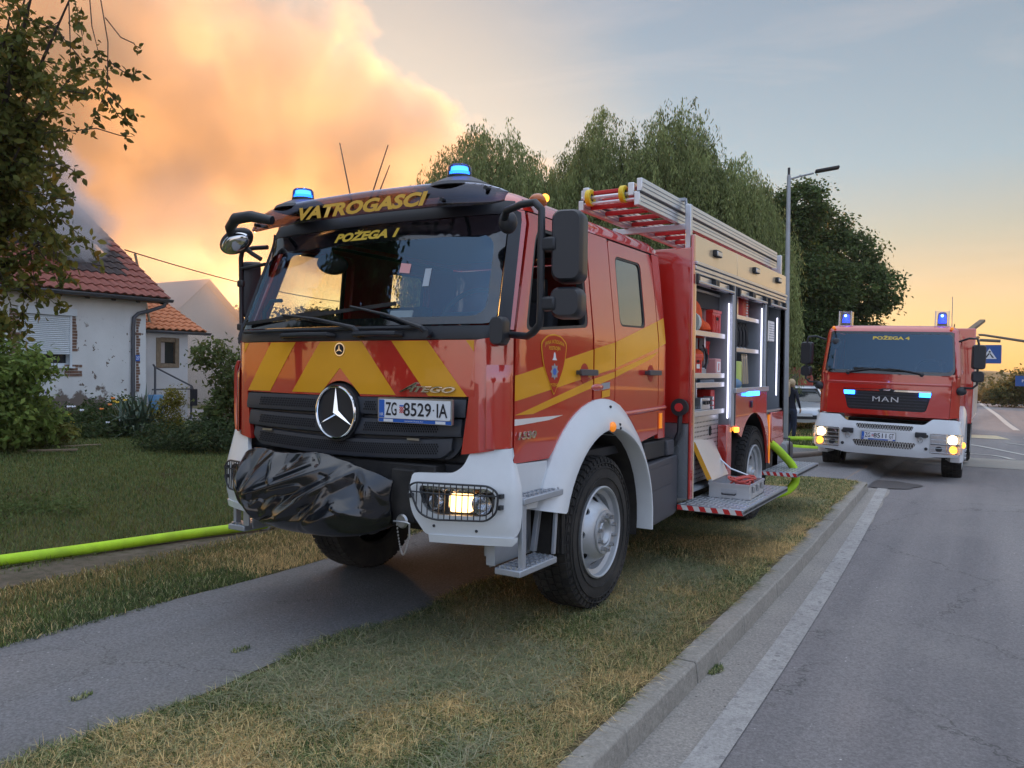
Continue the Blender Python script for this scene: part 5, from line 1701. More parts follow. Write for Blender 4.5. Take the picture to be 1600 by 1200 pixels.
    # second locker
    for (y, lab) in ((4.62, 'red gas canister with a tan panel on the top shelf of the middle locker'), (4.98, 'red canister with a white grille on the top shelf of the middle locker')):
        t = canister('canister', lab, (1.03, y, 2.20), (0.22, 0.28, 0.25), 'crate_red', cat='canister')
        if y < 4.8: MB().b2(0.111, 0.114, -0.03, 0.05, 0.03, 0.20).obj('front_panel', 'panel_beige', t)
        else:
            for k in range(6): MB().b2(0.111, 0.116, 0.0, 0.07, 0.03 + k * 0.03, 0.045 + k * 0.03).obj('grille_bar', 'white_plastic', t)
    t = thing('wire_basket', 'wire basket hanging at the front end of the middle locker top shelf', 'basket', (1.08, 4.28, 2.20))
    for k in range(3):
        MB().tube([(0.06, -0.10, 0.04 + 0.06 * k), (0.07, 0.10, 0.04 + 0.06 * k), (-0.1, 0.12, 0.04 + 0.06 * k)], 0.005, 5).obj('wire', 'silver_white', t)
    hn = ['black breathing hose hanging nearest the front post of the middle locker', 'second black hose hanging from the middle locker rail', 'third black hose in the row hanging in the middle locker', 'fourth black hose in the row hanging in the middle locker', 'fifth black hose in the row hanging in the middle locker', 'black hose hanging nearest the rear light strip of the middle locker']
    for k in range(6):
        y = 4.42 + k * 0.13
        t = thing('breathing_hose', hn[k], 'hose', (1.10, y, 2.16), 0, 'black hoses hanging in the middle locker')
        MB().tube([(0.0, -0.05, 0.0), (0.03, -0.02, -0.10), (0.02, 0.02, -0.22), (0.0, 0.01, -0.285)], 0.013, 8).obj('hose_leg', 'hose_black', t)
        MB().tube([(0.0, 0.05, 0.0), (0.02, 0.06, -0.12), (0.03, 0.04, -0.22), (0.0, 0.03, -0.285)], 0.012, 8).obj('hose_leg', 'hose_black', t)
        MB().cyl((0.0, 0.01, -0.29), (0.0, 0.02, -0.26), 0.02, 10).obj('coupling', 'silver_white', t)
    t = thing('fluorescent_jacket', 'yellow green safety jacket pushed behind the hanging hoses', 'jacket', (0.98, 4.32, 1.88))
    MB().sphere((0, 0, 0.10), 0.10, sc=(0.8, 1.2, 1.1)).obj('jacket_body', 'canister_green', t)
    cl = ['white foam canister behind the front post of the middle locker', 'pale green foam canister beside the white one', 'pale green foam canister nearest the coiled cable']
    for k in range(3):
        canister('canister', cl[k], (1.06, 4.30 + k * 0.215, 1.447), (0.2, 0.19, 0.34), ['canister_white', 'canister_green', 'canister_green'][k], group='foam canisters in the middle locker')
    t = thing('cable_coil', 'coiled grey cable hanging at the rear of the middle locker', 'cable', (1.10, 5.08, 1.83))
    for k in range(6):
        MB().tube([(0.0, -0.10 + k * 0.04, 0.0), (0.02, -0.12 + k * 0.04, -0.15), (0.02, -0.09 + k * 0.04, -0.32), (0.0, -0.07 + k * 0.04, -0.15), (0.0, -0.08 + k * 0.04, 0.0)], 0.009, 6).obj('cable_turn', 'hose_grey' if k % 2 else 'panel_beige', t)
    t = thing('blue_kit_bag', 'blue kit bag lying in front of the foam canisters', 'bag', (1.13, 4.60, 1.447))
    MB().sphere((0, 0, 0.06), 0.09, sc=(0.6, 2.6, 0.7)).obj('bag_body', 'bottle_blue', t)
    # third locker
    t = thing('control_box', 'white equipment cabinet at the top of the rear locker', 'cabinet', (1.05, 5.86, 2.0))
    MB().b2(-0.12, 0.12, -0.30, 0.30, 0, 0.24).obj('cabinet_body', 'white_plastic', t, bev=0.008)
    MB().b2(0.12, 0.124, -0.16, -0.08, 0.15, 0.20).obj('latch', 'plastic_black', t)
    for k in range(7): MB().b2(0.12, 0.123, 0.05, 0.27, 0.03 + k * 0.028, 0.04 + k * 0.028).obj('vent_slot', 'print_grey', t)
    t = thing('hose_bracket', 'hanging fittings and hooks on the grey wall of the rear locker', 'fittings', (1.02, 5.74, 1.60))
    for k in range(3):
        MB().tube([(0.0, -0.15 + k * 0.12, 0.30), (0.08, -0.13 + k * 0.12, 0.24), (0.08, -0.12 + k * 0.12, 0.12), (0.02, -0.10 + k * 0.12, 0.06)], 0.014, 8).obj('hook', 'plastic_black' if k % 2 else 'silver_white', t)
    MB().b2(-0.02, 0.06, -0.2, 0.0, 0.28, 0.34).obj('bracket', 'silver_white', t)
    # more gear packed between the larger pieces
    crate('crate', 'bright red crate pushed to the back of the top shelf behind the orange bag', (0.80, 3.45, 1.98), (0.2, 0.34, 0.30))
    crate('crate', 'dark red crate at the back of the second shelf behind the power tool', (0.78, 3.35, 1.60), (0.2, 0.40, 0.28))
    t = thing('helmet', 'orange rescue helmet beside the rack upright on the top shelf', 'helmet', (1.08, 3.62, 1.98))
    MB().sphere((0, 0, 0.05), 0.10, sc=(1.0, 1.15, 0.85)).obj('shell', 'orange_cloth', t)
    MB().lathe([(0.03, 0.09), (0.04, 0.125), (0.045, 0.09)], axis='Z', n=20).obj('brim', 'orange_cloth', t)
    t = thing('hose_roll', 'rolled red hose standing at the back of the middle locker', 'hose', (0.85, 4.75, 1.62))
    for k in range(4): MB().tube([(0.0, (0.06 + 0.028 * k) * math.cos(q), (0.06 + 0.028 * k) * math.sin(q)) for q in [2 * PI * i / 20 for i in range(21)]], 0.014, 6).obj('hose_turn', 'crate_red', t)
    crate('crate', 'red crate on the top shelf of the rear end of the middle locker', (0.98, 5.24, 2.20), (0.2, 0.16, 0.18))
    t = thing('tool_case', 'red plastic tool case upright on the lower counter next to the grey valve block', 'case', (1.02, 3.93, 1.26))
    MB().b2(-0.10, 0.10, -0.06, 0.06, 0, 0.20).obj('case_body', 'crate_red', t, bev=0.01)
    MB().tube([(0, -0.03, 0.20), (0, -0.02, 0.23), (0, 0.02, 0.23), (0, 0.03, 0.20)], 0.008, 6).obj('handle', 'plastic_black', t)
    canister('canister', 'white jerry can standing on the floor of the rear locker', (1.09, 5.82, 0.912), (0.16, 0.20, 0.32), 'canister_white')
    t = thing('hydrant_key', 'long steel hydrant key leaning on the wall of the rear locker', 'tool', (1.12, 6.0, 0.912))
    MB().cyl((0, 0, 0), (-0.05, 0.08, 1.0), 0.014, 8).obj('shaft', 'steel', t)
    MB().cyl((-0.05, -0.06, 1.0), (-0.05, 0.22, 1.0), 0.014, 8).obj('cross_handle', 'steel', t)
    # open metal case on the folding step
    t = thing('metal_case', 'open aluminium tool case with red cables standing on the folded down step', 'case', (1.45, 3.62, 0.517), 0.03)
    w, l, h = 0.36, 0.56, 0.13
    b = MB()
    for (x0, x1, y0, y1) in ((-w / 2, w / 2, -l / 2, -l / 2 + 0.01), (-w / 2, w / 2, l / 2 - 0.01, l / 2), (-w / 2, -w / 2 + 0.01, -l / 2 + 0.01, l / 2 - 0.01), (w / 2 - 0.01, w / 2, -l / 2 + 0.01, l / 2 - 0.01)):
        b.b2(x0, x1, y0, y1, 0.003, h)
    b.b2(-w / 2, w / 2, -l / 2, l / 2, 0, 0.01)
    b.obj('case_body', 'silver_white', t, bev=0.003)
    MB().b2(-w / 2 - 0.006, w / 2 + 0.006, -l / 2 - 0.006, -l / 2, h - 0.02, h).obj('case_rim', 'silver_white', t)
    MB().b2(w / 2, w / 2 + 0.006, -l / 2, l / 2, h - 0.02, h).obj('case_rim', 'silver_white', t)
    for (p, q) in (((-0.07, -l / 2 - 0.008, 0.03), (0.07, -l / 2 - 0.006, 0.085)),):
        MB().b2(p[0], q[0], p[1], q[1], p[2], q[2]).obj('handle_plate', 'aluminium', t, bev=0.003)
        MB().tube([(p[0] + 0.01, p[1] - 0.004, 0.045), (p[0] + 0.015, p[1] - 0.02, 0.038), (q[0] - 0.015, p[1] - 0.02, 0.038), (q[0] - 0.01, p[1] - 0.004, 0.045)], 0.006, 6).obj('handle', 'plastic_black', t)
    for y in (-0.17, 0.0, 0.17):
        MB().b2(w / 2 + 0.004, w / 2 + 0.016, y - 0.02, y + 0.02, 0.05, 0.11).obj('clasp', 'steel', t, bev=0.003)
    for k in range(5):
        pts = [(0.04 + 0.10 * math.cos(a + k), 0.02 + (0.16 - 0.01 * k) * math.sin(a), 0.095 + 0.014 * k + 0.012 * math.sin(3 * a + k)) for a in [2 * PI * i / 16 for i in range(17)]]
        MB().tube(pts, 0.010, 6).obj('red_cable', 'copper_red', t)
    # lid leaning back on the hinge side
    lid = MB()
    A = Vector((-w / 2, -l / 2, h)); B_ = Vector((-w / 2, l / 2, h))
    up = Vector((-0.16, -0.04, 0.36))
    n = up.cross(B_ - A).normalized() * 0.035
    lid.add([A, B_, B_ + up, A + up, A - n, B_ - n, B_ + up - n, A + up - n], [(0, 1, 2, 3), (7, 6, 5, 4), (0, 4, 5, 1), (1, 5, 6, 2), (2, 6, 7, 3), (3, 7, 4, 0)])
    lo = lid.obj('case_lid', 'silver_white', t, bev=0.004)
    k = Vector((0, 0, 0)) + n * 0.06
    C_ = lambda a, b: A + (B_ - A) * a + up * b + (-n if False else n) * 0.04
    MB().add([C_(0.07, 0.08), C_(0.93, 0.08), C_(0.93, 0.92), C_(0.07, 0.92)], [(0, 1, 2, 3)]).obj('lid_padding', 'panel_beige', lo, smooth=0)
    C2 = lambda a, b: A + (B_ - A) * a + up * b + n * 0.07
    MB().add([C2(0.25, 0.42), C2(0.62, 0.42), C2(0.62, 0.72), C2(0.25, 0.72)], [(0, 1, 2, 3)]).obj('lid_label', 'white_plastic', lo, smooth=0)
    MB().bar(A + up * 0.05 - n * 0.4, A + up * 0.95 - n * 0.4, 0.008, 0.04).obj('lid_edge', 'film_yellow', lo)
    MB().tube([A + (B_ - A) * 0.9 + up * 0.6, A + (B_ - A) * 0.95 + up * 0.2 + Vector((0.09, 0, 0)), Vector((0.10, 0.25, h))], 0.008, 6).obj('lid_stay', 'aluminium', lo)

build_gear()

# -- ground
def sstep(a, b, x):
    t = min(max((x - a) / (b - a), 0.0), 1.0)
    return t * t * (3 - 2 * t)

def gz(x, y):
    """terrain height"""
    z = -0.35 * sstep(8.0, 24.0, y)
    if y > 60: z -= 0.00045 * (y - 60) ** 2 if y < 130 else 0.00045 * 4900 + 0.03 * (min(y, 500) - 130)
    if x < -9: z += 0.12 * sstep(9, 14, -x)
    return z

def kx(y):
    """front edge of the kerb"""
    return 2.052 - 0.0048 * max(y, 0) ** 1.72 if y > 0 else 2.052 + 0.01 * (-y)

def ground_mat(name, cols, scales, rough=0.95, bump=0.6, bscale=40, speck=None, bdist=0.02, stain=None, crack=None, grain=0.0):
    m = bpy.data.materials.new(name)
    m.use_nodes = True
    t = NT(m.node_tree)
    out = t.node('ShaderNodeOutputMaterial')
    b = t.node('ShaderNodeBsdfPrincipled', {'Roughness': rough, 'Specular IOR Level': 0.35})
    t.l.new(b.outputs[0], out.inputs[0])
    vec = t.node('ShaderNodeTexCoord').outputs['Object']
    n1 = t.noise(vec, scales[0], 6.0, 0.6)
    n2 = t.noise(vec, scales[1], 4.0, 0.6)
    c = t.mix(t.ramp(n1, [(0.38, 0.0), (0.62, 1.0)]), cols[0], cols[1])
    c = t.mix(t.ramp(n2, [(0.45, 0.0), (0.65, 0.8)]), c, cols[2])
    if speck:
        v = t.node('ShaderNodeTexVoronoi', {'Scale': speck[0]}, feature='F1')
        t.l.new(vec, v.inputs['Vector'])
        f = t.math('LESS_THAN', v.outputs['Distance'], speck[1])
        rndv = t.math('GREATER_THAN', t.node('ShaderNodeSeparateColor', {0: v.outputs['Color']}).outputs[0], speck[2])
        c = t.mix(t.math('MULTIPLY', f, rndv), c, speck[3])
    if stain:
        n3 = t.noise(t.scalevec(vec, (1.6, 0.10, 1)), 1.0, 4.0, 0.5)
        c = t.mix(t.math('MULTIPLY', t.ramp(n3, [(0.42, 0.0), (0.66, 1.0)]), stain[1]), c, stain[0])
        n4 = t.noise(vec, 0.35, 6.0, 0.65)
        c = t.mix(t.math('MULTIPLY', t.ramp(n4, [(0.5, 0.0), (0.7, 1.0)]), 0.5), c, stain[2])
    if grain:
        gn = t.noise(vec, 62.0, 3.0, 0.75)
        gv = t.math('MULTIPLY_ADD', t.ramp(gn, [(0.30, 0.0), (0.70, 1.0)]), 2 * grain, 1 - grain)
        sc_ = t.node('ShaderNodeVectorMath', {0: c}, operation='SCALE')
        t.l.new(gv, sc_.inputs['Scale'])
        c = sc_.outputs[0]
    if crack:
        wv = t.node('ShaderNodeVectorMath', {0: t.noise(vec, 2.5, 5.0, 0.7, color=True)}, operation='SCALE'); wv.inputs['Scale'].default_value = 0.55
        wa = t.node('ShaderNodeVectorMath', {0: vec, 1: wv.outputs[0]}, operation='ADD')
        vo = t.node('ShaderNodeTexVoronoi', {'Scale': crack[0]}, feature='DISTANCE_TO_EDGE')
        t.l.new(wa.outputs[0], vo.inputs['Vector'])
        cf = t.math('LESS_THAN', vo.outputs['Distance'], crack[1])
        cm = t.ramp(t.noise(vec, 0.5, 3.0, 0.5), [(0.44, 0.0), (0.52, 1.0)])
        c = t.mix(t.math('MULTIPLY', t.math('MULTIPLY', cf, cm), crack[2]), c, (0.035, 0.033, 0.03))
    t.l.new(c, b.inputs['Base Color'])
    n = t.noise(vec, bscale, 6.0, 0.7)
    bp = t.node('ShaderNodeBump', {'Height': n, 'Strength': bump, 'Distance': bdist})
    t.l.new(bp.outputs[0], b.inputs['Normal'])
    MATS[name] = m
    return m

ground_mat('soil', [(0.085, 0.086, 0.032), (0.105, 0.085, 0.040), (0.065, 0.084, 0.028)], (1.3, 7.0), bump=0.8, bscale=30)
ground_mat('verge_soil', [(0.13, 0.105, 0.060), (0.17, 0.13, 0.075), (0.085, 0.088, 0.042)], (1.7, 9.0), bump=0.9, bscale=50)
ground_mat('dirt', [(0.16, 0.13, 0.10), (0.115, 0.095, 0.068), (0.075, 0.07, 0.04)], (3.0, 12.0), bump=0.8, bscale=45)
ground_mat('asphalt', [(0.245, 0.230, 0.230), (0.210, 0.198, 0.200), (0.285, 0.270, 0.270)], (0.7, 95.0), rough=0.78, bump=0.8, bscale=110, bdist=0.012,
           speck=(17.0, 0.10, 0.80, (0.60, 0.58, 0.57)), stain=((0.165, 0.158, 0.165), 0.8, (0.30, 0.285, 0.275)), grain=0.30, crack=(0.30, 0.0022, 0.45))
ground_mat('asphalt_edge', [(0.30, 0.28, 0.255), (0.25, 0.235, 0.22), (0.35, 0.325, 0.295)], (1.5, 80.0), rough=0.9, bump=0.5, bscale=150, bdist=0.01,
           speck=(18.0, 0.13, 0.72, (0.14, 0.13, 0.12)), grain=0.30)
ground_mat('path_asphalt', [(0.215, 0.215, 0.225), (0.180, 0.182, 0.192), (0.260, 0.258, 0.265)], (0.8, 85.0), rough=0.88, bump=0.9, bscale=100, bdist=0.014,
           speck=(20.0, 0.10, 0.78, (0.52, 0.52, 0.52)), stain=((0.175, 0.170, 0.168), 0.7, (0.290, 0.278, 0.262)), grain=0.32, crack=(0.55, 0.003, 0.40))
ground_mat('concrete_pale', [(0.34, 0.32, 0.29), (0.30, 0.285, 0.26), (0.38, 0.36, 0.32)], (0.9, 60.0), rough=0.9, bump=0.3, bscale=80)
ground_mat('kerb_concrete', [(0.30, 0.28, 0.25), (0.25, 0.235, 0.21), (0.34, 0.32, 0.285)], (2.5, 30.0), rough=0.92, bump=0.5, bscale=70, bdist=0.012, speck=(22, 0.14, 0.75, (0.15, 0.14, 0.12)), grain=0.2)
ground_mat('worn_white', [(0.40, 0.39, 0.375), (0.34, 0.33, 0.32), (0.27, 0.26, 0.255)], (3.0, 22.0), rough=0.85, bump=0.4, bscale=150, bdist=0.01, speck=(14, 0.26, 0.55, (0.24, 0.23, 0.23)), grain=0.25)
ground_mat('road_white', [(0.55, 0.54, 0.50), (0.48, 0.47, 0.44), (0.40, 0.40, 0.38)], (2.0, 16.0), rough=0.8, bump=0.2)
ground_mat('road_cream', [(0.60, 0.52, 0.34), (0.52, 0.46, 0.32), (0.42, 0.38, 0.28)], (2.0, 16.0), rough=0.8, bump=0.2)
ground_mat('hill_grass', [(0.10, 0.12, 0.06), (0.16, 0.15, 0.08), (0.07, 0.09, 0.05)], (0.02, 0.2), bump=0.0)

def sheet(name, xs_fn, ys, nx, dz, m, kind='structure', zf=gz):
    """strip between two edges x0(y), x1(y) laid on the terrain"""
    V = []
    for y in ys:
        x0, x1 = xs_fn(y)
        for i in range(nx + 1):
            x = x0 + (x1 - x0) * i / nx
            V.append((x, y, zf(x, y) + dz))
    F = [(j * (nx + 1) + i, j * (nx + 1) + i + 1, (j + 1) * (nx + 1) + i + 1, (j + 1) * (nx + 1) + i) for j in range(len(ys) - 1) for i in range(nx)]
    o = MB().add(V, F).obj(name, m, None, smooth=60)
    if kind: o['kind'] = kind
    return o

def frange(a, b, st):
    n = max(1, int(round((b - a) / st)))
    return [a + (b - a) * i / n for i in range(n + 1)]

def build_ground():
    ys = frange(-60, -8, 8) + frange(-6, 30, 1.0) + frange(32, 60, 3) + [65, 70, 75, 80, 90, 100, 110, 120, 130, 200, 400, 560]
    xs = [-600, -250, -120, -60, -40, -25, -16, -14, -12, -10, -8, -5, -3, -1, 1.85]
    def gsheet(name, xs, m, dz):
        ys2 = sorted(set(ys + [9.2, 9.3, 17.1, 17.2]))
        ex = lambda x, y: (1.46 if 9.25 < y < 17.15 else x) if x > 1.5 else x
        V = [(ex(x, y), y, gz(x, y) + dz) for y in ys2 for x in xs]
        n = len(xs)
        F = [(j * n + i, j * n + i + 1, (j + 1) * n + i + 1, (j + 1) * n + i) for j in range(len(ys2) - 1) for i in range(n - 1)]
        o = MB().add(V, F).obj(name, m, None, smooth=60); o['kind'] = 'structure'
        return o
    gsheet('ground', xs, 'soil', -0.012)
    # the road side of the world lies lower by the kerb height
    rf = lambda x, y: gz(x, y) - 0.12
    yr = frange(-40, -4, 4) + frange(-3, 12, 0.5) + frange(13, 60, 2) + [64, 68, 72, 76, 80, 90, 100, 115, 130, 200, 400]

    sheet('road', lambda y: (min(kx(min(y, 14)) - 0.10, 1.66 if y > 9.2 else 9) - 0.02 * max(0, y - 14), 9.2 + 0.015 * max(0, y - 20)), yr, 16, 0.0, 'asphalt', zf=rf)
    sheet('far_verge', lambda y: (9.0 + 0.015 * max(0, y - 20), 300), yr, 8, 0.09, 'soil', zf=rf)
    sheet('road_edge', lambda y: (kx(y) - 0.05, kx(y) + 0.30 + (0.012 * math.sin(y * 5))), frange(-5, 9.6, 0.2), 2, 0.004, 'asphalt_edge', zf=rf)
    sheet('edge_line', lambda y: (kx(y) + 0.235 - 0.012 * max(0, y) , kx(y) + 0.385 - 0.013 * max(0, y)), frange(-5, 10.2, 0.1), 2, 0.008, 'worn_white', zf=rf)
    # side drive joining the road beyond the verge
    sheet('side_drive', lambda y: (-40, 1.50), frange(9.4, 17.2, 0.6), 14, 0.016, 'path_asphalt')
    sheet('drive_ramp', lambda y: (1.50, 1.80), frange(9.37, 17.2, 0.6), 6, 0.014, 'path_asphalt', zf=lambda x, y: gz(x, y) - 0.126 * sstep(1.50, 1.79, x))
    # footpath
    sheet('footpath', lambda y: (-1.42 + 0.03 * math.sin(y * 2.1), 0.13 + 0.05 * math.sin(y * 1.3) + 0.03 * math.sin(y * 4.1)), frange(-8, 9.6, 0.15), 6, 0.004, 'path_asphalt')
    sheet('dirt_strip', lambda y: (-3.25 + 0.10 * math.sin(y * 1.7), -2.62 + 0.08 * math.sin(y * 2.3)), frange(-8, 12, 0.25), 3, 0.0, 'dirt')
    sheet('verge_soil', lambda y: (0.02, kx(y) - 0.12), frange(-8, 9.4, 0.3), 4, -0.002, 'verge_soil')
    # pale band, crossing marks and centre line further up the road
    sheet('pale_band', lambda y: (2.0, 9.2), frange(15.2, 18.3, 0.5), 4, 0.006, 'concrete_pale', zf=rf)
    sheet('crossing_mark', lambda y: (1.5 + (y - 26.6) * 0.1, 3.9 - (y - 26.6) * 0.25), frange(26.6, 28.2, 0.4), 3, 0.008, 'road_cream', zf=rf)

    def line(name, pts, w, m='road_white', dz=0.010):
        V = []
        n = len(pts)
        for i in range(n):
            a = Vector(pts[max(0, i - 1)]); b = Vector(pts[min(n - 1, i + 1)])
            d = (b - a).normalized(); nx_ = Vector((-d.y, d.x))
            p = Vector(pts[i])
            for s in (-1, 1):
                q = p + nx_ * s * w / 2
                V.append((q.x, q.y, gz(q.x, q.y) - 0.12 + dz))
        o = MB().add(V, [(2 * i, 2 * i + 1, 2 * i + 3, 2 * i + 2) for i in range(n - 1)]).obj(name, m, None, smooth=0)
        o['kind'] = 'structure'
    line('centre_line', [(4.15, 31.7), (3.9, 36), (3.5, 45), (3.0, 54), (2.55, 62), (2.25, 69)], 0.22)
    line('centre_line', [(4.6, 24.6), (4.35, 27.6)], 0.2)
    line('road_marking', [(2.5, 24.2), (3.1, 23.2), (3.6, 22.0), (4.1, 20.6), (4.8, 18.8)], 0.14)
    line('road_marking', [(2.2, 19.9), (2.9, 19.8), (3.4, 19.7), (3.65, 19.2), (3.82, 18.4)], 0.14, dz=0.012)
    line('road_marking', [(3.75, 25.0), (4.4, 24.3)], 0.12)
    # kerb stones, each its own piece
    kb = link(bpy.data.objects.new('kerb', None)); kb['kind'] = 'structure'
    y = -4.3
    i = 0
    while y < 9.3:
        ln = 1.0 if y > -1.0 else 1.0
        y1 = min(y + ln, 9.35)
        xa, xb = kx(y), kx(y1)
        w0, w1 = 0.125 + 0.006 * max(0, y), 0.125 + 0.006 * max(0, y1)
        j1, j2 = rnd.uniform(-0.004, 0.004), rnd.uniform(-0.003, 0.003)
        mb = MB()
        g = 0.005
        zt0, zt1 = gz(0, y) + 0.004 + j2, gz(0, y1) + 0.004 + j2
        zb0, zb1 = zt0 - 0.30, zt1 - 0.30
        P8 = []
        for (yy, xx, w_, zt, zb) in ((y + g, xa + j1, w0, zt0, zb0), (y1 - g, xb + j1, w1, zt1, zb1)):
            P8 += [(xx - w_, yy, zb), (xx + 0.008, yy, zb), (xx + 0.008, yy, zt - 0.10), (xx - 0.004, yy, zt - 0.008), (xx - 0.014, yy, zt), (xx - w_, yy, zt)]
        mb.add(P8, [(0, 1, 2, 3, 4, 5)[::-1], (6, 7, 8, 9, 10, 11)] + [(k, (k + 1) % 6, 6 + (k + 1) % 6, 6 + k) for k in range(6)])
        mb.obj('kerb_stone', 'kerb_concrete', kb, smooth=30, bev=0.006)
        y = y1; i += 1
    # hills far away
    def hill(name, pts, depth, m='hill_grass'):
        V = []
        for (x, y, z) in pts:
            V += [(x, y, -12), (x, y, z * 0.7), (x, y + depth * 0.5, z), (x, y + depth, -12)]
        n = len(pts)
        F = [(4 * i + k, 4 * i + 4 + k, 4 * i + 5 + k, 4 * i + 1 + k) for i in range(n - 1) for k in range(3)]
        o = MB().add(V, F).obj(name, m, None, smooth=80); o['kind'] = 'structure'
    hp = []
    for i in range(41):
        x = -600 + i * 30
        hp.append((x, 600 + 40 * math.sin(i * 0.9), 4.0 + 6 * noise.noise(Vector((i * 0.23, 1.7, 0))) + 3 * noise.noise(Vector((i * 0.7, 5.0, 0)))))
    hill('hills', hp, 180)

build_ground()

# -- grass made of single blades
def grass_mat(name):
    m = bpy.data.materials.new(name)
    m.use_nodes = True
    t = NT(m.node_tree)
    out = t.node('ShaderNodeOutputMaterial')
    at = t.node('ShaderNodeAttribute', attribute_name='tint').outputs['Color']
    b = t.node('ShaderNodeBsdfPrincipled', {'Base Color': at, 'Roughness': 0.65, 'Specular IOR Level': 0.25})
    tr = t.node('ShaderNodeBsdfTranslucent', {'Color': at})
    mx = t.node('ShaderNodeMixShader', {0: 0.42, 1: b.outputs[0], 2: tr.outputs[0]})
    t.l.new(mx.outputs[0], out.inputs[0])
    MATS[name] = m

grass_mat('grass_blades')
grass_mat('leaves')

def quick_mesh(name, V, quads, tint, mname, tri=False):
    """V (n,3), faces (m,k) arrays, tint (n,3)"""
    me = bpy.data.meshes.new(name)
    k = quads.shape[1]
    me.vertices.add(len(V)); me.loops.add(quads.size); me.polygons.add(len(quads))
    me.vertices.foreach_set('co', V.astype(np.float32).ravel())
    me.loops.foreach_set('vertex_index', quads.astype(np.int32).ravel())
    me.polygons.foreach_set('loop_start', np.arange(0, quads.size, k, dtype=np.int32))
    me.polygons.foreach_set('loop_total', np.full(len(quads), k, dtype=np.int32))
    me.update(calc_edges=True)
    a = me.color_attributes.new('tint', 'FLOAT_COLOR', 'POINT')
    c = np.ones((len(V), 4), np.float32); c[:, :3] = tint
    a.data.foreach_set('color', c.ravel())
    me.materials.append(MATS[mname])
    return me

def vnoise(x, y, s, seed=0):
    """cheap smooth value noise"""
    rs = np.random.RandomState(seed)
    g = rs.rand(64, 64)
    u = x * s; v = y * s
    i = np.floor(u).astype(int); j = np.floor(v).astype(int)
    fu = u - i; fv = v - j
    fu = fu * fu * (3 - 2 * fu); fv = fv * fv * (3 - 2 * fv)
    G = lambda a, b: g[a % 64, b % 64]
    return (G(i, j) * (1 - fu) + G(i + 1, j) * fu) * (1 - fv) + (G(i, j + 1) * (1 - fu) + G(i + 1, j + 1) * fu) * fv

GREEN = np.array([0.120, 0.165, 0.050]); DGREEN = np.array([0.052, 0.088, 0.030]); STRAW = np.array([0.55, 0.42, 0.21]); HAY = np.array([0.32, 0.32, 0.17]); OLIVE = np.array([0.155, 0.160, 0.045])

def gz_np(y, x=None):
    t = np.clip((y - 8.0) / 16.0, 0, 1)
    z = -0.35 * t * t * (3 - 2 * t)
    if x is not None:
        q = np.clip((-x - 9) / 5.0, 0, 1)
        z = z + 0.12 * q * q * (3 - 2 * q)
    return z

def blades(name, x, y, ln, wd, tilt, tint, label=None, z0=-0.004):
    n = len(x)
    az = nrg.uniform(0, 2 * PI, n)
    fx, fy = np.cos(az), np.sin(az)
    sx, sy = -fy, fx
    bend = nrg.uniform(0.1, 0.6, n)
    z = gz_np(y, x) + z0
    c1 = np.sin(tilt); h1 = np.cos(tilt)
    t2 = np.minimum(tilt + bend, 1.62)
    m = ln * 0.5
    px = x + fx * m * c1; py = y + fy * m * c1; pz = z + m * h1
    qx = px + fx * m * np.sin(t2); qy = py + fy * m * np.sin(t2); qz = pz + m * np.cos(t2)
    V = np.empty((n, 5, 3))
    w = wd / 2
    V[:, 0] = np.stack([x - sx * w, y - sy * w, z], 1)
    V[:, 1] = np.stack([x + sx * w, y + sy * w, z], 1)
    V[:, 2] = np.stack([px + sx * w * 0.8, py + sy * w * 0.8, pz], 1)
    V[:, 3] = np.stack([px - sx * w * 0.8, py - sy * w * 0.8, pz], 1)
    V[:, 4] = np.stack([qx, qy, qz], 1)
    base = np.arange(n)[:, None] * 5
    T = np.concatenate([base + np.array([0, 1, 2]), base + np.array([0, 2, 3]), base + np.array([3, 2, 4])])
    tn = np.repeat(tint[:, None, :], 5, 1)
    me = quick_mesh(name, V.reshape(-1, 3), T, tn.reshape(-1, 3), 'grass_blades')
    o = link(bpy.data.objects.new(name, me))
    return o

def tints(x, y, seed, p_straw, p_hay=0.2):
    n = len(x)
    a = vnoise(x, y, 1.1, seed) * 0.6 + vnoise(x, y, 4.0, seed + 1) * 0.4
    b = vnoise(x, y, 2.3, seed + 2) * 0.5 + vnoise(x, y, 7.0, seed + 3) * 0.5
    r = nrg.rand(n)
    straw = r < np.clip((a - 0.5) * 2.2 + p_straw, 0.03, 0.95)
    t = np.where((nrg.rand(n) < b)[:, None], GREEN, DGREEN)
    t = np.where((nrg.rand(n) < p_hay)[:, None], HAY, t)
    t = np.where(straw[:, None], STRAW, t)
    return t * nrg.uniform(0.55, 1.75, (n, 1))

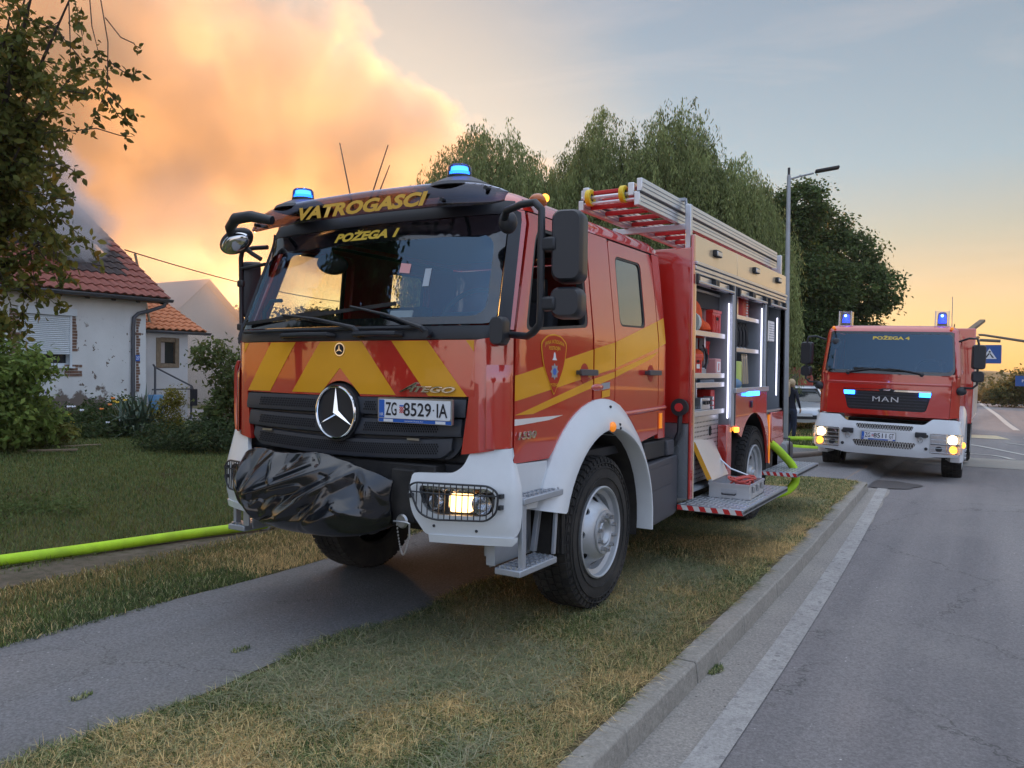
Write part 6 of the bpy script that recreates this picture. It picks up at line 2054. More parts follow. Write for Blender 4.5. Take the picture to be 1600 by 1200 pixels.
def build_grass():
    # verge between path and kerb: mown, clippings lying about, straw coloured towards the kerb
    n = 330000
    y = -3.2 + 12.5 * nrg.rand(n) ** 1.35
    ka = 2.052 - 0.0048 * np.clip(y, 0, None) ** 1.72
    x = 0.02 + nrg.rand(n) * (ka - 0.13 - 0.02)
    edge = np.sin(y * 1.3) * 0.05 + np.sin(y * 4.1) * 0.03 + (vnoise(x * 0, y, 3.0, 9) - 0.5) * 0.18
    keep = (x > 0.13 + edge) & (x < ka - 0.14 + (vnoise(x * 0, y, 5.0, 4) - 0.5) * 0.12)
    keep &= ~((np.abs(x - 1.0) < 0.16) & (np.abs(y - 1.36) < 0.14))
    x, y = x[keep], y[keep]; n = len(x)
    near_kerb = np.clip((x - 0.9) / 1.0, 0, 1)
    t = tints(x, y, 21, 0.28, 0.42) * 1.15
    k = nrg.rand(n) < near_kerb * 0.42 * (vnoise(x, y, 2.2, 77) > 0.30)
    t[k] = STRAW * nrg.uniform(0.75, 1.3, (k.sum(), 1))
    lie = nrg.rand(n) < 0.68
    tilt = np.where(lie, nrg.uniform(1.15, 1.5, n), nrg.uniform(0.15, 0.9, n))
    d = np.hypot(x - 3.45, y + 3.62)
    ln = np.where(lie, nrg.uniform(0.05, 0.14, n), nrg.uniform(0.02, 0.06, n))
    wd = np.clip(0.0016 * d / 3.0, 0.0026, 0.006) * nrg.uniform(0.8, 1.7, n)
    o = blades('verge_grass', x, y, ln, wd, tilt, t, z0=0.0)
    # raise lying blades a little so that they pile up
    tag(o, 'mown half dry grass with clippings on the verge between path and kerb', 'grass', kind='stuff')
    # loose long clippings on top
    n = 75000
    y = -3.0 + 10.5 * nrg.rand(n) ** 1.4
    x = 0.2 + nrg.rand(n) * 1.45
    c = vnoise(x, y, 1.6, 50) + 0.3 * vnoise(x, y, 5.0, 51)
    kk = nrg.rand(n) < np.clip((c - 0.45) * 2.4, 0.02, 0.9)
    x, y = x[kk], y[kk]; n = len(x)
    t = np.where((nrg.rand(n) < 0.6)[:, None], np.array([0.30, 0.34, 0.20]), np.array([0.46, 0.42, 0.28])) * nrg.uniform(0.7, 1.3, (n, 1))
    o = blades('grass_clippings', x, y, nrg.uniform(0.08, 0.19, n), nrg.uniform(0.0025, 0.0045, n), nrg.uniform(1.25, 1.5, n), t, z0=0.018)
    tag(o, 'pale long grass clippings lying loose on the verge', 'grass clippings', kind='stuff')
    # strip on the far side of the path
    n = 100000
    y = -2.6 + 12.0 * nrg.rand(n) ** 1.3
    x = -2.72 + 1.33 * nrg.rand(n)
    keep = (x < -1.43 + 0.10 * (vnoise(x * 0, y, 2.5, 5) - 0.3)) & (nrg.rand(n) < np.clip(0.25 + (x + 2.75) * 3, 0, 1))
    x, y = x[keep], y[keep]; n = len(x)
    t = tints(x, y, 31, 0.10, 0.15)
    m_ = nrg.rand(n) < 0.5 * np.clip((-1.75 - x) / 0.5, 0, 1)
    t[m_] = np.array([0.30, 0.235, 0.09]) * nrg.uniform(0.7, 1.3, (m_.sum(), 1))
    o = blades('strip_grass', x, y, nrg.uniform(0.025, 0.07, n), nrg.uniform(0.004, 0.007, n), nrg.uniform(0.2, 1.3, n), t)
    tag(o, 'yellowish green grass strip between the footpath and the bare dirt', 'grass', kind='stuff')
    # lawn in front of the house
    n = 230000
    u = nrg.rand(n)
    x = -3.1 - 12.6 * u ** 1.25
    y = -2.5 + (13.5) * nrg.rand(n)
    t = np.minimum(tints(x, y, 41, -0.60, 0.05) * 1.45, np.array([0.20, 0.235, 0.09]))
    br = (vnoise(x, y, 0.7, 61) + vnoise(x, y, 2.6, 62) * 0.5) > 1.02
    br &= x > -7.5
    k = br & (nrg.rand(n) < 0.45)
    t[k] = np.array([0.13, 0.10, 0.05]) * nrg.uniform(0.7, 1.2, (k.sum(), 1))
    ol = nrg.rand(n) < 0.4
    t[ol] = OLIVE * nrg.uniform(0.7, 1.2, (ol.sum(), 1))
    d = np.hypot(x - 3.45, y + 3.62)
    keep = ~((x > -3.30 + 0.12 * np.sin(y * 1.7)) & (nrg.rand(n) < 0.75))
    x, y, t, d = x[keep], y[keep], t[keep], d[keep]; n = len(x)
    o = blades('lawn_grass', x, y, nrg.uniform(0.03, 0.085, n), np.clip(d * 0.00085, 0.004, 0.014) * nrg.uniform(0.8, 1.3, n), nrg.uniform(0.1, 1.1, n), t)
    tag(o, 'short green lawn between the house and the dirt strip', 'lawn', kind='stuff')
    # grass beyond the side drive
    n = 50000
    x = -14 + 15.2 * nrg.rand(n); y = 17.3 + 12 * nrg.rand(n) ** 1.2
    t = tints(x, y, 51, -0.15, 0.1)
    o = blades('drive_grass', x, y, nrg.uniform(0.05, 0.11, n), nrg.uniform(0.012, 0.02, n), nrg.uniform(0.1, 1.0, n), t)
    tag(o, 'rough green grass beyond the side drive behind the woman', 'grass', kind='stuff')
    # weeds growing in the gutter and out of the path edge
    for (cx, cy, r, n, lab) in ((2.075, 0.95, 0.07, 300, 'small tuft of weeds growing at the foot of the kerb'), (0.0 - 0.23, -0.55, 0.05, 110, 'tiny grass tuft growing out of the middle of the footpath'), (-0.35, -1.42, 0.045, 100, 'tiny grass tuft near the left end of the visible footpath')):
        a = nrg.uniform(0, 2 * PI, n); rr = r * np.sqrt(nrg.rand(n))
        x = cx + rr * np.cos(a) * 0.6; y = cy + rr * np.sin(a) * 1.3
        t = tints(x, y, 71, -0.1, 0.4) * 1.2
        o = blades('weed_tuft', x, y, nrg.uniform(0.012, 0.035, n), nrg.uniform(0.003, 0.005, n), nrg.uniform(0.1, 1.2, n), t, z0=(-0.115 if cx > 1.9 else 0.004))
        tag(o, lab, 'weeds', kind='stuff')

build_grass()

# -- foliage
def leaf_arrays(C, N, size, aspect, tint):
    """C centres (n,3), N facing normals (n,3) -> folded leaf, 2 quads -> 4 verts diamond"""
    n = len(C)
    r = nrg.normal(size=(n, 3))
    A = np.cross(N, r); A /= np.linalg.norm(A, axis=1)[:, None] + 1e-9
    B = np.cross(N, A); B /= np.linalg.norm(B, axis=1)[:, None] + 1e-9
    s = size[:, None]
    V = np.empty((n, 4, 3))
    V[:, 0] = C - A * s * 0.5
    V[:, 1] = C + B * s * aspect * 0.5 + N * s * 0.08
    V[:, 2] = C + A * s * 0.5
    V[:, 3] = C - B * s * aspect * 0.5 + N * s * 0.08
    q = np.arange(n)[:, None] * 4 + np.array([0, 1, 2, 3])
    T = np.repeat(tint[:, None, :], 4, 1)
    return V.reshape(-1, 3), q, T.reshape(-1, 3)

def crown_points(lobes, n, clump=0.45, shell=0.55, per=26):
    """leaf positions clustered in clumps spread through the lobes' outer volume"""
    vol = np.array([l[3] * l[4] * l[5] if len(l) > 4 else l[3] ** 3 for l in lobes]) ** (2 / 3)
    nc = max(1, n // per)
    idx = nrg.choice(len(lobes), nc, p=vol / vol.sum())
    L = np.array([(l[0], l[1], l[2], l[3], l[4] if len(l) > 4 else l[3], l[5] if len(l) > 4 else l[3]) for l in lobes])[idx]
    d = nrg.normal(size=(nc, 3)); d /= np.linalg.norm(d, axis=1)[:, None]
    rad = (shell + (1 - shell) * nrg.rand(nc) ** 0.6)[:, None]
    rad = rad * (0.82 + 0.30 * nrg.rand(nc)[:, None])
    cc = L[:, :3] + d * rad * L[:, 3:6]
    bright = nrg.uniform(0.62, 1.30, nc)
    cs = nrg.uniform(0.6, 1.4, nc) * clump
    P = np.repeat(cc, per, 0) + nrg.normal(size=(nc * per, 3)) * np.repeat(cs, per)[:, None] * np.array([0.42, 0.42, 0.30])
    N = np.repeat(d, per, 0) * 0.5 + nrg.normal(size=(nc * per, 3)) * 0.65 + np.array([0, 0, 0.45])
    N /= np.linalg.norm(N, axis=1)[:, None]
    return P, N, np.repeat(bright, per), cc

def trunk_obj(parent, pts, rs, m='bark', name='trunk', n=10):
    return MB().tube(pts, rs, n).obj(name, m, parent, smooth=60)

mat('bark', (0.075, 0.058, 0.045), 0.9, var=0.4, vscale=12, bump=0.6, bscale=25)
mat('bark_dark', (0.045, 0.036, 0.03), 0.9, var=0.4, vscale=12, bump=0.6, bscale=25)

def tree(name, label, cat, base, trunk_h, lobes, n, leaf, cols, trunk_r=0.2, per=26, clump=0.5, aspect=0.55, shell=0.5, group=None, limbs=6):
    bx, by, bz = base
    T = empty(name, base, 0, label, cat, group)
    lob = [(l[0], l[1], l[2]) + tuple(l[3:]) for l in lobes]
    P, N, br, cc = crown_points(lob, n, clump, shell, per)
    cols = np.array(cols)
    k = nrg.rand(len(P))
    t = cols[0] * (1 - k[:, None]) + cols[1] * k[:, None]
    t = t * br[:, None] * nrg.uniform(0.8, 1.2, (len(P), 1))
    V, q, tt = leaf_arrays(P, N, nrg.uniform(0.7, 1.3, len(P)) * leaf, aspect, t)
    me = quick_mesh('crown', V, q, tt, 'leaves')
    o = link(bpy.data.objects.new('crown', me)); o.parent = T
    if trunk_h:
        tops = [l[:3] for l in lob]
        cx, cy = np.mean([l[0] for l in lob]), np.mean([l[1] for l in lob])
        mb = MB()
        fork = Vector((cx * 0.3, cy * 0.3, trunk_h))
        mb.tube([(0, 0, -0.3), (0.02, 0, 0.1), (cx * 0.1 + 0.05, cy * 0.1, trunk_h * 0.5), fork], [trunk_r * 1.4, trunk_r * 1.1, trunk_r * 0.9, trunk_r * 0.75], 10)
        mb.obj('trunk', 'bark', T, smooth=60)
        lm = MB()
        for i in range(limbs):
            tp = Vector(tops[i % len(tops)]) + Vector((rnd.uniform(-.4, .4), rnd.uniform(-.4, .4), rnd.uniform(-.3, .5)))
            mid = fork.lerp(tp, 0.5) + Vector((rnd.uniform(-.3, .3), rnd.uniform(-.3, .3), 0.15))
            lm.tube([fork - Vector((0, 0, 0.2)), mid, tp], [trunk_r * 0.55, trunk_r * 0.32, trunk_r * 0.1], 7)
        lm.obj('limbs', 'bark', T, smooth=60)
    return T

def willow(label, base, h, r, n_str, group, seed):
    rs = np.random.RandomState(seed)
    T = empty('willow_tree', base, 0, label, 'tree', group)
    Vs = []; Qs = []; Ts = []
    Ps = []; Ns = []; tn = []; sz = []
    tw = MB()
    # boughs dome outward, strands hang from all along them, a few sprays reach above the outline
    heads = []
    for i in range(16):
        a = rs.uniform(0, 2 * PI); rr = r * rs.uniform(0.1, 0.9)
        heads.append((rr * math.cos(a), rr * math.sin(a), h * (0.93 - 0.25 * (rr / r) ** 2)))
    for k in range(n_str):
        a0 = rs.uniform(0, 2 * PI); rr = r * math.sqrt(rs.rand())
        x0, y0 = rr * math.cos(a0), rr * math.sin(a0)
        nz = noise.noise(Vector((x0 * 0.75 + seed * 7, y0 * 0.75, 0.3)))
        top = h * (0.97 - 0.27 * (rr / r) ** 2.2) + nz * 2.0
        z0 = top - abs(rs.normal(0, 0.16)) * h * (0.6 if rr > 0.7 * r else 1.0)
        a = a0 + rs.normal(0, 0.9)
        sp = rs.uniform(0.1, 0.8)
        L = rs.uniform(0.14, 0.52) * h * (1.25 if rs.rand() < 0.25 else 0.85)
        m = max(4, int(L / 0.13))
        s = np.arange(m) / m
        out = sp * (1 - np.exp(-s * 3.5))
        x = x0 + math.cos(a) * out + 0.04 * np.sin(s * 8 + a)
        y = y0 + math.sin(a) * out + 0.04 * np.cos(s * 6 + a)
        rise = rs.uniform(0.05, 0.45)
        z = z0 + rise * np.sin(np.minimum(s * 5, 1) * PI * 0.95) - L * np.clip(s - 0.10, 0, None)
        keep = z > 0.8
        x, y, z = x[keep], y[keep], z[keep]
        if len(x) < 3: continue
        reps = 4
        P = np.repeat(np.stack([x, y, z], 1), reps, 0) + rs.normal(size=(len(x) * reps, 3)) * np.array([0.05, 0.05, 0.06])
        Ps.append(P)
        tn.append(np.full(len(P), rs.uniform(0.55, 1.45)))
    P = np.concatenate(Ps); br = np.concatenate(tn)
    n = len(P)
    # narrow leaves hanging down
    d = nrg.normal(size=(n, 3)) * 0.35 + np.array([0, 0, -1.0]); d /= np.linalg.norm(d, axis=1)[:, None]
    sd = np.cross(d, nrg.normal(size=(n, 3))); sd /= np.linalg.norm(sd, axis=1)[:, None]
    ln = nrg.uniform(0.11, 0.20, n)[:, None]; w = nrg.uniform(0.012, 0.022, n)[:, None]
    V = np.empty((n, 4, 3))
    V[:, 0] = P; V[:, 1] = P + d * ln * 0.45 + sd * w; V[:, 2] = P + d * ln; V[:, 3] = P + d * ln * 0.45 - sd * w
    q = np.arange(n)[:, None] * 4 + np.array([0, 1, 2, 3])
    k = nrg.rand(n)[:, None]
    t = (np.array([0.170, 0.215, 0.082]) * (1 - k) + np.array([0.270, 0.300, 0.120]) * k) * br[:, None]
    me = quick_mesh('crown', V.reshape(-1, 3), q, np.repeat(t[:, None, :], 4, 1).reshape(-1, 3), 'leaves')
    o = link(bpy.data.objects.new('crown', me)); o.parent = T
    mb = MB(); mb.tube([(0, 0, -0.3), (0.05, 0, 1.0), (0, 0.1, h * 0.42)], [0.38, 0.3, 0.24], 10)
    mb.obj('trunk', 'bark', T, smooth=60)
    lm = MB()
    for hd in heads:
        lm.tube([(0, 0.1, h * 0.38), (hd[0] * 0.45, hd[1] * 0.45, h * 0.62), (hd[0], hd[1], hd[2])], [0.13, 0.08, 0.015], 6)
    lm.obj('limbs', 'bark', T, smooth=60)
    return T

def build_trees():
    G = 'weeping willows behind the fire engine'
    willow('weeping willow rising behind the cab roof beside the smoke', (-10.6, 18.0, -0.2), 9.4, 2.6, 1600, G, 3)
    willow('tallest weeping willow, behind the front of the roof ladder', (-7.0, 21.6, -0.3), 10.4, 3.0, 2200, G, 4)
    willow('weeping willow left of the street lamp behind the locker roof', (-4.6, 22.4, -0.3), 9.1, 2.3, 1800, G, 5)
    willow('low weeping willow between the cab and the tallest willow', (-8.9, 20.6, -0.3), 9.3, 2.1, 1400, G, 8)
    dk = [(0.058, 0.095, 0.030), (0.105, 0.150, 0.045)]
    G2 = 'broad dark trees behind the second fire engine'
    tree('broadleaf_tree', 'dark broadleaf tree with a loose top directly behind the street lamp', 'tree', (-4.4, 31.5, -0.35), 2.6,
         [(-0.3, 0, 6.9, 1.5, 1.4, 1.2), (0.7, 0.2, 9.1, 1.1, 1.1, 0.9), (-0.7, 0.1, 8.9, 1.0, 1.0, 0.9), (0.0, 0.1, 8.0, 1.4, 1.2, 0.9), (1.4, 0, 5.6, 1.5, 1.4, 1.3), (-0.8, 0, 4.6, 1.8, 1.6, 1.5), (0.8, 0, 3.6, 1.9, 1.6, 1.4)], 42000, 0.17, dk, 0.26, group=G2)
    tree('broadleaf_tree', 'large round dark tree between the street lamp and the roof of the second fire engine', 'tree', (-4.5, 37.5, -0.35), 2.8,
         [(0.2, 0, 8.9, 1.7, 1.6, 1.3), (-1.4, 0, 7.8, 1.6, 1.6, 1.4), (1.6, 0, 7.4, 1.7, 1.6, 1.4), (2.4, 0, 5.9, 1.8, 1.7, 1.4), (-0.2, 0, 6.0, 2.4, 2.0, 1.8), (-2.1, 0, 5.0, 1.8, 1.7, 1.6), (1.2, 0, 3.8, 2.2, 1.9, 1.5), (-0.9, 0, 2.6, 2.0, 1.8, 1.4)], 64000, 0.19, dk, 0.34, group=G2, limbs=8)
    tree('hedge_tree', 'dark understorey tree filling the gap behind the parked cars', 'tree', (-7.0, 34.0, -0.35), 1.6,
         [(0, 0, 3.0, 2.4, 1.8, 1.8), (-2.4, 0, 2.8, 2.2, 1.8, 1.8), (2.0, 0.5, 3.4, 2.0, 1.8, 1.8), (-4.6, 0, 3.6, 2.2, 1.8, 2.2)], 30000, 0.19, dk, 0.2)
    for (nm, lab, base, lob, n) in (
            ('roadside_bush', 'dark green bush on the far right of the road crest', (5.35, 57.0, -0.5), [(0.2, 0, 1.5, 1.5, 1.4, 1.2), (-1.2, 0, 0.9, 1.0, 1.0, 0.8), (1.6, 0, 1.9, 1.5, 1.4, 1.3), (3.2, 0, 1.6, 1.6, 1.4, 1.2)], 15000),
            ('roadside_bush', 'paler low bush at the left end of the roadside bushes', (4.0, 64.0, -0.6), [(0.0, 0, 0.75, 1.0, 0.9, 0.7), (-1.0, 0, 0.45, 0.8, 0.8, 0.5), (1.0, 0, 0.7, 0.9, 0.8, 0.6)], 6000)):
        tree(nm, lab, 'bush', base, 0, lob, n, 0.20, [(0.060, 0.080, 0.025), (0.10, 0.11, 0.04)] if 'dark' in lab else [(0.14, 0.13, 0.05), (0.18, 0.16, 0.07)], per=20, clump=0.6)
    # far wood along the crest seen past the second engine and behind the houses
    lob = []
    for i in range(60):
        x = -150 + i * 2.6
        lob.append((x, 95 + 6 * math.sin(i), 1.6 + 1.2 * noise.noise(Vector((i * 0.4, 0, 0))), 2.6, 2.2, 2.2 + 0.8 * noise.noise(Vector((i * 0.3, 3, 0)))))
    T = tree('far_wood', 'far line of trees on the horizon behind the houses', 'wood', (0, 0, -1.5), 0, lob, 16000, 0.6, [(0.05, 0.07, 0.03), (0.09, 0.10, 0.04)], per=14, clump=1.2)
    T['kind'] = 'stuff'
    # rows of trees and a house behind the photographer, seen only mirrored in glass and paint
    for i, (x, y, s) in enumerate(((-7.8, -5.6, 1.0), (9.5, -14.0, 1.0), (24.0, -3.0, 1.1), (26.0, 24.0, 0.75), (19.0, 34.0, 0.85), (-9.0, -16.0, 0.9))):
        lab = ['tall tree by the footpath, mirrored in the windscreen of the near engine', 'round tree across the road behind the photographer', 'tree far across the road level with the cab', 'low tree far across the road, mirrored in the cab doors', 'low tree across the road beyond the second engine', 'tree by the footpath behind the photographer'][i]
        if i == 0:
            tree('garden_tree', lab, 'tree', (x, y, 0), 1.4, [(0, 0, 3.6, 2.0, 2.0, 1.6), (0, 0, 5.8, 2.1, 2.1, 1.7), (0.2, 0, 8.2, 1.9, 1.9, 1.7), (0, 0, 10.2, 1.4, 1.4, 1.5)], 16000, 0.26, dk, 0.25, per=16)
        else:
            tree('garden_tree', lab, 'tree', (x, y, -0.1), 1.6, [(0, 0, 3.4 * s, 2.6, 2.4, 1.9), (1.4, 1.2, 4.4 * s, 1.9, 1.9, 1.6), (-1.3, -1.0, 4.2 * s, 1.8, 1.8, 1.5)], 5000, 0.45, dk, 0.25, per=14, clump=0.8)

build_trees()

def twig_spray(P_list, leaf, cols, per_m=46, spread=0.05, br=1.0):
    """leaves set alternately along twigs given as polylines"""
    C = []; N = []; D = []
    for pts in P_list:
        pts = np.array(pts, float)
        seg = np.linalg.norm(np.diff(pts, axis=0), axis=1)
        tot = seg.sum()
        n = max(3, int(tot * per_m))
        s = np.sort(nrg.rand(n)) * tot
        cum = np.concatenate([[0], np.cumsum(seg)])
        i = np.clip(np.searchsorted(cum, s) - 1, 0, len(seg) - 1)
        f = (s - cum[i]) / seg[i]
        p = pts[i] * (1 - f)[:, None] + pts[i + 1] * f[:, None]
        C.append(p + nrg.normal(size=p.shape) * spread)
    C = np.concatenate(C)
    n = len(C)
    d = nrg.normal(size=(n, 3)) * 0.75 + np.array([0.2, 0, -0.45]); d /= np.linalg.norm(d, axis=1)[:, None]
    sd = np.cross(d, nrg.normal(size=(n, 3))); sd /= np.linalg.norm(sd, axis=1)[:, None]
    up = np.cross(sd, d)
    ln = nrg.uniform(0.7, 1.25, n)[:, None] * leaf; w = ln * nrg.uniform(0.20, 0.30, n)[:, None]
    V = np.empty((n, 6, 3))
    V[:, 0] = C; V[:, 1] = C + d * ln * 0.35 + sd * w + up * ln * 0.05; V[:, 2] = C + d * ln * 0.72 + sd * w * 0.8 + up * ln * 0.04
    V[:, 3] = C + d * ln - up * ln * 0.08; V[:, 4] = C + d * ln * 0.72 - sd * w * 0.8 + up * ln * 0.04; V[:, 5] = C + d * ln * 0.35 - sd * w + up * ln * 0.05
    q = np.arange(n)[:, None] * 6 + np.array([0, 1, 2, 3])
    q2 = np.arange(n)[:, None] * 6 + np.array([0, 3, 4, 5])
    cols = np.array(cols)
    k = nrg.rand(n)[:, None]
    t = (cols[0] * (1 - k) + cols[1] * k) * nrg.uniform(0.65, 1.35, (n, 1)) * br
    yl = nrg.rand(n) < 0.06
    t[yl] = np.array([0.20, 0.15, 0.03])
    return V.reshape(-1, 3), np.concatenate([q, q2]), np.repeat(t[:, None, :], 6, 1).reshape(-1, 3)

def build_near_tree():
    """plum tree at the left edge, its branches hanging into the picture"""
    T = empty('fruit_tree', (-6.9, 0.9, 0.0), 0, 'leafy fruit tree filling the left edge with twigs hanging over the burning roof', 'tree')
    base = Vector((-6.9, 0.9, 0.0))
    rs = random.Random(42)
    trunk = MB()
    trunk.tube([(0, 0, -0.2), (0.05, 0, 0.8), (0.1, 0.05, 1.8), (0.0, 0.1, 2.8)], [0.19, 0.15, 0.12, 0.09], 10)
    trunk.obj('trunk', 'bark_dark', T, smooth=60)
    limbs = MB(); twigs = []
    tip = MB()
    def rp(v): return Vector(v) - base
    heads = []
    # limbs fan out; targets in world space in front of the house
    targets = [(-5.9, 1.2, 5.9), (-5.5, 0.8, 5.3), (-5.6, 1.3, 4.6), (-5.7, 1.0, 4.0), (-5.8, 1.4, 3.4), (-6.1, 0.9, 2.9), (-5.2, 1.0, 6.1), (-6.8, 1.6, 6.0), (-6.6, 0.5, 5.0), (-6.9, 1.8, 4.2), (-6.4, 1.2, 3.6),
               (-6.2, 1.9, 5.2), (-6.0, 0.6, 4.4), (-5.5, 1.5, 5.9), (-6.4, 1.5, 2.4), (-6.0, 1.2, 5.5), (-5.75, 0.95, 4.9), (-5.9, 1.3, 3.0), (-6.2, 1.0, 2.0), (-6.5, 0.9, 5.6), (-7.2, 1.2, 5.2), (-7.2, 0.8, 3.4)]
    for tg in targets:
        t_ = rp(tg)
        f = Vector((0.0, 0.08, rs.uniform(1.6, 2.8)))
        mid = f.lerp(t_, 0.55) + Vector((0, 0, 0.35))
        limbs.tube([f, mid, t_], [0.045, 0.025, 0.008], 6)
        for k in range(13):
            s = rs.uniform(0.35, 1.0)
            p = f.lerp(mid, s / 0.55) if s < 0.55 else mid.lerp(t_, (s - 0.55) / 0.45)
            d = Vector((rs.gauss(0.1, 1), rs.gauss(0, 1), rs.gauss(-0.1, 0.7))).normalized()
            L = rs.uniform(0.30, 0.75)
            q = p + d * L * 0.5 + Vector((0, 0, 0.02)); e = p + d * L + Vector((0, 0, -0.16 * L))
            twigs.append([p, q, e])
            tip.tube([p, q, e], [0.006, 0.004, 0.002], 4, caps=False)
            for kk in range(2):
                d2 = (d + Vector((rs.gauss(0, 0.8), rs.gauss(0, 0.8), rs.gauss(-0.3, 0.5)))).normalized()
                L2 = rs.uniform(0.15, 0.35)
                twigs.append([q, q + d2 * L2]); tip.tube([q, q + d2 * L2], 0.002, 4, caps=False)
    limbs.obj('limbs', 'bark_dark', T, smooth=60)
    V, q, t = twig_spray([[tuple(p) for p in tw] for tw in twigs], 0.095, [(0.080, 0.110, 0.026), (0.165, 0.170, 0.040)], per_m=46, spread=0.035)
    me = quick_mesh('leaves', V, q, t, 'leaves')
    o = link(bpy.data.objects.new('foliage', me)); o.parent = T
    # bare hanging shoots with a few leaves at their ends, over the smoke
    hang = [[(-4.9, 1.1, 5.9), (-4.45, 1.15, 5.45), (-4.27, 1.13, 4.9), (-4.26, 1.12, 4.45), (-4.37, 1.02, 4.05)],
            [(-4.9, 1.1, 5.95), (-4.60, 1.12, 5.6), (-4.50, 1.1, 5.1), (-4.36, 1.1, 4.75)],
            [(-4.30, 1.12, 5.15), (-4.16, 1.2, 4.95), (-4.02, 1.25, 4.88), (-3.97, 1.27, 4.80)],
            [(-4.27, 1.12, 4.72), (-4.12, 1.2, 4.60), (-4.0, 1.26, 4.56)],
            [(-4.26, 1.12, 4.40), (-4.12, 1.2, 4.22), (-4.0, 1.26, 4.17)],
            [(-4.26, 1.12, 4.32), (-4.15, 1.18, 4.14), (-4.06, 1.2, 4.10)],
            [(-5.3, 1.0, 4.1), (-4.75, 1.05, 4.06), (-4.42, 1.1, 4.05), (-4.15, 1.18, 3.96), (-3.98, 1.22, 3.93)],
            [(-5.2, 1.0, 4.4), (-4.75, 0.95, 4.45), (-4.45, 1.02, 4.38), (-4.35, 1.05, 4.42)],
            [(-5.3, 1.0, 3.75), (-4.8, 0.95, 3.70), (-4.6, 0.95, 3.62), (-4.5, 1.0, 3.52)],
            [(-5.4, 0.9, 5.3), (-4.9, 0.95, 5.1), (-4.65, 1.0, 4.85), (-4.5, 1.0, 4.72)],
            [(-5.5, 0.9, 3.5), (-5.0, 0.9, 3.4), (-4.75, 0.95, 3.33), (-4.62, 0.95, 3.36)],
            [(-4.9, 1.1, 5.9), (-4.75, 1.0, 5.5), (-4.72, 1.0, 5.0), (-4.70, 1.0, 4.6)]]
    sh = MB(); tw2 = []
    for h in hang:
        h = [rp(p) for p in h]
        sh.tube(h, [0.006] * (len(h) - 1) + [0.002], 5, caps=False)
        tw2.append([tuple(h[-2].lerp(h[-1], 0.3)), tuple(h[-1])])
        tw2.append([tuple(h[-2].lerp(h[-1], 0.6)), tuple(h[-1] + Vector((0.03, 0, 0.02)))])
        if len(h) < 4 or h[0].x < rp((-5.1, 0, 0)).x:
            tw2.append([tuple(h[0]), tuple(h[1]), tuple(h[2])])
    sh.obj('shoots', 'bark_dark', T, smooth=60)
    V, q, t = twig_spray(tw2, 0.085, [(0.045, 0.062, 0.016), (0.09, 0.095, 0.022)], per_m=42, spread=0.03)
    me = quick_mesh('shoot_leaves', V, q, t, 'leaves')
    o = link(bpy.data.objects.new('shoot_leaves', me)); o.parent = T
    tip.obj('twigs', 'bark_dark', T, smooth=0)

build_near_tree()

def shrub(name, label, base, lobes, n, leaf, cols, per=18, clump=0.25, cat='shrub', aspect=0.5, shell=0.35, group=None):
    return tree(name, label, cat, base, 0, lobes, n, leaf, cols, per=per, clump=clump, aspect=aspect, shell=shell, group=group)

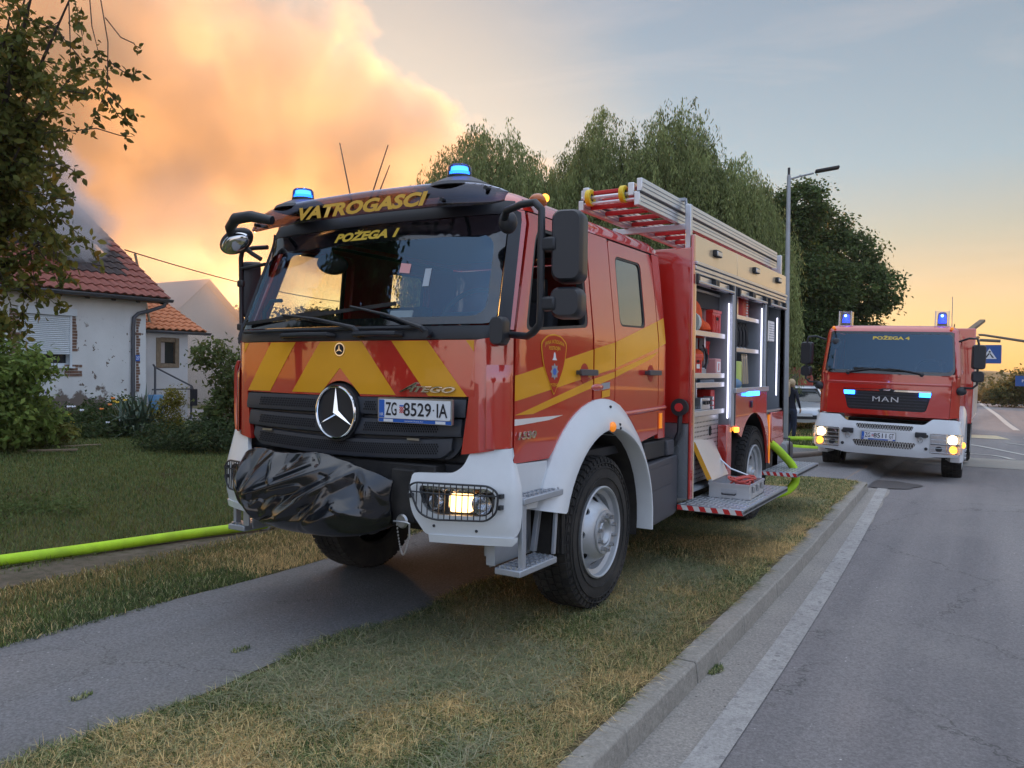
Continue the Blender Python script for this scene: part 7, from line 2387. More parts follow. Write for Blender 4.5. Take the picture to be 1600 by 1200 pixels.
def build_shrubs():
    lg = [(0.125, 0.195, 0.042), (0.215, 0.285, 0.065)]
    t = shrub('leafy_shrub', 'large light green leafy shrub left of the house window', (-12.0, 3.5, 0.0), [(0, 0, 0.9, 1.05, 1.0, 0.85), (0.4, 0.4, 1.5, 0.55, 0.6, 0.5), (-0.6, -0.5, 1.7, 0.7, 0.7, 0.5), (0.1, 0.8, 0.6, 0.6, 0.6, 0.5), (-0.1, 0.2, 2.0, 0.35, 0.35, 0.35)], 11000, 0.13, lg, per=12)
    MB().tube([(0, 0, -0.1), (0.1, 0.1, 0.6), (0.3, 0.3, 1.2)], [0.05, 0.04, 0.02], 8).obj('stem', 'bark', t)
    t = shrub('elder_bush', 'tall leafy bush between the house annex and the fire engine', (-9.55, 6.95, 0.0), [(0.1, 0.1, 1.35, 0.62, 0.6, 0.62), (-0.35, -0.2, 1.85, 0.38, 0.4, 0.34), (0.45, 0.4, 1.8, 0.42, 0.4, 0.40), (0.05, 0, 0.70, 0.66, 0.6, 0.55), (0.8, 0.8, 1.2, 0.55, 0.5, 0.65)], 8500, 0.10, [(0.075, 0.110, 0.034), (0.130, 0.170, 0.055)], per=12, clump=0.20)
    MB().tube([(0, 0, -0.1), (0.05, 0.05, 0.8), (-0.2, 0, 1.6)], [0.05, 0.04, 0.02], 8).obj('stem', 'bark', t)
    shrub('golden_shrub', 'small golden yellow shrub beside the spiky yucca', (-12.1, 7.35, 0.02), [(0, 0, 0.5, 0.36, 0.34, 0.5), (0.05, 0.1, 0.9, 0.22, 0.22, 0.25)], 3200, 0.055, [(0.26, 0.21, 0.03), (0.16, 0.17, 0.03)], per=12, clump=0.14)
    shrub('low_bush', 'low dark bush under the tall leafy bush beside the fire engine', (-9.3, 6.2, 0.0), [(0, 0, 0.3, 0.9, 0.6, 0.32), (0.4, 0.9, 0.3, 0.8, 0.6, 0.35), (-0.9, -0.3, 0.25, 0.7, 0.5, 0.3)], 6000, 0.07, [(0.040, 0.066, 0.026), (0.060, 0.090, 0.036)])
    shrub('flower_bed', 'dark mixed flower bed along the foot of the house wall', (-13.5, 5.6, 0.0), [(-0.3, 0.4, 0.35, 0.6, 1.2, 0.40), (0.2, -0.9, 0.3, 0.6, 1.1, 0.36), (-0.8, 1.8, 0.4, 0.6, 1.1, 0.5), (0.6, 0.8, 0.22, 0.5, 1.0, 0.25)], 9000, 0.09, [(0.045, 0.075, 0.026), (0.080, 0.115, 0.038)], cat='flower bed')
    for (x, y, z, m_, lab) in ((-13.2, 5.9, 0.80, 'flower_white', 'pair of white flowers in the bed under the house wall'), (-13.2, 6.9, 0.86, 'flower_yellow', 'yellow flowers standing above the bed near the yucca'), (-13.2, 5.75, 0.48, 'flower_yellow', 'single yellow flower low in the flower bed'), (-12.7, 6.5, 0.34, 'flower_white', 'single white flower low in front of the flower bed'), (-13.6, 5.4, 1.0, 'flower_violet', 'violet flower spike behind the white flowers'), (-13.1, 6.6, 0.80, 'flower_orange', 'small orange flower left of the yellow flowers')):
        f = thing('flower', lab, 'flower', (x, y, 0))
        st = MB()
        for k in range(3):
            hd = MB()
            dx, dy, dz = rnd.uniform(-.08, .08), -0.13 + 0.13 * k, rnd.uniform(-.13, .13)
            st.tube([(dx * 0.3, dy * 0.3, 0), (dx, dy, z + dz)], 0.006, 4)
            for j in range(5):
                a = 2 * PI * j / 5
                hd.sphere((dx + 0.024 * math.cos(a), dy + 0.024 * math.sin(a), z + dz + 0.01 * math.sin(a * 2)), 0.022, 6, 4, sc=(1, 1, 0.8))
            hd.obj('bloom', m_, f)
        st.obj('stem', 'stem_green', f)
    # yucca
    t = thing('yucca', 'spiky blue-green yucca at the corner of the house', 'plant', (-12.45, 6.85, 0.0))
    mb = MB()
    for i in range(150):
        a = rnd.uniform(0, 2 * PI); el = rnd.uniform(0.15, 1.45) ** 1.0
        L = rnd.uniform(0.55, 0.95); w = 0.022
        o_ = Vector((rnd.uniform(-.22, .22), rnd.uniform(-.30, .30), rnd.uniform(0.1, 0.45)))
        d = Vector((math.cos(a) * math.cos(el), math.sin(a) * math.cos(el), math.sin(el)))
        s = d.cross(Vector((0, 0, 1))).normalized() * w
        m1 = o_ + d * L * 0.55; e = o_ + d * L + Vector((0, 0, -0.22 * (1.5 - el) * L))
        mb.add([o_ - s * 0.7, o_ + s * 0.7, m1 + s, m1 - s, e], [(0, 1, 2, 3), (3, 2, 4)])
    mb.obj('leaves', 'yucca_leaf', t, smooth=0)
    # iris clump at the left edge
    t = thing('iris_clump', 'clump of upright pale green iris leaves at the left edge of the lawn', 'plant', (-4.75, 0.02, 0.0))
    mb = MB()
    for i in range(34):
        a = rnd.uniform(0, 2 * PI); el = rnd.uniform(0.9, 1.5); L = rnd.uniform(0.2, 0.36)
        o_ = Vector((rnd.uniform(-.12, .12), rnd.uniform(-.12, .12), 0))
        d = Vector((math.cos(a) * math.cos(el), math.sin(a) * math.cos(el), math.sin(el)))
        s = Vector((math.sin(a + 0.5), -math.cos(a + 0.5), 0)) * 0.009
        mb.add([o_ - s, o_ + s, o_ + d * L * 0.6 + s, o_ + d * L * 0.6 - s, o_ + d * L], [(0, 1, 2, 3), (3, 2, 4)])
    mb.obj('leaves', 'yucca_leaf', t, smooth=0)
    shrub('ground_weeds', 'dark leafy weeds at the left edge behind the lime green hose', (-5.3, 0.35, 0.0), [(0, 0, 0.10, 0.45, 0.35, 0.13), (-0.6, 0.5, 0.10, 0.5, 0.4, 0.14), (-0.1, 0.9, 0.08, 0.5, 0.3, 0.10)], 1600, 0.045, [(0.10, 0.155, 0.05), (0.14, 0.19, 0.06)], clump=0.20, cat='weeds')
    shrub('perennial', 'yellow green perennial at the front of the bed beside the planks', (-12.0, 4.75, 0.0), [(0, 0, 0.35, 0.3, 0.45, 0.16)], 900, 0.12, [(0.12, 0.14, 0.03), (0.18, 0.17, 0.04)], clump=0.15, cat='plant')

mat('flower_white', (0.7, 0.72, 0.8), 0.6)
mat('flower_yellow', (0.75, 0.50, 0.04), 0.6)
mat('flower_orange', (0.75, 0.22, 0.03), 0.6)
mat('flower_violet', (0.14, 0.10, 0.34), 0.6)
mat('stem_green', (0.06, 0.10, 0.03), 0.7)
mat('yucca_leaf', (0.070, 0.115, 0.075), 0.5, var=0.3, vscale=6)
build_shrubs()

# -- houses
def plaster_mat(name, col, patch, brick=True):
    m = bpy.data.materials.new(name)
    m.use_nodes = True
    t = NT(m.node_tree)
    out = t.node('ShaderNodeOutputMaterial')
    b = t.node('ShaderNodeBsdfPrincipled', {'Roughness': 0.9})
    t.l.new(b.outputs[0], out.inputs[0])
    vec = t.node('ShaderNodeTexCoord').outputs['Object']
    n = t.noise(vec, 1.2, 6.0, 0.6)
    c = t.mix(t.ramp(n, [(0.35, 0.0), (0.7, 1.0)]), col, tuple(x * 0.86 for x in col))
    # pock marks where the render has come off
    v = t.node('ShaderNodeTexVoronoi', {'Scale': 6.5, 'Randomness': 1.0}, feature='F1')
    dn = t.noise(vec, 9.0, 3.0, 0.6, color=True)
    vs = t.node('ShaderNodeVectorMath', {0: dn}, operation='SCALE'); vs.inputs['Scale'].default_value = 0.30
    dv = t.node('ShaderNodeVectorMath', {0: vec, 1: vs.outputs[0]}, operation='ADD')
    t.l.new(dv.outputs[0], v.inputs['Vector'])
    sc = t.node('ShaderNodeSeparateColor', {0: v.outputs['Color']})
    rad = t.math('MULTIPLY', t.math('SUBTRACT', sc.outputs[0], 0.50, clamp=True), 0.62)
    f = t.math('LESS_THAN', v.outputs['Distance'], rad)
    dens = t.ramp(t.noise(vec, 0.7, 3.0, 0.5), [(0.36, 0.0), (0.46, 1.0)])
    z = t.node('ShaderNodeSeparateXYZ', {0: vec}).outputs[2]
    low = t.ramp(t.math('MULTIPLY', z, 0.3), [(0.0, 1.0), (0.75, 1.0), (0.86, 0.0)])
    f = t.math('MULTIPLY', t.math('MULTIPLY', f, dens), low)
    # rising damp and lost render near the plinth
    n2 = t.noise(vec, 2.0, 6.0, 0.65)
    g = t.ramp(t.math('ADD', t.math('MULTIPLY', z, -0.42), n2), [(0.14, 0.0), (0.19, 1.0)])
    f2 = t.math('MAXIMUM', f, g)
    if brick:
        c = t.mix(f2, c, patch)
    c = t.mix(t.math('MULTIPLY', t.ramp(t.math('MULTIPLY', z, 0.28), [(0.86, 0.0), (0.98, 1.0)]), 0.25), c, (0.38, 0.30, 0.22))
    t.l.new(c, b.inputs['Base Color'])
    h = t.math('MULTIPLY', f2, -1.0) if brick else t.noise(vec, 40, 4)
    bp = t.node('ShaderNodeBump', {'Height': h, 'Strength': 0.5, 'Distance': 0.02})
    t.l.new(bp.outputs[0], b.inputs['Normal'])
    MATS[name] = m

plaster_mat('plaster_white', (0.70, 0.72, 0.72), (0.17, 0.14, 0.12))
plaster_mat('plaster_annex', (0.58, 0.58, 0.58), (0.40, 0.34, 0.28), brick=False)
plaster_mat('plaster_far', (0.42, 0.38, 0.36), (0.3, 0.3, 0.3), brick=False)
mat('tile_red', (0.26, 0.075, 0.055), 0.75, var=0.45, vscale=2.2, bump=0.3, bscale=30)
mat('tile_soot', (0.055, 0.040, 0.040), 0.9, var=0.4, vscale=2.2, bump=0.3, bscale=30)
mat('tile_orange', (0.56, 0.20, 0.085), 0.75, var=0.35, vscale=3.0, bump=0.3, bscale=30)
mat('tile_far', (0.30, 0.20, 0.17), 0.8, var=0.2)
mat('zinc', (0.09, 0.10, 0.12), 0.5, metal=0.5, dirt=0.3)
mat('burnt_wood', (0.022, 0.018, 0.016), 0.95, bump=0.4)
mat('soot', (0.010, 0.009, 0.009), 1.0)
mat('shutter_white', (0.62, 0.68, 0.72), 0.5)
mat('timber', (0.20, 0.14, 0.09), 0.85, var=0.3, vscale=10)
mat('wood_old', (0.24, 0.18, 0.12), 0.85, var=0.3, vscale=10)
mat('plinth', (0.12, 0.055, 0.045), 0.9, var=0.3)
mat('house_glass', (0.02, 0.025, 0.03), 0.08, spec=0.8)
mat('brick', (0.25, 0.15, 0.11), 0.9, var=0.4, vscale=6, bump=0.4)

def build_house():
    H = thing('house', 'white plastered house with a burnt, smoking hole in its red tiled roof', 'house', (-16, 6, 0))
    o = Vector((-16, 6, 0))
    zg = 0.05
    w = MB()
    def bx(x0, x1, y0, y1, z0, z1): w.b2(x0 + 16, x1 + 16, y0 - 6, y1 - 6, z0, z1)
    # facade in strips round the window
    wy0, wy1, wz0, wz1 = 6.19, 7.42, 1.62, 2.86
    bx(-16.3, -16.0, 2.0, wy0, zg + 0.45, 3.42)
    bx(-16.3, -16.0, wy1, 9.42, zg + 0.45, 3.42)
    bx(-16.3, -16.0, wy0, wy1, zg + 0.45, wz0)
    bx(-16.3, -16.0, wy0, wy1, wz1, 3.42)
    bx(-26.0, -16.3, 9.12, 9.42, zg + 0.45, 3.42)
    bx(-26.0, -16.3, 2.0, 2.3, zg + 0.45, 3.42)
    bx(-26.0, -25.7, 2.3, 9.12, zg + 0.45, 3.42)
    w.obj('wall', 'plaster_white', H, loc=(0, 0, 0))
    MB().b2(-10.02, 0.02, -4.02, 3.44, zg - 0.4, zg + 0.45).obj('plinth', 'plinth', H)
    # gable ends
    rz0, rz1, xe, xr = 3.46, 7.0, 0.02, -4.85
    for y in (3.12, -4.0):
        MB().add([(-0.3, y, 3.42), (-0.3, y + 0.3, 3.42), (-9.4, y, 3.42), (-9.4, y + 0.3, 3.42), (xr, y, 6.85), (xr, y + 0.3, 6.85)], [(0, 2, 4), (1, 5, 3), (0, 4, 5, 1), (4, 2, 3, 5)]).obj('gable', 'plaster_white', H)
    # window with roller shutter
    wn = MB()
    wn.b2(-0.16, -0.10, wy0 - 6, wy1 - 6, wz0, wz0 + 0.06); wn.b2(-0.16, -0.10, wy0 - 6, wy1 - 6, wz1 - 0.06, wz1)
    wn.b2(-0.16, -0.10, wy0 - 6, wy0 - 5.93, wz0 + 0.06, wz1 - 0.06); wn.b2(-0.16, -0.10, wy1 - 6.07, wy1 - 6, wz0 + 0.06, wz1 - 0.06)
    W = wn.obj('window', 'shutter_white', H)
    MB().b2(-0.155, -0.13, wy0 - 5.93, wy1 - 6.07, wz0 + 0.06, wz1 - 0.06).obj('pane', 'house_glass', W)
    MB().b2(-0.06, 0.08, wy0 - 6.06, wy1 - 5.90, wz1 - 0.02, wz1 + 0.16).obj('shutter_box', 'shutter_white', W, bev=0.01)
    MB().b2(0.0, 0.05, wy1 - 6.06, wy1 - 6.01, wz0 - 0.02, wz1 - 0.022).obj('shutter_rail', 'shutter_white', W)
    MB().b2(0.0, 0.05, wy0 - 5.99, wy0 - 5.94, wz0 - 0.02, wz1 - 0.022).obj('shutter_rail', 'shutter_white', W)
    MB().b2(-0.02, 0.10, wy0 - 6.02, wy1 - 5.96, wz0 - 0.06, wz0 - 0.02).obj('sill', 'shutter_white', W)
    sl = MB()
    z = wz1 - 0.03
    while z > 1.93:
        sl.add([(0.02, wy0 - 5.94, z), (0.02, wy1 - 6.06, z), (0.034, wy1 - 6.06, z - 0.022), (0.034, wy0 - 5.94, z - 0.022), (0.02, wy1 - 6.06, z - 0.044), (0.02, wy0 - 5.94, z - 0.044)], [(0, 1, 2, 3), (3, 2, 4, 5)])
        z -= 0.047
    sl.obj('shutter_slats', 'shutter_white', W, smooth=0)['kind'] = 'stuff'
    # bare brick strips beside the window, one brick each
    for (ya, yb, za, zb, jag) in ((7.43, 7.56, 1.98, 2.92, 0.03), (5.98, 6.18, 1.5, 2.86, 0.06), (7.25, 7.66, 1.36, 1.60, 0.10), (9.14, 9.25, 0.95, 2.85, 0.035)):
        z = za
        while z < zb:
            y1 = yb + rnd.uniform(-jag, jag)
            y = ya
            while y < y1 - 0.03:
                ln = min(rnd.choice((0.12, 0.24)), y1 - y)
                MB().b2(-0.01, 0.006 + rnd.uniform(0, 0.012), y - 6, y - 6 + ln - 0.012, z, z + 0.062).obj('brick', 'brick', H, smooth=0)
                y += ln
            z += 0.075
    # number plate on the corner
    npl = MB().b2(0.02, 0.03, 3.11, 3.23, 1.76, 1.92).obj('house_number', 'plate_blue', H)
    text_on('lettering', '27', 0.10, 0.09, lambda u, v, d=0.0: (0.0315, 3.17 + u, 1.84 + v), 'plate_white', npl, bold=0.02)
    # roof structure: rafters, boarding with a hole, tiles laid one by one
    dirv = Vector((xr - 0.42, 0, rz1 - rz0)); slope_len = dirv.length; dirv.normalize()
    nrm = Vector((-dirv.z, 0, dirv.x)) * -1
    if nrm.z < 0: nrm = -nrm
    E0 = Vector((0.42, 0, rz0 - 0.02))

    def RP(s, y, h=0.0):
        return E0 + dirv * s + nrm * h + Vector((0, y - 6, 0))

    def hole(s, y):
        """burnt through region of the slope"""
        c = noise.noise(Vector((s * 1.3, y * 1.3, 3.3))) * 0.45
        a = ((y - 8.2) / 0.95) ** 2 + ((s - 2.35) / 0.95) ** 2
        b = ((y - 6.9) / 1.1) ** 2 + ((s - 3.3) / 1.2) ** 2
        return min(a, b) + c < 1.0
    for k in range(12):
        y = 2.2 + k * 0.68
        MB().bar(RP(0.0, y, -0.12), RP(slope_len, y, -0.12), 0.10, 0.14).obj('rafter', 'burnt_wood' if y > 5.6 else 'timber', H)
    pur = MB()
    MB().bar(RP(2.6, 2.0, -0.26), RP(2.6, 9.7, -0.26), 0.14, 0.14).obj('purlin', 'burnt_wood', H)
    MB().b2(-9.2, -0.5, -3.9, 3.1, 3.36, 3.42).obj('attic_floor', 'soot', H)
    MB().b2(-4.62, -4.55, -3.9, 3.1, 3.42, 6.65).obj('attic_gap_screen', 'soot', H)  # dark wall added to close the bright sky gap behind the hole
    MB().b2(-4.5, -0.4, 3.02, 3.10, 3.42, 3.9).obj('attic_gap_screen', 'soot', H)
    # fallen charred beams sticking out of the hole
    for (a, b) in (((-1.1, 1.1, 4.5), (-0.55, 1.75, 4.15)), ((-1.3, 0.9, 4.9), (-0.7, 1.6, 4.35)), ((-1.5, 1.4, 5.1), (-0.95, 1.0, 4.6)), ((-0.9, 0.7, 4.6), (-0.5, 1.4, 4.35))):
        MB().bar(a, b, 0.10, 0.09).obj('charred_beam', 'burnt_wood', H)
    # battens
    cw, cl = 0.235, 0.345
    tile = MB()
    V = []
    nx = 6
    for (s_, hh) in ((0.0, 0.055), (cl + 0.06, 0.018)):
        for i in range(nx + 1):
            t_ = i / nx
            V.append(tuple(Vector((0, 0, 0)) + dirv * s_ + nrm * (hh + 0.022 * math.sin(t_ * PI * 2 - 0.6)) + Vector((0, t_ * cw, 0))))
    n1 = nx + 1
    for i in range(nx + 1):
        t_ = i / nx
        V.append(tuple(nrm * (0.055 - 0.03 + 0.022 * math.sin(t_ * PI * 2 - 0.6)) + Vector((0, t_ * cw, 0))))
    tile.add(V, [(i, i + 1, n1 + i + 1, n1 + i) for i in range(nx)] + [(2 * n1 + i, 2 * n1 + i + 1, i + 1, i) for i in range(nx)])
    tm = tile.mesh('tile', 50)
    tm.materials.append(MATS['tile_red'])
    tms = tile.mesh('tile', 50)
    tms.materials.append(MATS['tile_soot'])
    rest = MB()
    nrows = int(slope_len / cl) + 1
    cnt = 0
    for r_ in range(nrows):
        y = 9.86 - cw
        k = 0
        while y > 2.0:
            p = RP(r_ * cl, y)
            s = (r_ + 0.5) * cl
            if not hole(s, y + cw / 2):
                if y > 6.55 and cnt < 295:
                    sooty = (s + 0.5 * noise.noise(Vector((s * 1.7, y * 1.7, 8.0))) > 2.9) or ((s - 2.3) ** 2 + (y - 8.2) ** 2 < 1.5 + 0.8 * noise.noise(Vector((s * 2, y * 2, 1.0))))
                    t_ = mesh_obj('tile', tms if sooty else tm, None, H, tuple(p + Vector((0, 0, rnd.uniform(-0.004, 0.006)))), (rnd.uniform(-.01, .01), 0, rnd.uniform(-.012, .012)))
                    cnt += 1
                else:
                    rest.add([tuple(Vector(v) + p) for v in tile.v], tile.f)
            y -= cw
    rest.obj('roof_tiles', 'tile_red', H, smooth=50)['kind'] = 'stuff'
    # boards under the tiles, burnt away round the hole
    bd = MB()
    for k in range(26):
        s0 = k * 0.235
        ya = 2.0
        while ya < 9.8:
            yb = min(ya + 0.4, 9.8)
            if not hole(s0 + 0.1, (ya + yb) / 2): bd.add([tuple(RP(s0, ya, -0.02)), tuple(RP(s0, yb, -0.02)), tuple(RP(s0 + 0.235, yb, -0.02)), tuple(RP(s0 + 0.235, ya, -0.02))], [(0, 1, 2, 3)])
            ya = yb
    bd.obj('roof_boards', 'burnt_wood', H, smooth=0)
    # back slope and ridge
    bs = MB()
    a, b = RP(slope_len, 2.0, 0.05), RP(slope_len, 9.86, 0.05)
    c = Vector((-9.9, 3.86, 3.4)); d = Vector((-9.9, -4.0, 3.4))
    bs.add([a, b, c, d], [(0, 1, 2, 3)])
    bs.obj('back_slope', 'tile_red', H)
    MB().tube([a, b], 0.10, 10).obj('ridge', 'tile_red', H)
    # verge board and eaves
    MB().bar(RP(0, 9.84, -0.10), RP(slope_len, 9.84, -0.10), 0.03, 0.16).obj('verge_board', 'timber', H)
    MB().bar(Vector((0.34, -4.0, 3.40)), Vector((0.34, 3.84, 3.40)), 0.03, 0.15).obj('fascia', 'timber', H)
    MB().b2(0.0, 0.34, -4.0, 3.84, 3.33, 3.35).obj('soffit', 'timber', H)
    # gutter and swan neck downpipe
    g = MB(); V = []
    ga = [PI + PI * i / 8 for i in range(9)]
    for y in (-4.0, 3.9):
        for a in ga: V.append((0.44 + 0.075 * math.cos(a), y, 3.42 + 0.075 * math.sin(a)))
    g.add(V, [(i, i + 1, 9 + i + 1, 9 + i) for i in range(8)])
    go = g.obj('gutter', 'zinc', H); sd = go.modifiers.new('t', 'SOLIDIFY'); sd.thickness = 0.008
    MB().tube([(0.42, 3.72, 3.36), (0.38, 3.70, 3.24), (0.16, 3.35, 3.08), (0.07, 3.16, 3.02), (0.055, 3.04, 2.90), (0.055, 3.02, 2.6), (0.055, 3.02, 0.4)], 0.05, 12).obj('downpipe', 'zinc', H, smooth=60)

    # ---- annex with orange tiles
    A = thing('house_annex', 'low white annex with bright orange roof tiles and a small window', 'house annex', (-16.8, 10.4, 0))
    w = MB()
    ay0, ay1 = 9.44 - 10.4, 11.30 - 10.4
    wy0, wy1, wz0, wz1 = 10.36 - 10.4, 10.92 - 10.4, 1.66, 2.37
    for (y0, y1, z0, z1) in ((ay0, wy0, 0, 2.62), (wy1, ay1, 0, 2.62), (wy0, wy1, 0, wz0), (wy0, wy1, wz1, 2.62)):
        w.b2(-0.25, 0, y0, y1, z0, z1)
    w.b2(-4.0, -0.25, ay1 - 0.25, ay1, 0, 2.62)
    w.obj('wall', 'plaster_annex', A)
    MB().b2(-4.0, -0.26, ay0, ay1 - 0.26, 2.55, 2.60).obj('ceiling', 'soot', A)
    fr = MB()
    fr.b2(-0.10, 0.02, wy0 - 0.09, wy0 + 0.05, wz0 - 0.07, wz1 + 0.07); fr.b2(-0.10, 0.02, wy1 - 0.05, wy1 + 0.09, wz0 - 0.07, wz1 + 0.07)
    fr.b2(-0.10, 0.02, wy0 + 0.05, wy1 - 0.05, wz0 - 0.07, wz0 + 0.05); fr.b2(-0.10, 0.02, wy0 + 0.05, wy1 - 0.05, wz1 - 0.05, wz1 + 0.07)
    W = fr.obj('window', 'wood_old', A, bev=0.01)
    MB().b2(-0.09, -0.06, wy0 + 0.05, wy1 - 0.05, wz0 + 0.05, wz1 - 0.05).obj('pane', 'house_glass', W)
    MB().b2(-0.058, -0.05, wy0 + 0.07, wy0 + 0.22, wz0 + 0.06, wz1 - 0.06).obj('curtain', 'plaster_far', W)
    d2 = Vector((-2.10, 0, 1.02)); sl2 = d2.length; d2.normalize(); n2 = Vector((d2.z * -1, 0, d2.x)) * -1
    if n2.z < 0: n2 = -n2
    tm2 = MB(); V = []
    for (s_, hh) in ((0.0, 0.05), (cl * 0.8 + 0.05, 0.015)):
        for i in range(nx + 1):
            t_ = i / nx
            V.append(tuple(d2 * s_ + n2 * (hh + 0.024 * math.sin(t_ * PI * 2 - 0.6)) + Vector((0, t_ * 0.22, 0))))
    for i in range(nx + 1):
        t_ = i / nx
        V.append(tuple(n2 * (0.02 + 0.024 * math.sin(t_ * PI * 2 - 0.6)) + Vector((0, t_ * 0.22, 0))))
    tm2.add(V, tile.f)
    tm2m = tm2.mesh('tile', 50); tm2m.materials.append(MATS['tile_orange'])
    for r_ in range(9):
        for k in range(11):
            y = 11.86 - 10.4 - 0.22 * (k + 1)
            p = Vector((0.12, y, 2.66)) + d2 * (r_ * cl * 0.8)
            mesh_obj('tile', tm2m, None, A, tuple(p + Vector((0, 0, rnd.uniform(-0.004, 0.006)))), (rnd.uniform(-.01, .01), 0, rnd.uniform(-.012, .012)))
    MB().bar((0.10, 1.44, 2.60), tuple(Vector((0.10, 1.44, 2.60)) + d2 * (sl2 + 0.3)), 0.03, 0.12).obj('verge_board', 'timber', A)
    MB().add([(0.1, ay0, 2.63), (0.1, 1.44, 2.63), tuple(Vector((0.1, 1.44, 2.63)) + d2 * 2.7), tuple(Vector((0.1, ay0, 2.63)) + d2 * 2.7)], [(0, 1, 2, 3)]).obj('roof_boards', 'timber', A, smooth=0)
    g = MB(); V = []
    for y in (ay0 + 0.1, 1.50):
        for a in ga: V.append((0.22 + 0.07 * math.cos(a), y, 2.63 + 0.07 * math.sin(a)))
    g.add(V, [(i, i + 1, 9 + i + 1, 9 + i) for i in range(8)])
    go = g.obj('gutter', 'zinc', A); sd = go.modifiers.new('t', 'SOLIDIFY'); sd.thickness = 0.008
    MB().b2(0.0, 0.07, ay0 - 0.0, ay0 + 0.07, 0.9, 2.60).obj('door_post', 'burnt_wood', A)
    # stair rail
    R_ = thing('stair_railing', 'dark metal railing sloping down in front of the annex', 'railing', (-16.5, 10.6, 0))
    MB().tube([(0, -0.62, 1.68), (0, -0.56, 1.60), (0, 0.62, 1.06), (0, 0.66, 0.98)], 0.026, 8).obj('handrail', 'zinc', R_)
    MB().tube([(0, -0.65, 0.98), (0, 0.55, 0.98)], 0.022, 6).obj('lower_rail', 'zinc', R_)
    for y in (-0.56, 0.6): MB().cyl((0, y, 0), (0, y, 1.60 if y < 0 else 1.06), 0.03, 8).obj('post', 'zinc', R_)
    bl = MB().b2(-0.02, 0.10, 0.50, 0.66, 0.5, 0.98).obj('rail_bag', 'print_black', None)
    bl.location = (-16.4, 10.6, 0); tag(bl, 'small dark bag hanging on the lower end of the stair railing', 'bag')
    bn = MB().lathe([(0.0, 0.0), (0.0, 0.16), (0.5, 0.20), (0.52, 0.19), (0.52, 0.0)], axis='Z', n=18).obj('barrel', 'bottle_blue', None)
    bn.location = (-15.6, 9.45, 0.35); tag(bn, 'pale blue barrel at the corner of the house behind the yucca', 'barrel')
    # picket fence behind
    F_ = thing('picket_fence', 'grey wooden picket fence between the annex and the tall bush', 'fence', (-15.6, 12.2, 0))
    for k in range(13):
        MB().b2(-0.012, 0.012, -0.85 + k * 0.17, -0.75 + k * 0.17, 0.05, 1.02).obj('picket', 'wood_old', F_)
    for z in (0.3, 0.8): MB().b2(-0.035, -0.013, -0.9, 1.45, z, z + 0.07).obj('fence_rail', 'wood_old', F_)
    # neighbouring house in the smoke
    N_ = thing('neighbour_house', 'pale gabled house standing further back in the drifting smoke', 'house', (-30, 22, 0))
    nb = MB()
    nb.b2(-12.0, 0.0, -3.9, 3.9, -0.3, 2.35)
    nb.add([(0.0, -3.9, 2.35), (0.0, 3.9, 2.35), (0.0, 0, 5.75), (-12, -3.9, 2.35), (-12, 3.9, 2.35), (-12, 0, 5.75)], [(0, 1, 2), (5, 4, 3)])
    nb.obj('wall', 'plaster_far', N_)
    rf = MB()
    rf.add([(0.35, -4.5, 1.95), (0.35, 0, 5.95), (-12.3, 0, 5.95), (-12.3, -4.5, 1.95)], [(0, 1, 2, 3)])
    rf.add([(0.35, 4.5, 1.95), (0.35, 0, 5.95), (-12.3, 0, 5.95), (-12.3, 4.5, 1.95)], [(3, 2, 1, 0)])
    ro = rf.obj('roof', 'tile_far', N_); sd = ro.modifiers.new('t', 'SOLIDIFY'); sd.thickness = 0.12
    # ladder leaning on the back of the roof
    L_ = thing('wooden_ladder', 'short wooden ladder sticking up behind the end of the red roof', 'ladder', (-17.2, 10.05, 3.3))
    for y in (-0.17, 0.17):
        MB().bar((0.25, y, -0.6), (-0.35, y - 0.10, 1.35 + y), 0.06, 0.04).obj('rail', 'wood_old', L_)
    for k in range(5):
        t_ = 0.1 + k * 0.2
        MB().cyl((0.25 - 0.6 * t_, -0.17 - 0.1 * t_, -0.6 + 1.78 * t_), (0.25 - 0.6 * t_, 0.17 - 0.1 * t_, -0.6 + 1.85 * t_), 0.018, 8).obj('rung', 'wood_old', L_)
    # planks in the grass
    for (x, y, rz, ln, lab) in ((-11.2, 4.35, 0.9, 0.8, 'short weathered plank lying on the lawn edge, the nearer of two'), (-11.6, 5.1, 1.3, 0.7, 'short weathered plank lying behind the other by the flower bed')):
        p = MB().box((0, 0, 0.03), (ln, 0.12, 0.035)).obj('plank', 'wood_old', None, bev=0.004); p.location = (x, y, 0.05); p.rotation_euler = (0, 0, rz)
        tag(p, lab, 'plank')
    # overhead wire
    def catenary(a, b, sag, n=24):
        a, b = Vector(a), Vector(b)
        return [a.lerp(b, i / n) - Vector((0, 0, sag * 4 * (i / n) * (1 - i / n))) for i in range(n + 1)]
    o_ = MB().tube(catenary((-16.6, 9.2, 4.75), (-27.5, 34.0, 5.6), 0.5), 0.018, 5).obj('overhead_wire', 'plastic_black', None, smooth=60)
    tag(o_, 'thin service wire running from the house roof into the orange sky', 'wire')

build_house()

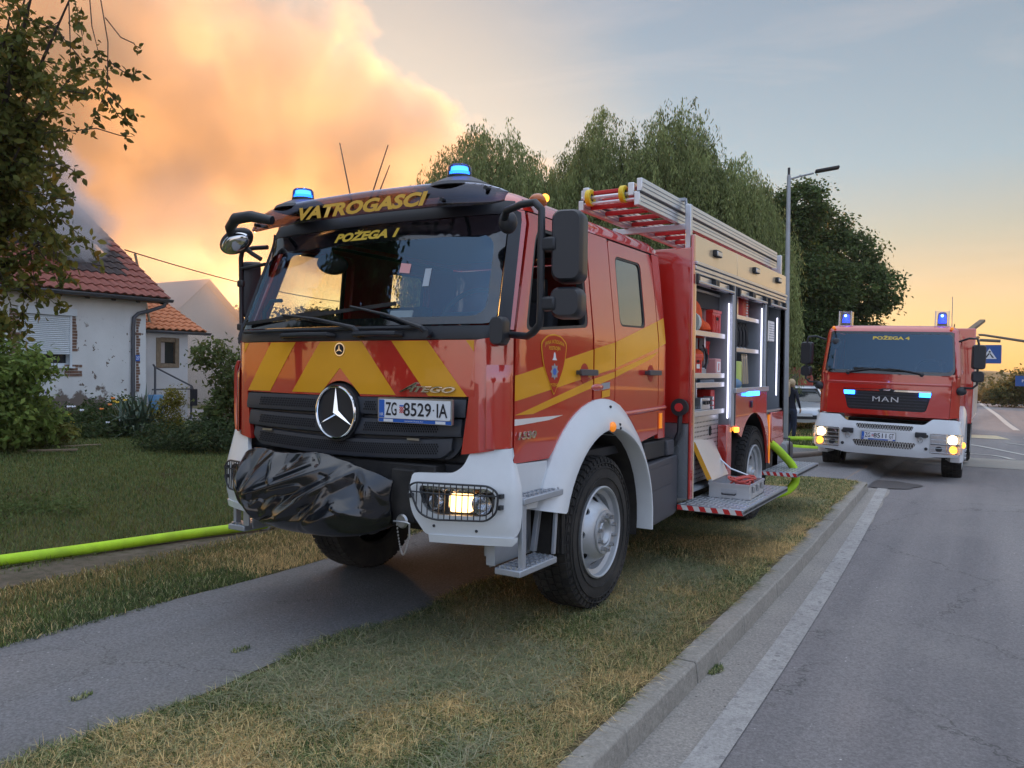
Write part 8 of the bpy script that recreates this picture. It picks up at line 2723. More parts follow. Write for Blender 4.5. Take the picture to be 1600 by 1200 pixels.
# -- street lamp, signs
def build_street():
    L = thing('street_lamp', 'tall galvanised street lamp with a flat dark head behind the lockers', 'street lamp', (-1.55, 19.2, -0.32))
    MB().lathe([(0.0, 0.0), (0.0, 0.095), (1.0, 0.090), (7.35, 0.052), (7.42, 0.045), (7.42, 0.0)], axis='Z', n=16).obj('post', 'galvanised', L, smooth=50)
    MB().cyl((0, 0, 7.38), (0, 0, 7.62), 0.035, 10).obj('sensor', 'plastic_black', L)
    MB().tube([(0, 0, 7.30), (0.25, 0.06, 7.36), (0.62, 0.18, 7.44)], 0.028, 8).obj('arm', 'galvanised', L)
    h = MB().box((0.95, 0.28, 7.52), (0.62, 0.24, 0.07), rz=0.29, ry=-0.14).obj('lamp_head', 'plastic_dark', L, bev=0.02)
    # mast arm with pedestrian crossing sign
    S = thing('crossing_sign', 'blue pedestrian crossing sign hanging from a long mast arm over the road', 'road sign', (9.9, 41.0, -0.47))
    MB().cyl((0, 0, 0), (0, 0, 5.2), 0.10, 12).obj('post', 'galvanised', S)
    MB().tube([(0, 0.0, 2.75), (-2.6, -0.3, 3.15), (-7.0, -0.6, 3.98), (-7.9, -0.6, 4.02)], [0.09, 0.08, 0.055, 0.045], 10).obj('arm', 'galvanised_brown', S)
    MB().tube([(-7.3, -0.6, 3.75), (-6.3, -0.6, 3.68)], 0.07, 8).obj('sign_lamp', 'galvanised_brown', S)
    pl = MB().prism(rrect(-7.30, -6.25, 2.62, 3.50, 0.05), 'Y', -0.66, -0.62).obj('sign_plate', 'sign_blue', S)
    ch = lambda u, v, d=0.0: (-6.74 + u, -0.67 - d, 3.08 + v)
    MB().add([ch(-0.30, -0.24), ch(0.30, -0.24), ch(0, 0.26)], [(0, 1, 2)]).obj('sign_triangle', 'plate_white', pl, smooth=0)
    MB().add([ch(-0.19, -0.19, 0.004), ch(-0.11, -0.19, 0.004), ch(0.01, 0.0, 0.004), ch(-0.03, 0.04, 0.004), ch(0.19, -0.19, 0.004), ch(0.11, -0.19, 0.004), ch(0.04, 0.02, 0.004)], [(0, 1, 2, 3), (5, 4, 6, 2)]).obj('walking_figure', 'print_black', pl, smooth=0)
    MB().sphere(ch(0.01, 0.10, 0.004), 0.045, 8, 6).obj('figure_head', 'print_black', pl)
    S2 = thing('roadside_sign', 'small blue direction sign on a post at the right edge by the bushes', 'road sign', (4.70, 42.0, -0.47))
    MB().cyl((0, 0, 0), (0, 0, 1.9), 0.04, 8).obj('post', 'galvanised', S2)
    MB().b2(-0.45, 0.9, -0.03, 0.0, 1.55, 2.05).obj('sign_plate', 'sign_blue', S2)
    text_on('lettering', 'POŽEGA', 0.8, 0.16, lambda u, v, d=0.0: (0.22 + u, -0.035, 1.82 + v), 'plate_white', S2, bold=0.02)
    # mast on the skyline above the second engine
    A = thing('radio_mast', 'thin radio mast on the skyline above the second engine', 'mast', (0.3, 70.0, -1.0))
    MB().cyl((0, 0, 0), (0, 0, 8.9), 0.045, 6).obj('mast', 'galvanised', A)

mat('galvanised', (0.33, 0.36, 0.39), 0.5, metal=0.4, dirt=0.25)
mat('galvanised_brown', (0.16, 0.13, 0.10), 0.6)
mat('sign_blue', (0.02, 0.10, 0.36), 0.4)
build_street()

# -- hoses
def hose(name, label, pts, r, m, smooth_n=6, flat=1.0):
    """smooth path through points"""
    P_ = [Vector(p) for p in pts]
    out = []
    for i in range(len(P_) - 1):
        p0 = P_[max(0, i - 1)]; p1 = P_[i]; p2 = P_[i + 1]; p3 = P_[min(len(P_) - 1, i + 2)]
        for k in range(smooth_n):
            t = k / smooth_n
            out.append(0.5 * ((2 * p1) + (p2 - p0) * t + (2 * p0 - 5 * p1 + 4 * p2 - p3) * t * t + (-p0 + 3 * p1 - 3 * p2 + p3) * t ** 3))
    out.append(P_[-1])
    o = MB().tube(out, r, 14).obj(name, m, None, smooth=60)
    return tag(o, label, 'hose')

def build_hoses():
    h = hose('fire_hose', 'thick lime green fire hose lying along the dirt strip to the left', [(-5.2, -9.0, 0.055), (-4.2, -4.0, 0.055), (-3.50, -0.9, 0.056), (-3.37, -0.33, 0.056), (-3.24, 0.15, 0.055), (-3.12, 0.62, 0.056), (-2.99, 1.2, 0.055), (-2.86, 1.62, 0.055), (-2.76, 1.92, 0.06)], 0.045, 'hose_lime')
    cp = MB().lathe([(0.0, 0.0), (0.0, 0.07), (0.05, 0.072), (0.06, 0.062), (0.14, 0.062), (0.15, 0.072), (0.20, 0.07), (0.20, 0.0)], axis='Y', n=20).obj('coupling', 'aluminium', h, loc=(-2.78, 1.86, 0.062), rot=(0, 0, 0.2))
    hose('fire_hose', 'lime green fire hose looping down under the rear folding step', [(0.95, 5.60, 0.90), (1.12, 5.72, 0.87), (1.24, 5.84, 0.79), (1.35, 5.94, 0.66), (1.43, 6.02, 0.54), (1.46, 6.05, 0.43), (1.45, 6.05, 0.33), (1.37, 5.95, 0.24), (1.22, 5.85, 0.20), (1.0, 5.8, 0.18), (0.3, 6.0, 0.12)], 0.047, 'hose_lime')
    hose('fire_hose', 'yellow green hose lying on the side drive, nearer of the two behind the locker', [(-2.6, 18.0, -0.18), (-1.6, 17.2, -0.19), (-1.0, 16.6, -0.19), (-0.5, 16.2, -0.18), (0.1, 16.2, -0.18), (1.4, 16.6, -0.2)], 0.075, 'hose_lime')
    hose('fire_hose', 'yellow green hose lying along the grass edge behind the standing woman', [(-3.4, 18.6, -0.22), (-1.9, 19.1, -0.22), (-1.0, 19.6, -0.22), (0.6, 20.6, -0.24), (1.6, 21.2, -0.24)], 0.07, 'hose_lime')
    hose('suction_hose', 'rigid grey suction hose running to the second engine', [(-0.1, 12.3, 0.0), (0.2, 13.3, -0.05), (0.45, 14.6, -0.07), (0.7, 16.0, -0.10)], 0.075, 'hose_grey')
    P = thing('portable_pump', 'small grey portable pump standing behind the rear folding step', 'pump', (-0.15, 11.7, -0.08))
    MB().prism(roundpoly([(-0.35, 0.05), (0.35, 0.05), (0.35, 0.42), (-0.35, 0.42)], 0.10), 'Y', -0.25, 0.25).obj('pump_housing', 'galvanised', P, bev=0.02)
    MB().cyl((-0.2, -0.33, 0.2), (-0.2, -0.25, 0.2), 0.10, 16).obj('inlet', 'steel', P)
    MB().tube([(-0.38, -0.22, 0.0), (-0.38, -0.22, 0.5), (0.38, -0.22, 0.5), (0.38, -0.22, 0.0)], 0.018, 8).obj('carry_frame', 'plastic_black', P)
    # water puddle on the road before the second engine
    V = []
    for (cx, cy, rx, ry) in ((2.05, 10.2, 0.42, 0.55),):
        for i in range(28):
            a = 2 * PI * i / 28
            k = 1 + 0.3 * noise.noise(Vector((math.cos(a) * 1.4, math.sin(a) * 1.4, 2)))
            x, y = cx + rx * k * math.cos(a), cy + ry * k * math.sin(a)
            V.append((x, y, gz(x, y) - 0.12 + 0.012))
    p = MB().add(V, [tuple(range(28))]).obj('puddle', 'wet', None, smooth=0)
    p['kind'] = 'structure'

mat('wet', (0.095, 0.092, 0.094), 0.45, spec=0.5)
build_hoses()

# -- second fire engine
mat('letter_silver', (0.62, 0.64, 0.67), 0.35, metal=0.3)

def build_truck2():
    T = empty('fire_engine', (1.82, 11.2, -0.22), 0.0, 'second red fire engine with white bumper and blue grille flashers standing half on the kerb', 'fire engine', 'fire engines')
    T.rotation_euler = (0, math.radians(1.6), 0)
    W, L = 1.09, 2.3
    P = cab_chart(W, L, 1.86, 2.52, 0.16, 0.05, 0.16, r=0.17, bow=0.05)
    U = P.U
    VT = 2.52 + 0.16 * PI / 2
    mesh_obj('roof', roof_mesh(P, 2.60, VT + 0.5, W, P.UR, 0.0), 'paint_red', T)
    for s in (1, -1):
        ol = [(s * U(2.1), 1.12), (s * P.UR, 1.12), (s * P.UR, 2.6), (s * U(2.1), 2.6)]
        panel('rear_wall', ol if s > 0 else ol[::-1], [], P, 'paint_red', T, 0.15, 0.02)
        ps = lambda pts, s=s: [(s * U(y), z) for y, z in pts]
        win = roundpoly([(0.38, 1.88), (1.25, 1.88), (1.25, 2.46), (0.42, 2.46)], 0.06)
        d_ = panel('door', ps([(0.225, 1.12), (1.40, 1.12), (1.40, 2.595), (0.225, 2.595)]), [ps(win)], P, 'paint_red', T, 0.08, 0.03)
        panel('window_pane', ps(win), [], P, 'glass_dark', d_, 0.1, 0.004, -0.012)
        panel('side_panel', ps([(1.41, 1.12), (2.1, 1.12), (2.1, 2.595), (1.41, 2.595)]), [], P, 'paint_red', T, 0.12, 0.03)
        fp = [(s * 1.02, 1.84), (s * 1.135, 1.84), (s * 1.135, 2.60), (s * 1.015, 2.60)]
        panel('front_pillar', fp if s > 0 else fp[::-1], [], P, 'paint_red', T, 0.06, 0.03)
        cp = [(s * 0.955, 1.14), (s * 1.135, 1.16), (s * 1.135, 1.83), (s * 0.975, 1.83)]
        panel('corner_panel', cp, [], P, 'paint_red', T, 0.06, 0.03)
        MB().b2(min(s * 1.10, s * 1.12), max(s * 1.10, s * 1.12), 1.0, 1.2, 1.60, 1.64).obj('door_handle', 'plastic_black', d_)
    # front skin under the windscreen with a grille opening
    go = roundpoly([(-0.695, 1.585), (0.695, 1.585), (0.605, 1.225), (-0.605, 1.225)], [0.03, 0.03, 0.06, 0.06])
    fpan = panel('front_panel', [(-0.95, 1.14), (0.95, 1.14), (0.968, 1.83), (-0.968, 1.83)], [go], P, 'paint_red', T, 0.06, 0.03)
    V = []
    cre = MB()
    for i in range(25):
        u = -0.96 + 1.92 * i / 24
        for (dz, o_) in ((-0.012, 0.001), (0.0, 0.010), (0.03, 0.001)): V.append(P(u, 1.675 + dz, o_))
    cre.add(V, [(i * 3 + j, i * 3 + j + 1, i * 3 + j + 4, i * 3 + j + 3) for i in range(24) for j in range(2)])
    cre.obj('crease', 'paint_red', fpan, smooth=60)
    g = panel('grille', go, [], P, 'plastic_black', T, 0.07, 0.02, -0.03)
    for k in range(6):
        z = 1.26 + k * 0.05
        hw = 0.585 + (z - 1.225) * 0.25
        panel('grille_bar', [(-hw, z), (hw, z), (hw, z + 0.018), (-hw, z + 0.018)], [], P, 'grille_plastic', g, 0.1, 0.012, -0.012)
    panel('grille_chrome', [(-0.67, 1.548), (0.67, 1.548), (0.68, 1.578), (-0.68, 1.578)], [], P, 'chrome', g, 0.08, 0.012, 0.004)
    for s in (1, -1):
        f_ = [(s * 0.50, 1.478), (s * 0.665, 1.478), (s * 0.675, 1.545), (s * 0.50, 1.545)]
        panel('flasher', f_ if s > 0 else f_[::-1], [], P, 'flash_blue', g, 0.05, 0.02, 0.012)
    text_on('lettering', 'MAN', 0.40, 0.085, lambda u, v, d=0.0: P(u - 0.01, 1.415 + v, 0.0 + d), 'letter_silver', g, bold=0.0, thick=0.012, space=1.15)
    lion = [(-0.10, 1.545), (0.11, 1.545), (0.13, 1.57), (0.07, 1.60), (-0.06, 1.60), (-0.12, 1.575)]
    panel('badge', lion, [], P, 'plastic_black', g, 0.05, 0.015, 0.016)
    panel('badge_mark', [(-0.05, 1.56), (0.05, 1.565), (0.075, 1.585), (0.0, 1.578), (-0.04, 1.588)], [], P, 'chrome', g, 0.05, 0.002, 0.018)
    # windscreen
    gout = roundpoly([(-1.015, 1.845), (1.015, 1.845), (1.01, 2.575), (-1.01, 2.575)], [0.13, 0.13, 0.06, 0.06])
    gin = roundpoly([(-0.985, 1.90), (0.985, 1.90), (0.98, 2.535), (-0.98, 2.535)], [0.12, 0.12, 0.06, 0.06])
    ws = panel('windscreen', gin, [], P, 'glass_windscreen', T, 0.1, 0.0, 0.004)
    panel('windscreen_border', gout, [gin], P, 'screen_border', ws, 0.06, 0.006, 0.003)
    panel('under_screen', [(-1.02, 1.80), (1.02, 1.80), (1.02, 1.87), (-1.02, 1.87)], [], P, 'paint_red', T, 0.1, 0.02, -0.01)
    text_on('lettering', 'POŽEGA 4', 0.60, 0.070, lambda u, v, d=0.0: P(0.02 + u, 2.465 + v, 0.007), 'print_yellow', ws, bold=0.04)
    panel('header', [(-1.05, 2.56), (1.05, 2.56), (1.05, 2.63), (-1.05, 2.63)], [], P, 'paint_red', T, 0.07, 0.02, 0.0)
    for (x0, x1, v1) in ((-0.62, -0.12, 1.93), (0.52, 0.0, 1.93)):
        w_ = MB().tube([P(x0, 1.86, 0.03), P((x0 + x1) / 2, 1.90, 0.05), P(x1, v1, 0.04)], [0.016, 0.012, 0.008], 8).obj('wiper', 'plastic_black', T)
        MB().bar(P(x1 - 0.42, 1.925, 0.03), P(x1 + 0.25, 1.90, 0.03), 0.018, 0.03).obj('wiper_blade', 'rubber', w_)
        MB().sphere(P(x0, 1.85, 0.025), 0.035).obj('wiper_hub', 'plastic_black', w_)
    # white bumper
    def B(u, v, d=0.0):
        Rb = 0.16; fl = 1.15 - Rb
        s = 1 if u >= 0 else -1; a_ = abs(u)
        if a_ <= fl: x, y, nx, ny = a_, -0.10 + 0.05 * (a_ / fl) ** 2, 0, -1
        elif a_ <= fl + Rb * PI / 2:
            a = (a_ - fl) / Rb
            x, y, nx, ny = fl + Rb * math.sin(a), -0.05 + Rb * (1 - math.cos(a)), math.sin(a), -math.cos(a)
        else: x, y, nx, ny = fl + Rb, -0.05 + Rb + (a_ - fl - Rb * PI / 2), 1, 0
        lean = 0.06 * max(0.0, (v - 0.90) / 0.2) + 0.04 * max(0, (0.58 - v) / 0.1)
        return (s * (x + nx * d - nx * lean), y + ny * d - ny * lean, v)
    ol = roundpoly([(-1.45, 0.60), (-1.12, 0.52), (-0.78, 0.50), (-0.60, 0.47), (0.60, 0.47), (0.78, 0.50), (1.12, 0.52), (1.45, 0.60), (1.45, 1.08), (1.10, 1.12), (0.72, 1.12), (0.60, 1.02), (-0.60, 1.02), (-0.72, 1.12), (-1.10, 1.12), (-1.45, 1.08)], 0.03)
    lamps = [roundpoly([(s * 0.70, 0.56), (s * 1.18, 0.56), (s * 1.20, 0.89), (s * 0.70, 0.89)], 0.03) for s in (1, -1)]
    mesh1 = roundpoly([(-0.44, 0.60), (0.44, 0.60), (0.50, 0.71), (-0.50, 0.71)], 0.05)
    mesh2 = roundpoly([(-0.42, 0.905), (0.42, 0.905), (0.45, 0.985), (-0.45, 0.985)], 0.03)
    bp = panel('bumper', ol, lamps + [mesh1, mesh2], B, 'paint_white', T, 0.07, 0.03)
    panel('bumper_core', [(-0.62, 0.50), (0.62, 0.50), (0.62, 1.01), (-0.62, 1.01)], [], B, 'plastic_black', bp, 0.1, 0.02, -0.05)
    for (z0, z1, hw) in ((0.60, 0.71, 0.48), (0.905, 0.985, 0.44)):
        ms = MB()
        for k in range(int(hw / 0.02)):
            x = -hw + k * 0.04
            ms.bar(B(x, z0, -0.02), B(x + 0.035, z1, -0.02), 0.007, 0.007); ms.bar(B(x + 0.035, z0, -0.025), B(x, z1, -0.025), 0.007, 0.007)
        ms.obj('mesh_grille', 'silver_white', bp, smooth=0)['kind'] = 'stuff'
    number_plate(T, -0.08, -0.105, 0.80, ('ZG', '8511', 'GT'))
    for s in (1, -1):
        MB().box(B(s * 0.56, 0.855, 0.02), (0.17, 0.06, 0.085)).obj('bumper_lamp', 'plastic_black', bp, bev=0.012)
        MB().tube([(s * 0.56 + 0.035 * math.cos(a), -0.13, 0.775 + 0.045 * math.sin(a)) for a in [2 * PI * i / 12 for i in range(13)]], 0.009, 6).obj('shackle', 'steel', bp)
        for z in (0.63, 0.84):
            MB().cyl(B(s * 0.645, z, -0.01), B(s * 0.645, z, 0.012), 0.026, 12).obj('hole_cap', 'plastic_black', bp)
        hl = panel('headlight', lamps[0] if s > 0 else lamps[1], [], B, 'lamp_reflector', T, 0.08, 0.01, -0.06)
        def disc(x, z, r, m, name, d=-0.03):
            pts = [(s * x + r * math.cos(2 * PI * i / 20), z + r * 0.85 * math.sin(2 * PI * i / 20)) for i in range(20)]
            panel(name, pts, [], B, m, hl, 0.1, 0.02, d)
        disc(1.04, 0.795, 0.095, 'headlight_white', 'lit_lamp')
        disc(0.84, 0.79, 0.075, 'lamp_reflector', 'reflector', -0.04)
        disc(1.06, 0.635, 0.075, 'amber_on', 'indicator')
        disc(0.83, 0.635, 0.05, 'plastic_black', 'fog_lamp')
        panel('divider', [(s * 0.71, 0.705), (s * 1.18, 0.705), (s * 1.18, 0.72), (s * 0.71, 0.72)], [], B, 'plastic_black', hl, 0.1, 0.01, -0.02)
        gd = MB()
        for k in range(5):
            z = 0.585 + k * 0.07
            gd.tube([B(s * 0.70, z, 0.02), B(s * 0.95, z, 0.025), B(s * 1.19, z, 0.02)], 0.004, 5)
        for x in (0.705, 0.95, 1.19): gd.tube([B(s * x, 0.565, 0.022), B(s * x, 0.885, 0.022)], 0.005, 5)
        gd.obj('lamp_guard', 'steel', hl)
        # arch and side lamp
        wa = MB(); V = []
        prof = [(0.10, 0.98), (0.10, 1.12), (0.03, 1.155), (-0.06, 1.17), (-0.075, 1.15), (-0.075, 0.9)]
        pth = [(1.32 + 0.72 * math.cos(math.radians(a)), 0.5 + 0.72 * math.sin(math.radians(a)), math.cos(math.radians(a)), math.sin(math.radians(a))) for a in range(188, -12, -10)]
        for (y, z, a, b) in pth:
            for (k, x) in prof: V.append((s * x, y + a * k, z + b * k))
        m_ = len(prof)
        wa.add(V, [(i * m_ + j, i * m_ + (j + 1) % m_, (i + 1) * m_ + (j + 1) % m_, (i + 1) * m_ + j) for i in range(len(pth) - 1) for j in range(m_)])
        wa.obj('wheel_arch', 'paint_white', T, smooth=45)
        MB().b2(min(s * 1.0, s * 1.12), max(s * 1.0, s * 1.12), 0.1, 0.62, 0.55, 1.10).obj('step_panel', 'paint_white', T, bev=0.02)
        MB().sphere((s * 1.17, 0.35, 0.70), 0.05, sc=(0.6, 1, 1)).obj('side_lamp', 'amber_on', T)
        wheel(T, s * 1.13, 1.32, 0.505, s, R=0.50)
        wheel(T, s * 1.16, 5.0, 0.505, s, R=0.50, front=False)
        # beacons in clear boxes
        bb = MB().b2(s * 0.76 - 0.115, s * 0.76 + 0.115, 0.34, 0.56, 2.66, 2.685).obj('beacon_base', 'white_plastic', T)
        MB().b2(s * 0.76 - 0.11, s * 0.76 + 0.11, 0.345, 0.555, 2.686, 2.93).obj('lens_box', 'glass_lens', bb, bev=0.01)
        for dx in (-0.105, 0.095): MB().b2(s * 0.76 + dx, s * 0.76 + dx + 0.012, 0.335, 0.343, 2.69, 2.935).obj('box_edge', 'white_plastic', bb)
        beacon(bb, (s * 0.76, 0.45, 2.69), 0.075, 0.23, on='beacon_blue2', hot='beacon_blue2')
        MB().sphere((s * 0.76, 0.37, 2.855), 0.022, 10, 6).obj('led', 'beacon_hot', bb)
        # mirrors
        arm = MB().tube([(s * 1.04, 0.20, 2.42), (s * 1.18, 0.05, 2.47), (s * 1.30, 0.0, 2.46), (s * 1.32, 0.0, 2.38), (s * 1.32, 0.02, 1.72), (s * 1.26, 0.04, 1.66), (s * 1.08, 0.18, 1.66)], 0.018, 8).obj('mirror_arm', 'plastic_black', T, smooth=60)
        x0, x1 = (1.22, 1.42) if s > 0 else (-1.42, -1.22)
        mirror_head(arm, x0, x1, 0.12, 1.97, 2.37, 0.13, rot=0.15 * s)
        mirror_head(arm, x0 + 0.01, x1 - 0.01, 0.12, 1.76, 1.94, 0.12, rot=0.15 * s)
        MB().sphere((s * 1.10, 0.12, 1.60), 0.085, sc=(1, 0.6, 0.8)).obj('kerb_mirror', 'plastic_black', arm)
        MB().sphere((s * 0.92, 0.22, 2.635), 0.03, 8, 6).obj('roof_marker', 'amber_lens', T)
    # heart-shaped trinket and mirror inside the screen
    MB().sphere((-0.86, 0.20, 2.36), 0.085, sc=(1, 0.5, 1.1)).obj('inside_mirror', 'plastic_black', T)
    # interior
    MB().b2(-1.0, 1.0, 0.25, 2.1, 1.15, 1.2).obj('cab_floor', 'dash_plastic', T)
    MB().b2(-1.0, 1.0, 0.14, 0.5, 1.2, 1.86).obj('dashboard', 'dash_plastic', T, bev=0.03)
    MB().b2(-1.0, 1.0, 2.05, 2.1, 1.2, 2.6).obj('back_lining', 'dash_plastic', T)
    MB().b2(-0.52, -0.30, 0.30, 0.45, 1.86, 1.98).obj('radio', 'dash_plastic', T, bev=0.01)
    for x in (0.58, -0.58):
        so = MB().b2(x - 0.24, x + 0.24, 0.95, 1.4, 1.35, 1.5).b2(x - 0.23, x + 0.23, 1.35, 1.47, 1.5, 2.1).obj('seat', 'seat_fabric', T, bev=0.04)
    MB().lathe([(-0.015, 0.19), (-0.015, 0.22), (0.015, 0.22), (0.015, 0.19)], axis='Z', n=28, closed=True).obj('steering_wheel', 'plastic_dark', T, loc=(0.58, 0.62, 1.95), rot=(math.radians(60), 0, 0))
    # body behind
    b = MB(); b.b2(-1.22, 1.22, 2.45, 6.6, 0.95, 2.75)
    b.obj('body', 'paint_red', T, bev=0.02)
    MB().b2(1.221, 1.235, 2.6, 6.4, 1.05, 2.35).obj('roller_shutter', 'silver_white', T)
    MB().b2(-1.235, -1.221, 2.6, 6.4, 1.05, 2.35).obj('roller_shutter', 'silver_white', T)
    ch = MB(); ch.b2(-0.42, -0.32, 0, 6.5, 0.65, 0.92); ch.b2(0.32, 0.42, 0, 6.5, 0.65, 0.92); ch.b2(-0.95, 0.95, 0.08, 0.3, 0.48, 0.9)
    ch.cyl((-0.9, 1.32, 0.5), (0.9, 1.32, 0.5), 0.08); ch.cyl((-0.9, 5.0, 0.5), (0.9, 5.0, 0.5), 0.09); ch.b2(-0.9, 0.9, 2.2, 4.2, 0.5, 0.95)
    ch.obj('chassis', 'chassis', T)
    # roof gear sticking out behind the right mirror
    MB().bar((1.10, 2.5, 2.70), (1.30, 3.4, 2.95), 0.10, 0.05).obj('roof_gear', 'wood_old', T)
    MB().b2(1.12, 1.22, 2.5, 3.1, 2.25, 2.5).obj('roof_gear', 'wood_old', T, bev=0.02)
    MB().tube([(0.82, 3.0, 2.7), (0.84, 3.0, 2.86)], 0.01, 6).obj('antenna', 'plastic_black', T)

emit_mat('beacon_blue2', (0.03, 0.14, 0.9), 2.0)
build_truck2()

# -- other vehicles
def car(label, loc, rz, col, body, s=1.0, lights=False, glass='house_glass'):
    """compact car, nose towards local -Y"""
    C_ = thing('parked_car', label, 'car', loc, rz)
    w = 0.86 * s
    L_ = 4.1 * s
    prof = [(0, .35), (0, .62), (.10, .72), (.95, .92), (1.0, .94), (3.6, .96), (4.0, .90), (4.1, .6), (4.08, .35)]
    lo = MB()
    V = []
    secs = []
    ys = [0.0, 0.12, 0.4, 0.95, 1.3, 2.0, 2.8, 3.5, 3.9, 4.08]
    top = [0.62, 0.72, 0.80, 0.92, 0.95, 0.96, 0.97, 0.97, 0.93, 0.80]
    ww = [0.72, 0.80, 0.85, 0.87, 0.88, 0.88, 0.88, 0.87, 0.84, 0.76]
    n = 12
    for y, t_, w_ in zip(ys, top, ww):
        ring = [(-w_ * 0.96, 0.30), (-w_, 0.42), (-w_, 0.62), (-w_ * 0.97, t_ * 0.93), (-w_ * 0.86, t_), (0, t_ + 0.03), (w_ * 0.86, t_), (w_ * 0.97, t_ * 0.93), (w_, 0.62), (w_, 0.42), (w_ * 0.96, 0.30), (0, 0.26)]
        V += [(x * s, y * s, z * s) for x, z in ring]
    k = len(ys)
    F = [(i * n + j, i * n + (j + 1) % n, (i + 1) * n + (j + 1) % n, (i + 1) * n + j) for i in range(k - 1) for j in range(n)]
    F += [tuple(range(n - 1, -1, -1)), tuple((k - 1) * n + j for j in range(n))]
    lo.add(V, F).obj('body', body, C_, smooth=50)
    gh = MB(); V = []
    ys = [1.0, 1.65, 2.4, 3.2, 3.85]; top = [0.94, 1.40, 1.47, 1.43, 0.96]; w1 = [0.78, 0.60, 0.62, 0.60, 0.74]
    for y, t_, w_ in zip(ys, top, w1):
        V += [(x * s, y * s, z * s) for x, z in [(-0.82, 0.93), (-w_, t_ - 0.02), (-w_ * 0.8, t_ + 0.01), (w_ * 0.8, t_ + 0.01), (w_, t_ - 0.02), (0.82, 0.93)]]
    gh.add(V, [(i * 6 + j, i * 6 + j + 1, (i + 1) * 6 + j + 1, (i + 1) * 6 + j) for i in range(4) for j in range(5)])
    gh.obj('windows', glass, C_, smooth=50)
    rf = MB()
    rf.add([(x * s, y * s, z * s) for (x, y, z) in ((-0.58, 1.62, 1.43), (0.58, 1.62, 1.43), (0.62, 2.4, 1.50), (-0.62, 2.4, 1.50), (0.58, 3.3, 1.46), (-0.58, 3.3, 1.46))], [(0, 1, 2, 3), (3, 2, 4, 5)])
    ro = rf.obj('roof', body, C_, smooth=50); sd = ro.modifiers.new('t', 'SOLIDIFY'); sd.thickness = 0.04
    for sx in (1, -1):
        for y in (0.75, 3.3):
            wh = MB().lathe([(0, 0.0), (0, 0.20), (-0.01, 0.21), (0.0, 0.30), (-0.02, 0.315), (-0.18, 0.315), (-0.18, 0)], axis='X', n=24).obj('wheel', 'rubber', C_, loc=(sx * 0.87 * s, y * s, 0.315 * s), rot=(0, 0, 0 if sx > 0 else PI))
            MB().lathe([(0.005, 0.0), (0.005, 0.06), (0.0, 0.19), (-0.005, 0.2)], axis='X', n=16).obj('rim', 'rim_paint', wh)
        MB().box((sx * 0.62 * s, 0.06 * s, 0.66 * s), (0.34 * s, 0.16 * s, 0.13 * s), rz=sx * 0.35).obj('headlight', 'headlight_white' if lights else 'lamp_reflector', C_, bev=0.02)
        MB().box((sx * 0.95 * s, 1.35 * s, 1.0 * s), (0.16 * s, 0.08 * s, 0.11 * s)).obj('mirror', body, C_, bev=0.02)
        MB().bar((sx * 0.79 * s, 1.02 * s, 0.95 * s), (sx * 0.60 * s, 1.64 * s, 1.42 * s), 0.05 * s, 0.05 * s).obj('pillar', body, C_)
    MB().b2(-0.5 * s, 0.5 * s, -0.02, 0.06, 0.38 * s, 0.52 * s).obj('grille', 'plastic_black', C_, bev=0.01)
    MB().b2(-0.26 * s, 0.26 * s, -0.035, -0.022, 0.48 * s, 0.58 * s).obj('number_plate', 'plate_white', C_)
    return C_

mat('car_silver', (0.50, 0.53, 0.57), 0.3, metal=0.4, coat=0.5)
mat('car_red', (0.42, 0.04, 0.03), 0.3, coat=0.5)
mat('car_orange', (0.50, 0.07, 0.03), 0.3, coat=0.5)
mat('car_grey', (0.25, 0.26, 0.28), 0.3, coat=0.5)
mat('skin', (0.50, 0.30, 0.22), 0.6)
mat('hair_blond', (0.58, 0.44, 0.27), 0.65, var=0.3, vscale=40)
mat('cloth_navy', (0.016, 0.020, 0.038), 0.85, var=0.3, vscale=20)
mat('jeans', (0.022, 0.034, 0.072), 0.85, var=0.25, vscale=20)
mat('shoe', (0.012, 0.012, 0.016), 0.6)

def build_cars():
    car('silver hatchback parked facing the road, half hidden by the second engine', (-2.15, 24.9, -0.35), 0.30, 'car_silver', 'car_silver')
    car('orange red car with its headlight on following behind the second engine', (1.75, 26.3, -0.47), 0.0, 'car_orange', 'car_orange', lights=True)
    car('dark red estate car far up the road at the crest', (1.15, 55.0, -0.47), 0.0, 'car_red', 'car_red', s=1.0)
    # red command vehicle with spare wheel far behind
    R_ = thing('red_fire_van', 'distant red fire van with a wide side window and spare wheel behind the woman', 'van', (-5.2, 30.5, -0.38), 0.55)
    b = MB().prism(roundpoly([(-2.4, 0.45), (2.4, 0.45), (2.4, 1.9), (1.9, 2.25), (-2.3, 2.25), (-2.4, 1.2)], 0.15), 'Y', 0.0, 2.0)
    b.obj('body', 'car_red', R_, bev=0.04)
    MB().prism(rrect(-0.9, 1.75, 1.35, 1.95, 0.1), 'Y', -0.012, 0.0).obj('side_window', 'house_glass', R_)
    MB().b2(-2.2, -1.15, -0.012, 0.0, 1.35, 1.95).obj('door_window', 'house_glass', R_)
    MB().b2(-2.3, 2.3, -0.03, 0.0, 0.40, 0.62).obj('side_skirt', 'plastic_dark', R_)
    for x in (-1.5, 1.4):
        MB().lathe([(0, 0.0), (0, 0.22), (0.01, 0.24), (0.0, 0.36), (0.05, 0.38), (0.22, 0.38), (0.22, 0)], axis='Y', n=24).obj('wheel', 'rubber', R_, loc=(x, -0.06, 0.38))
        MB().lathe([(-0.01, 0.0), (-0.02, 0.08), (-0.005, 0.22)], axis='Y', n=20).obj('rim', 'rim_paint', R_, loc=(x, -0.07, 0.38))
    # woman seen from behind, walking away
    build_woman()

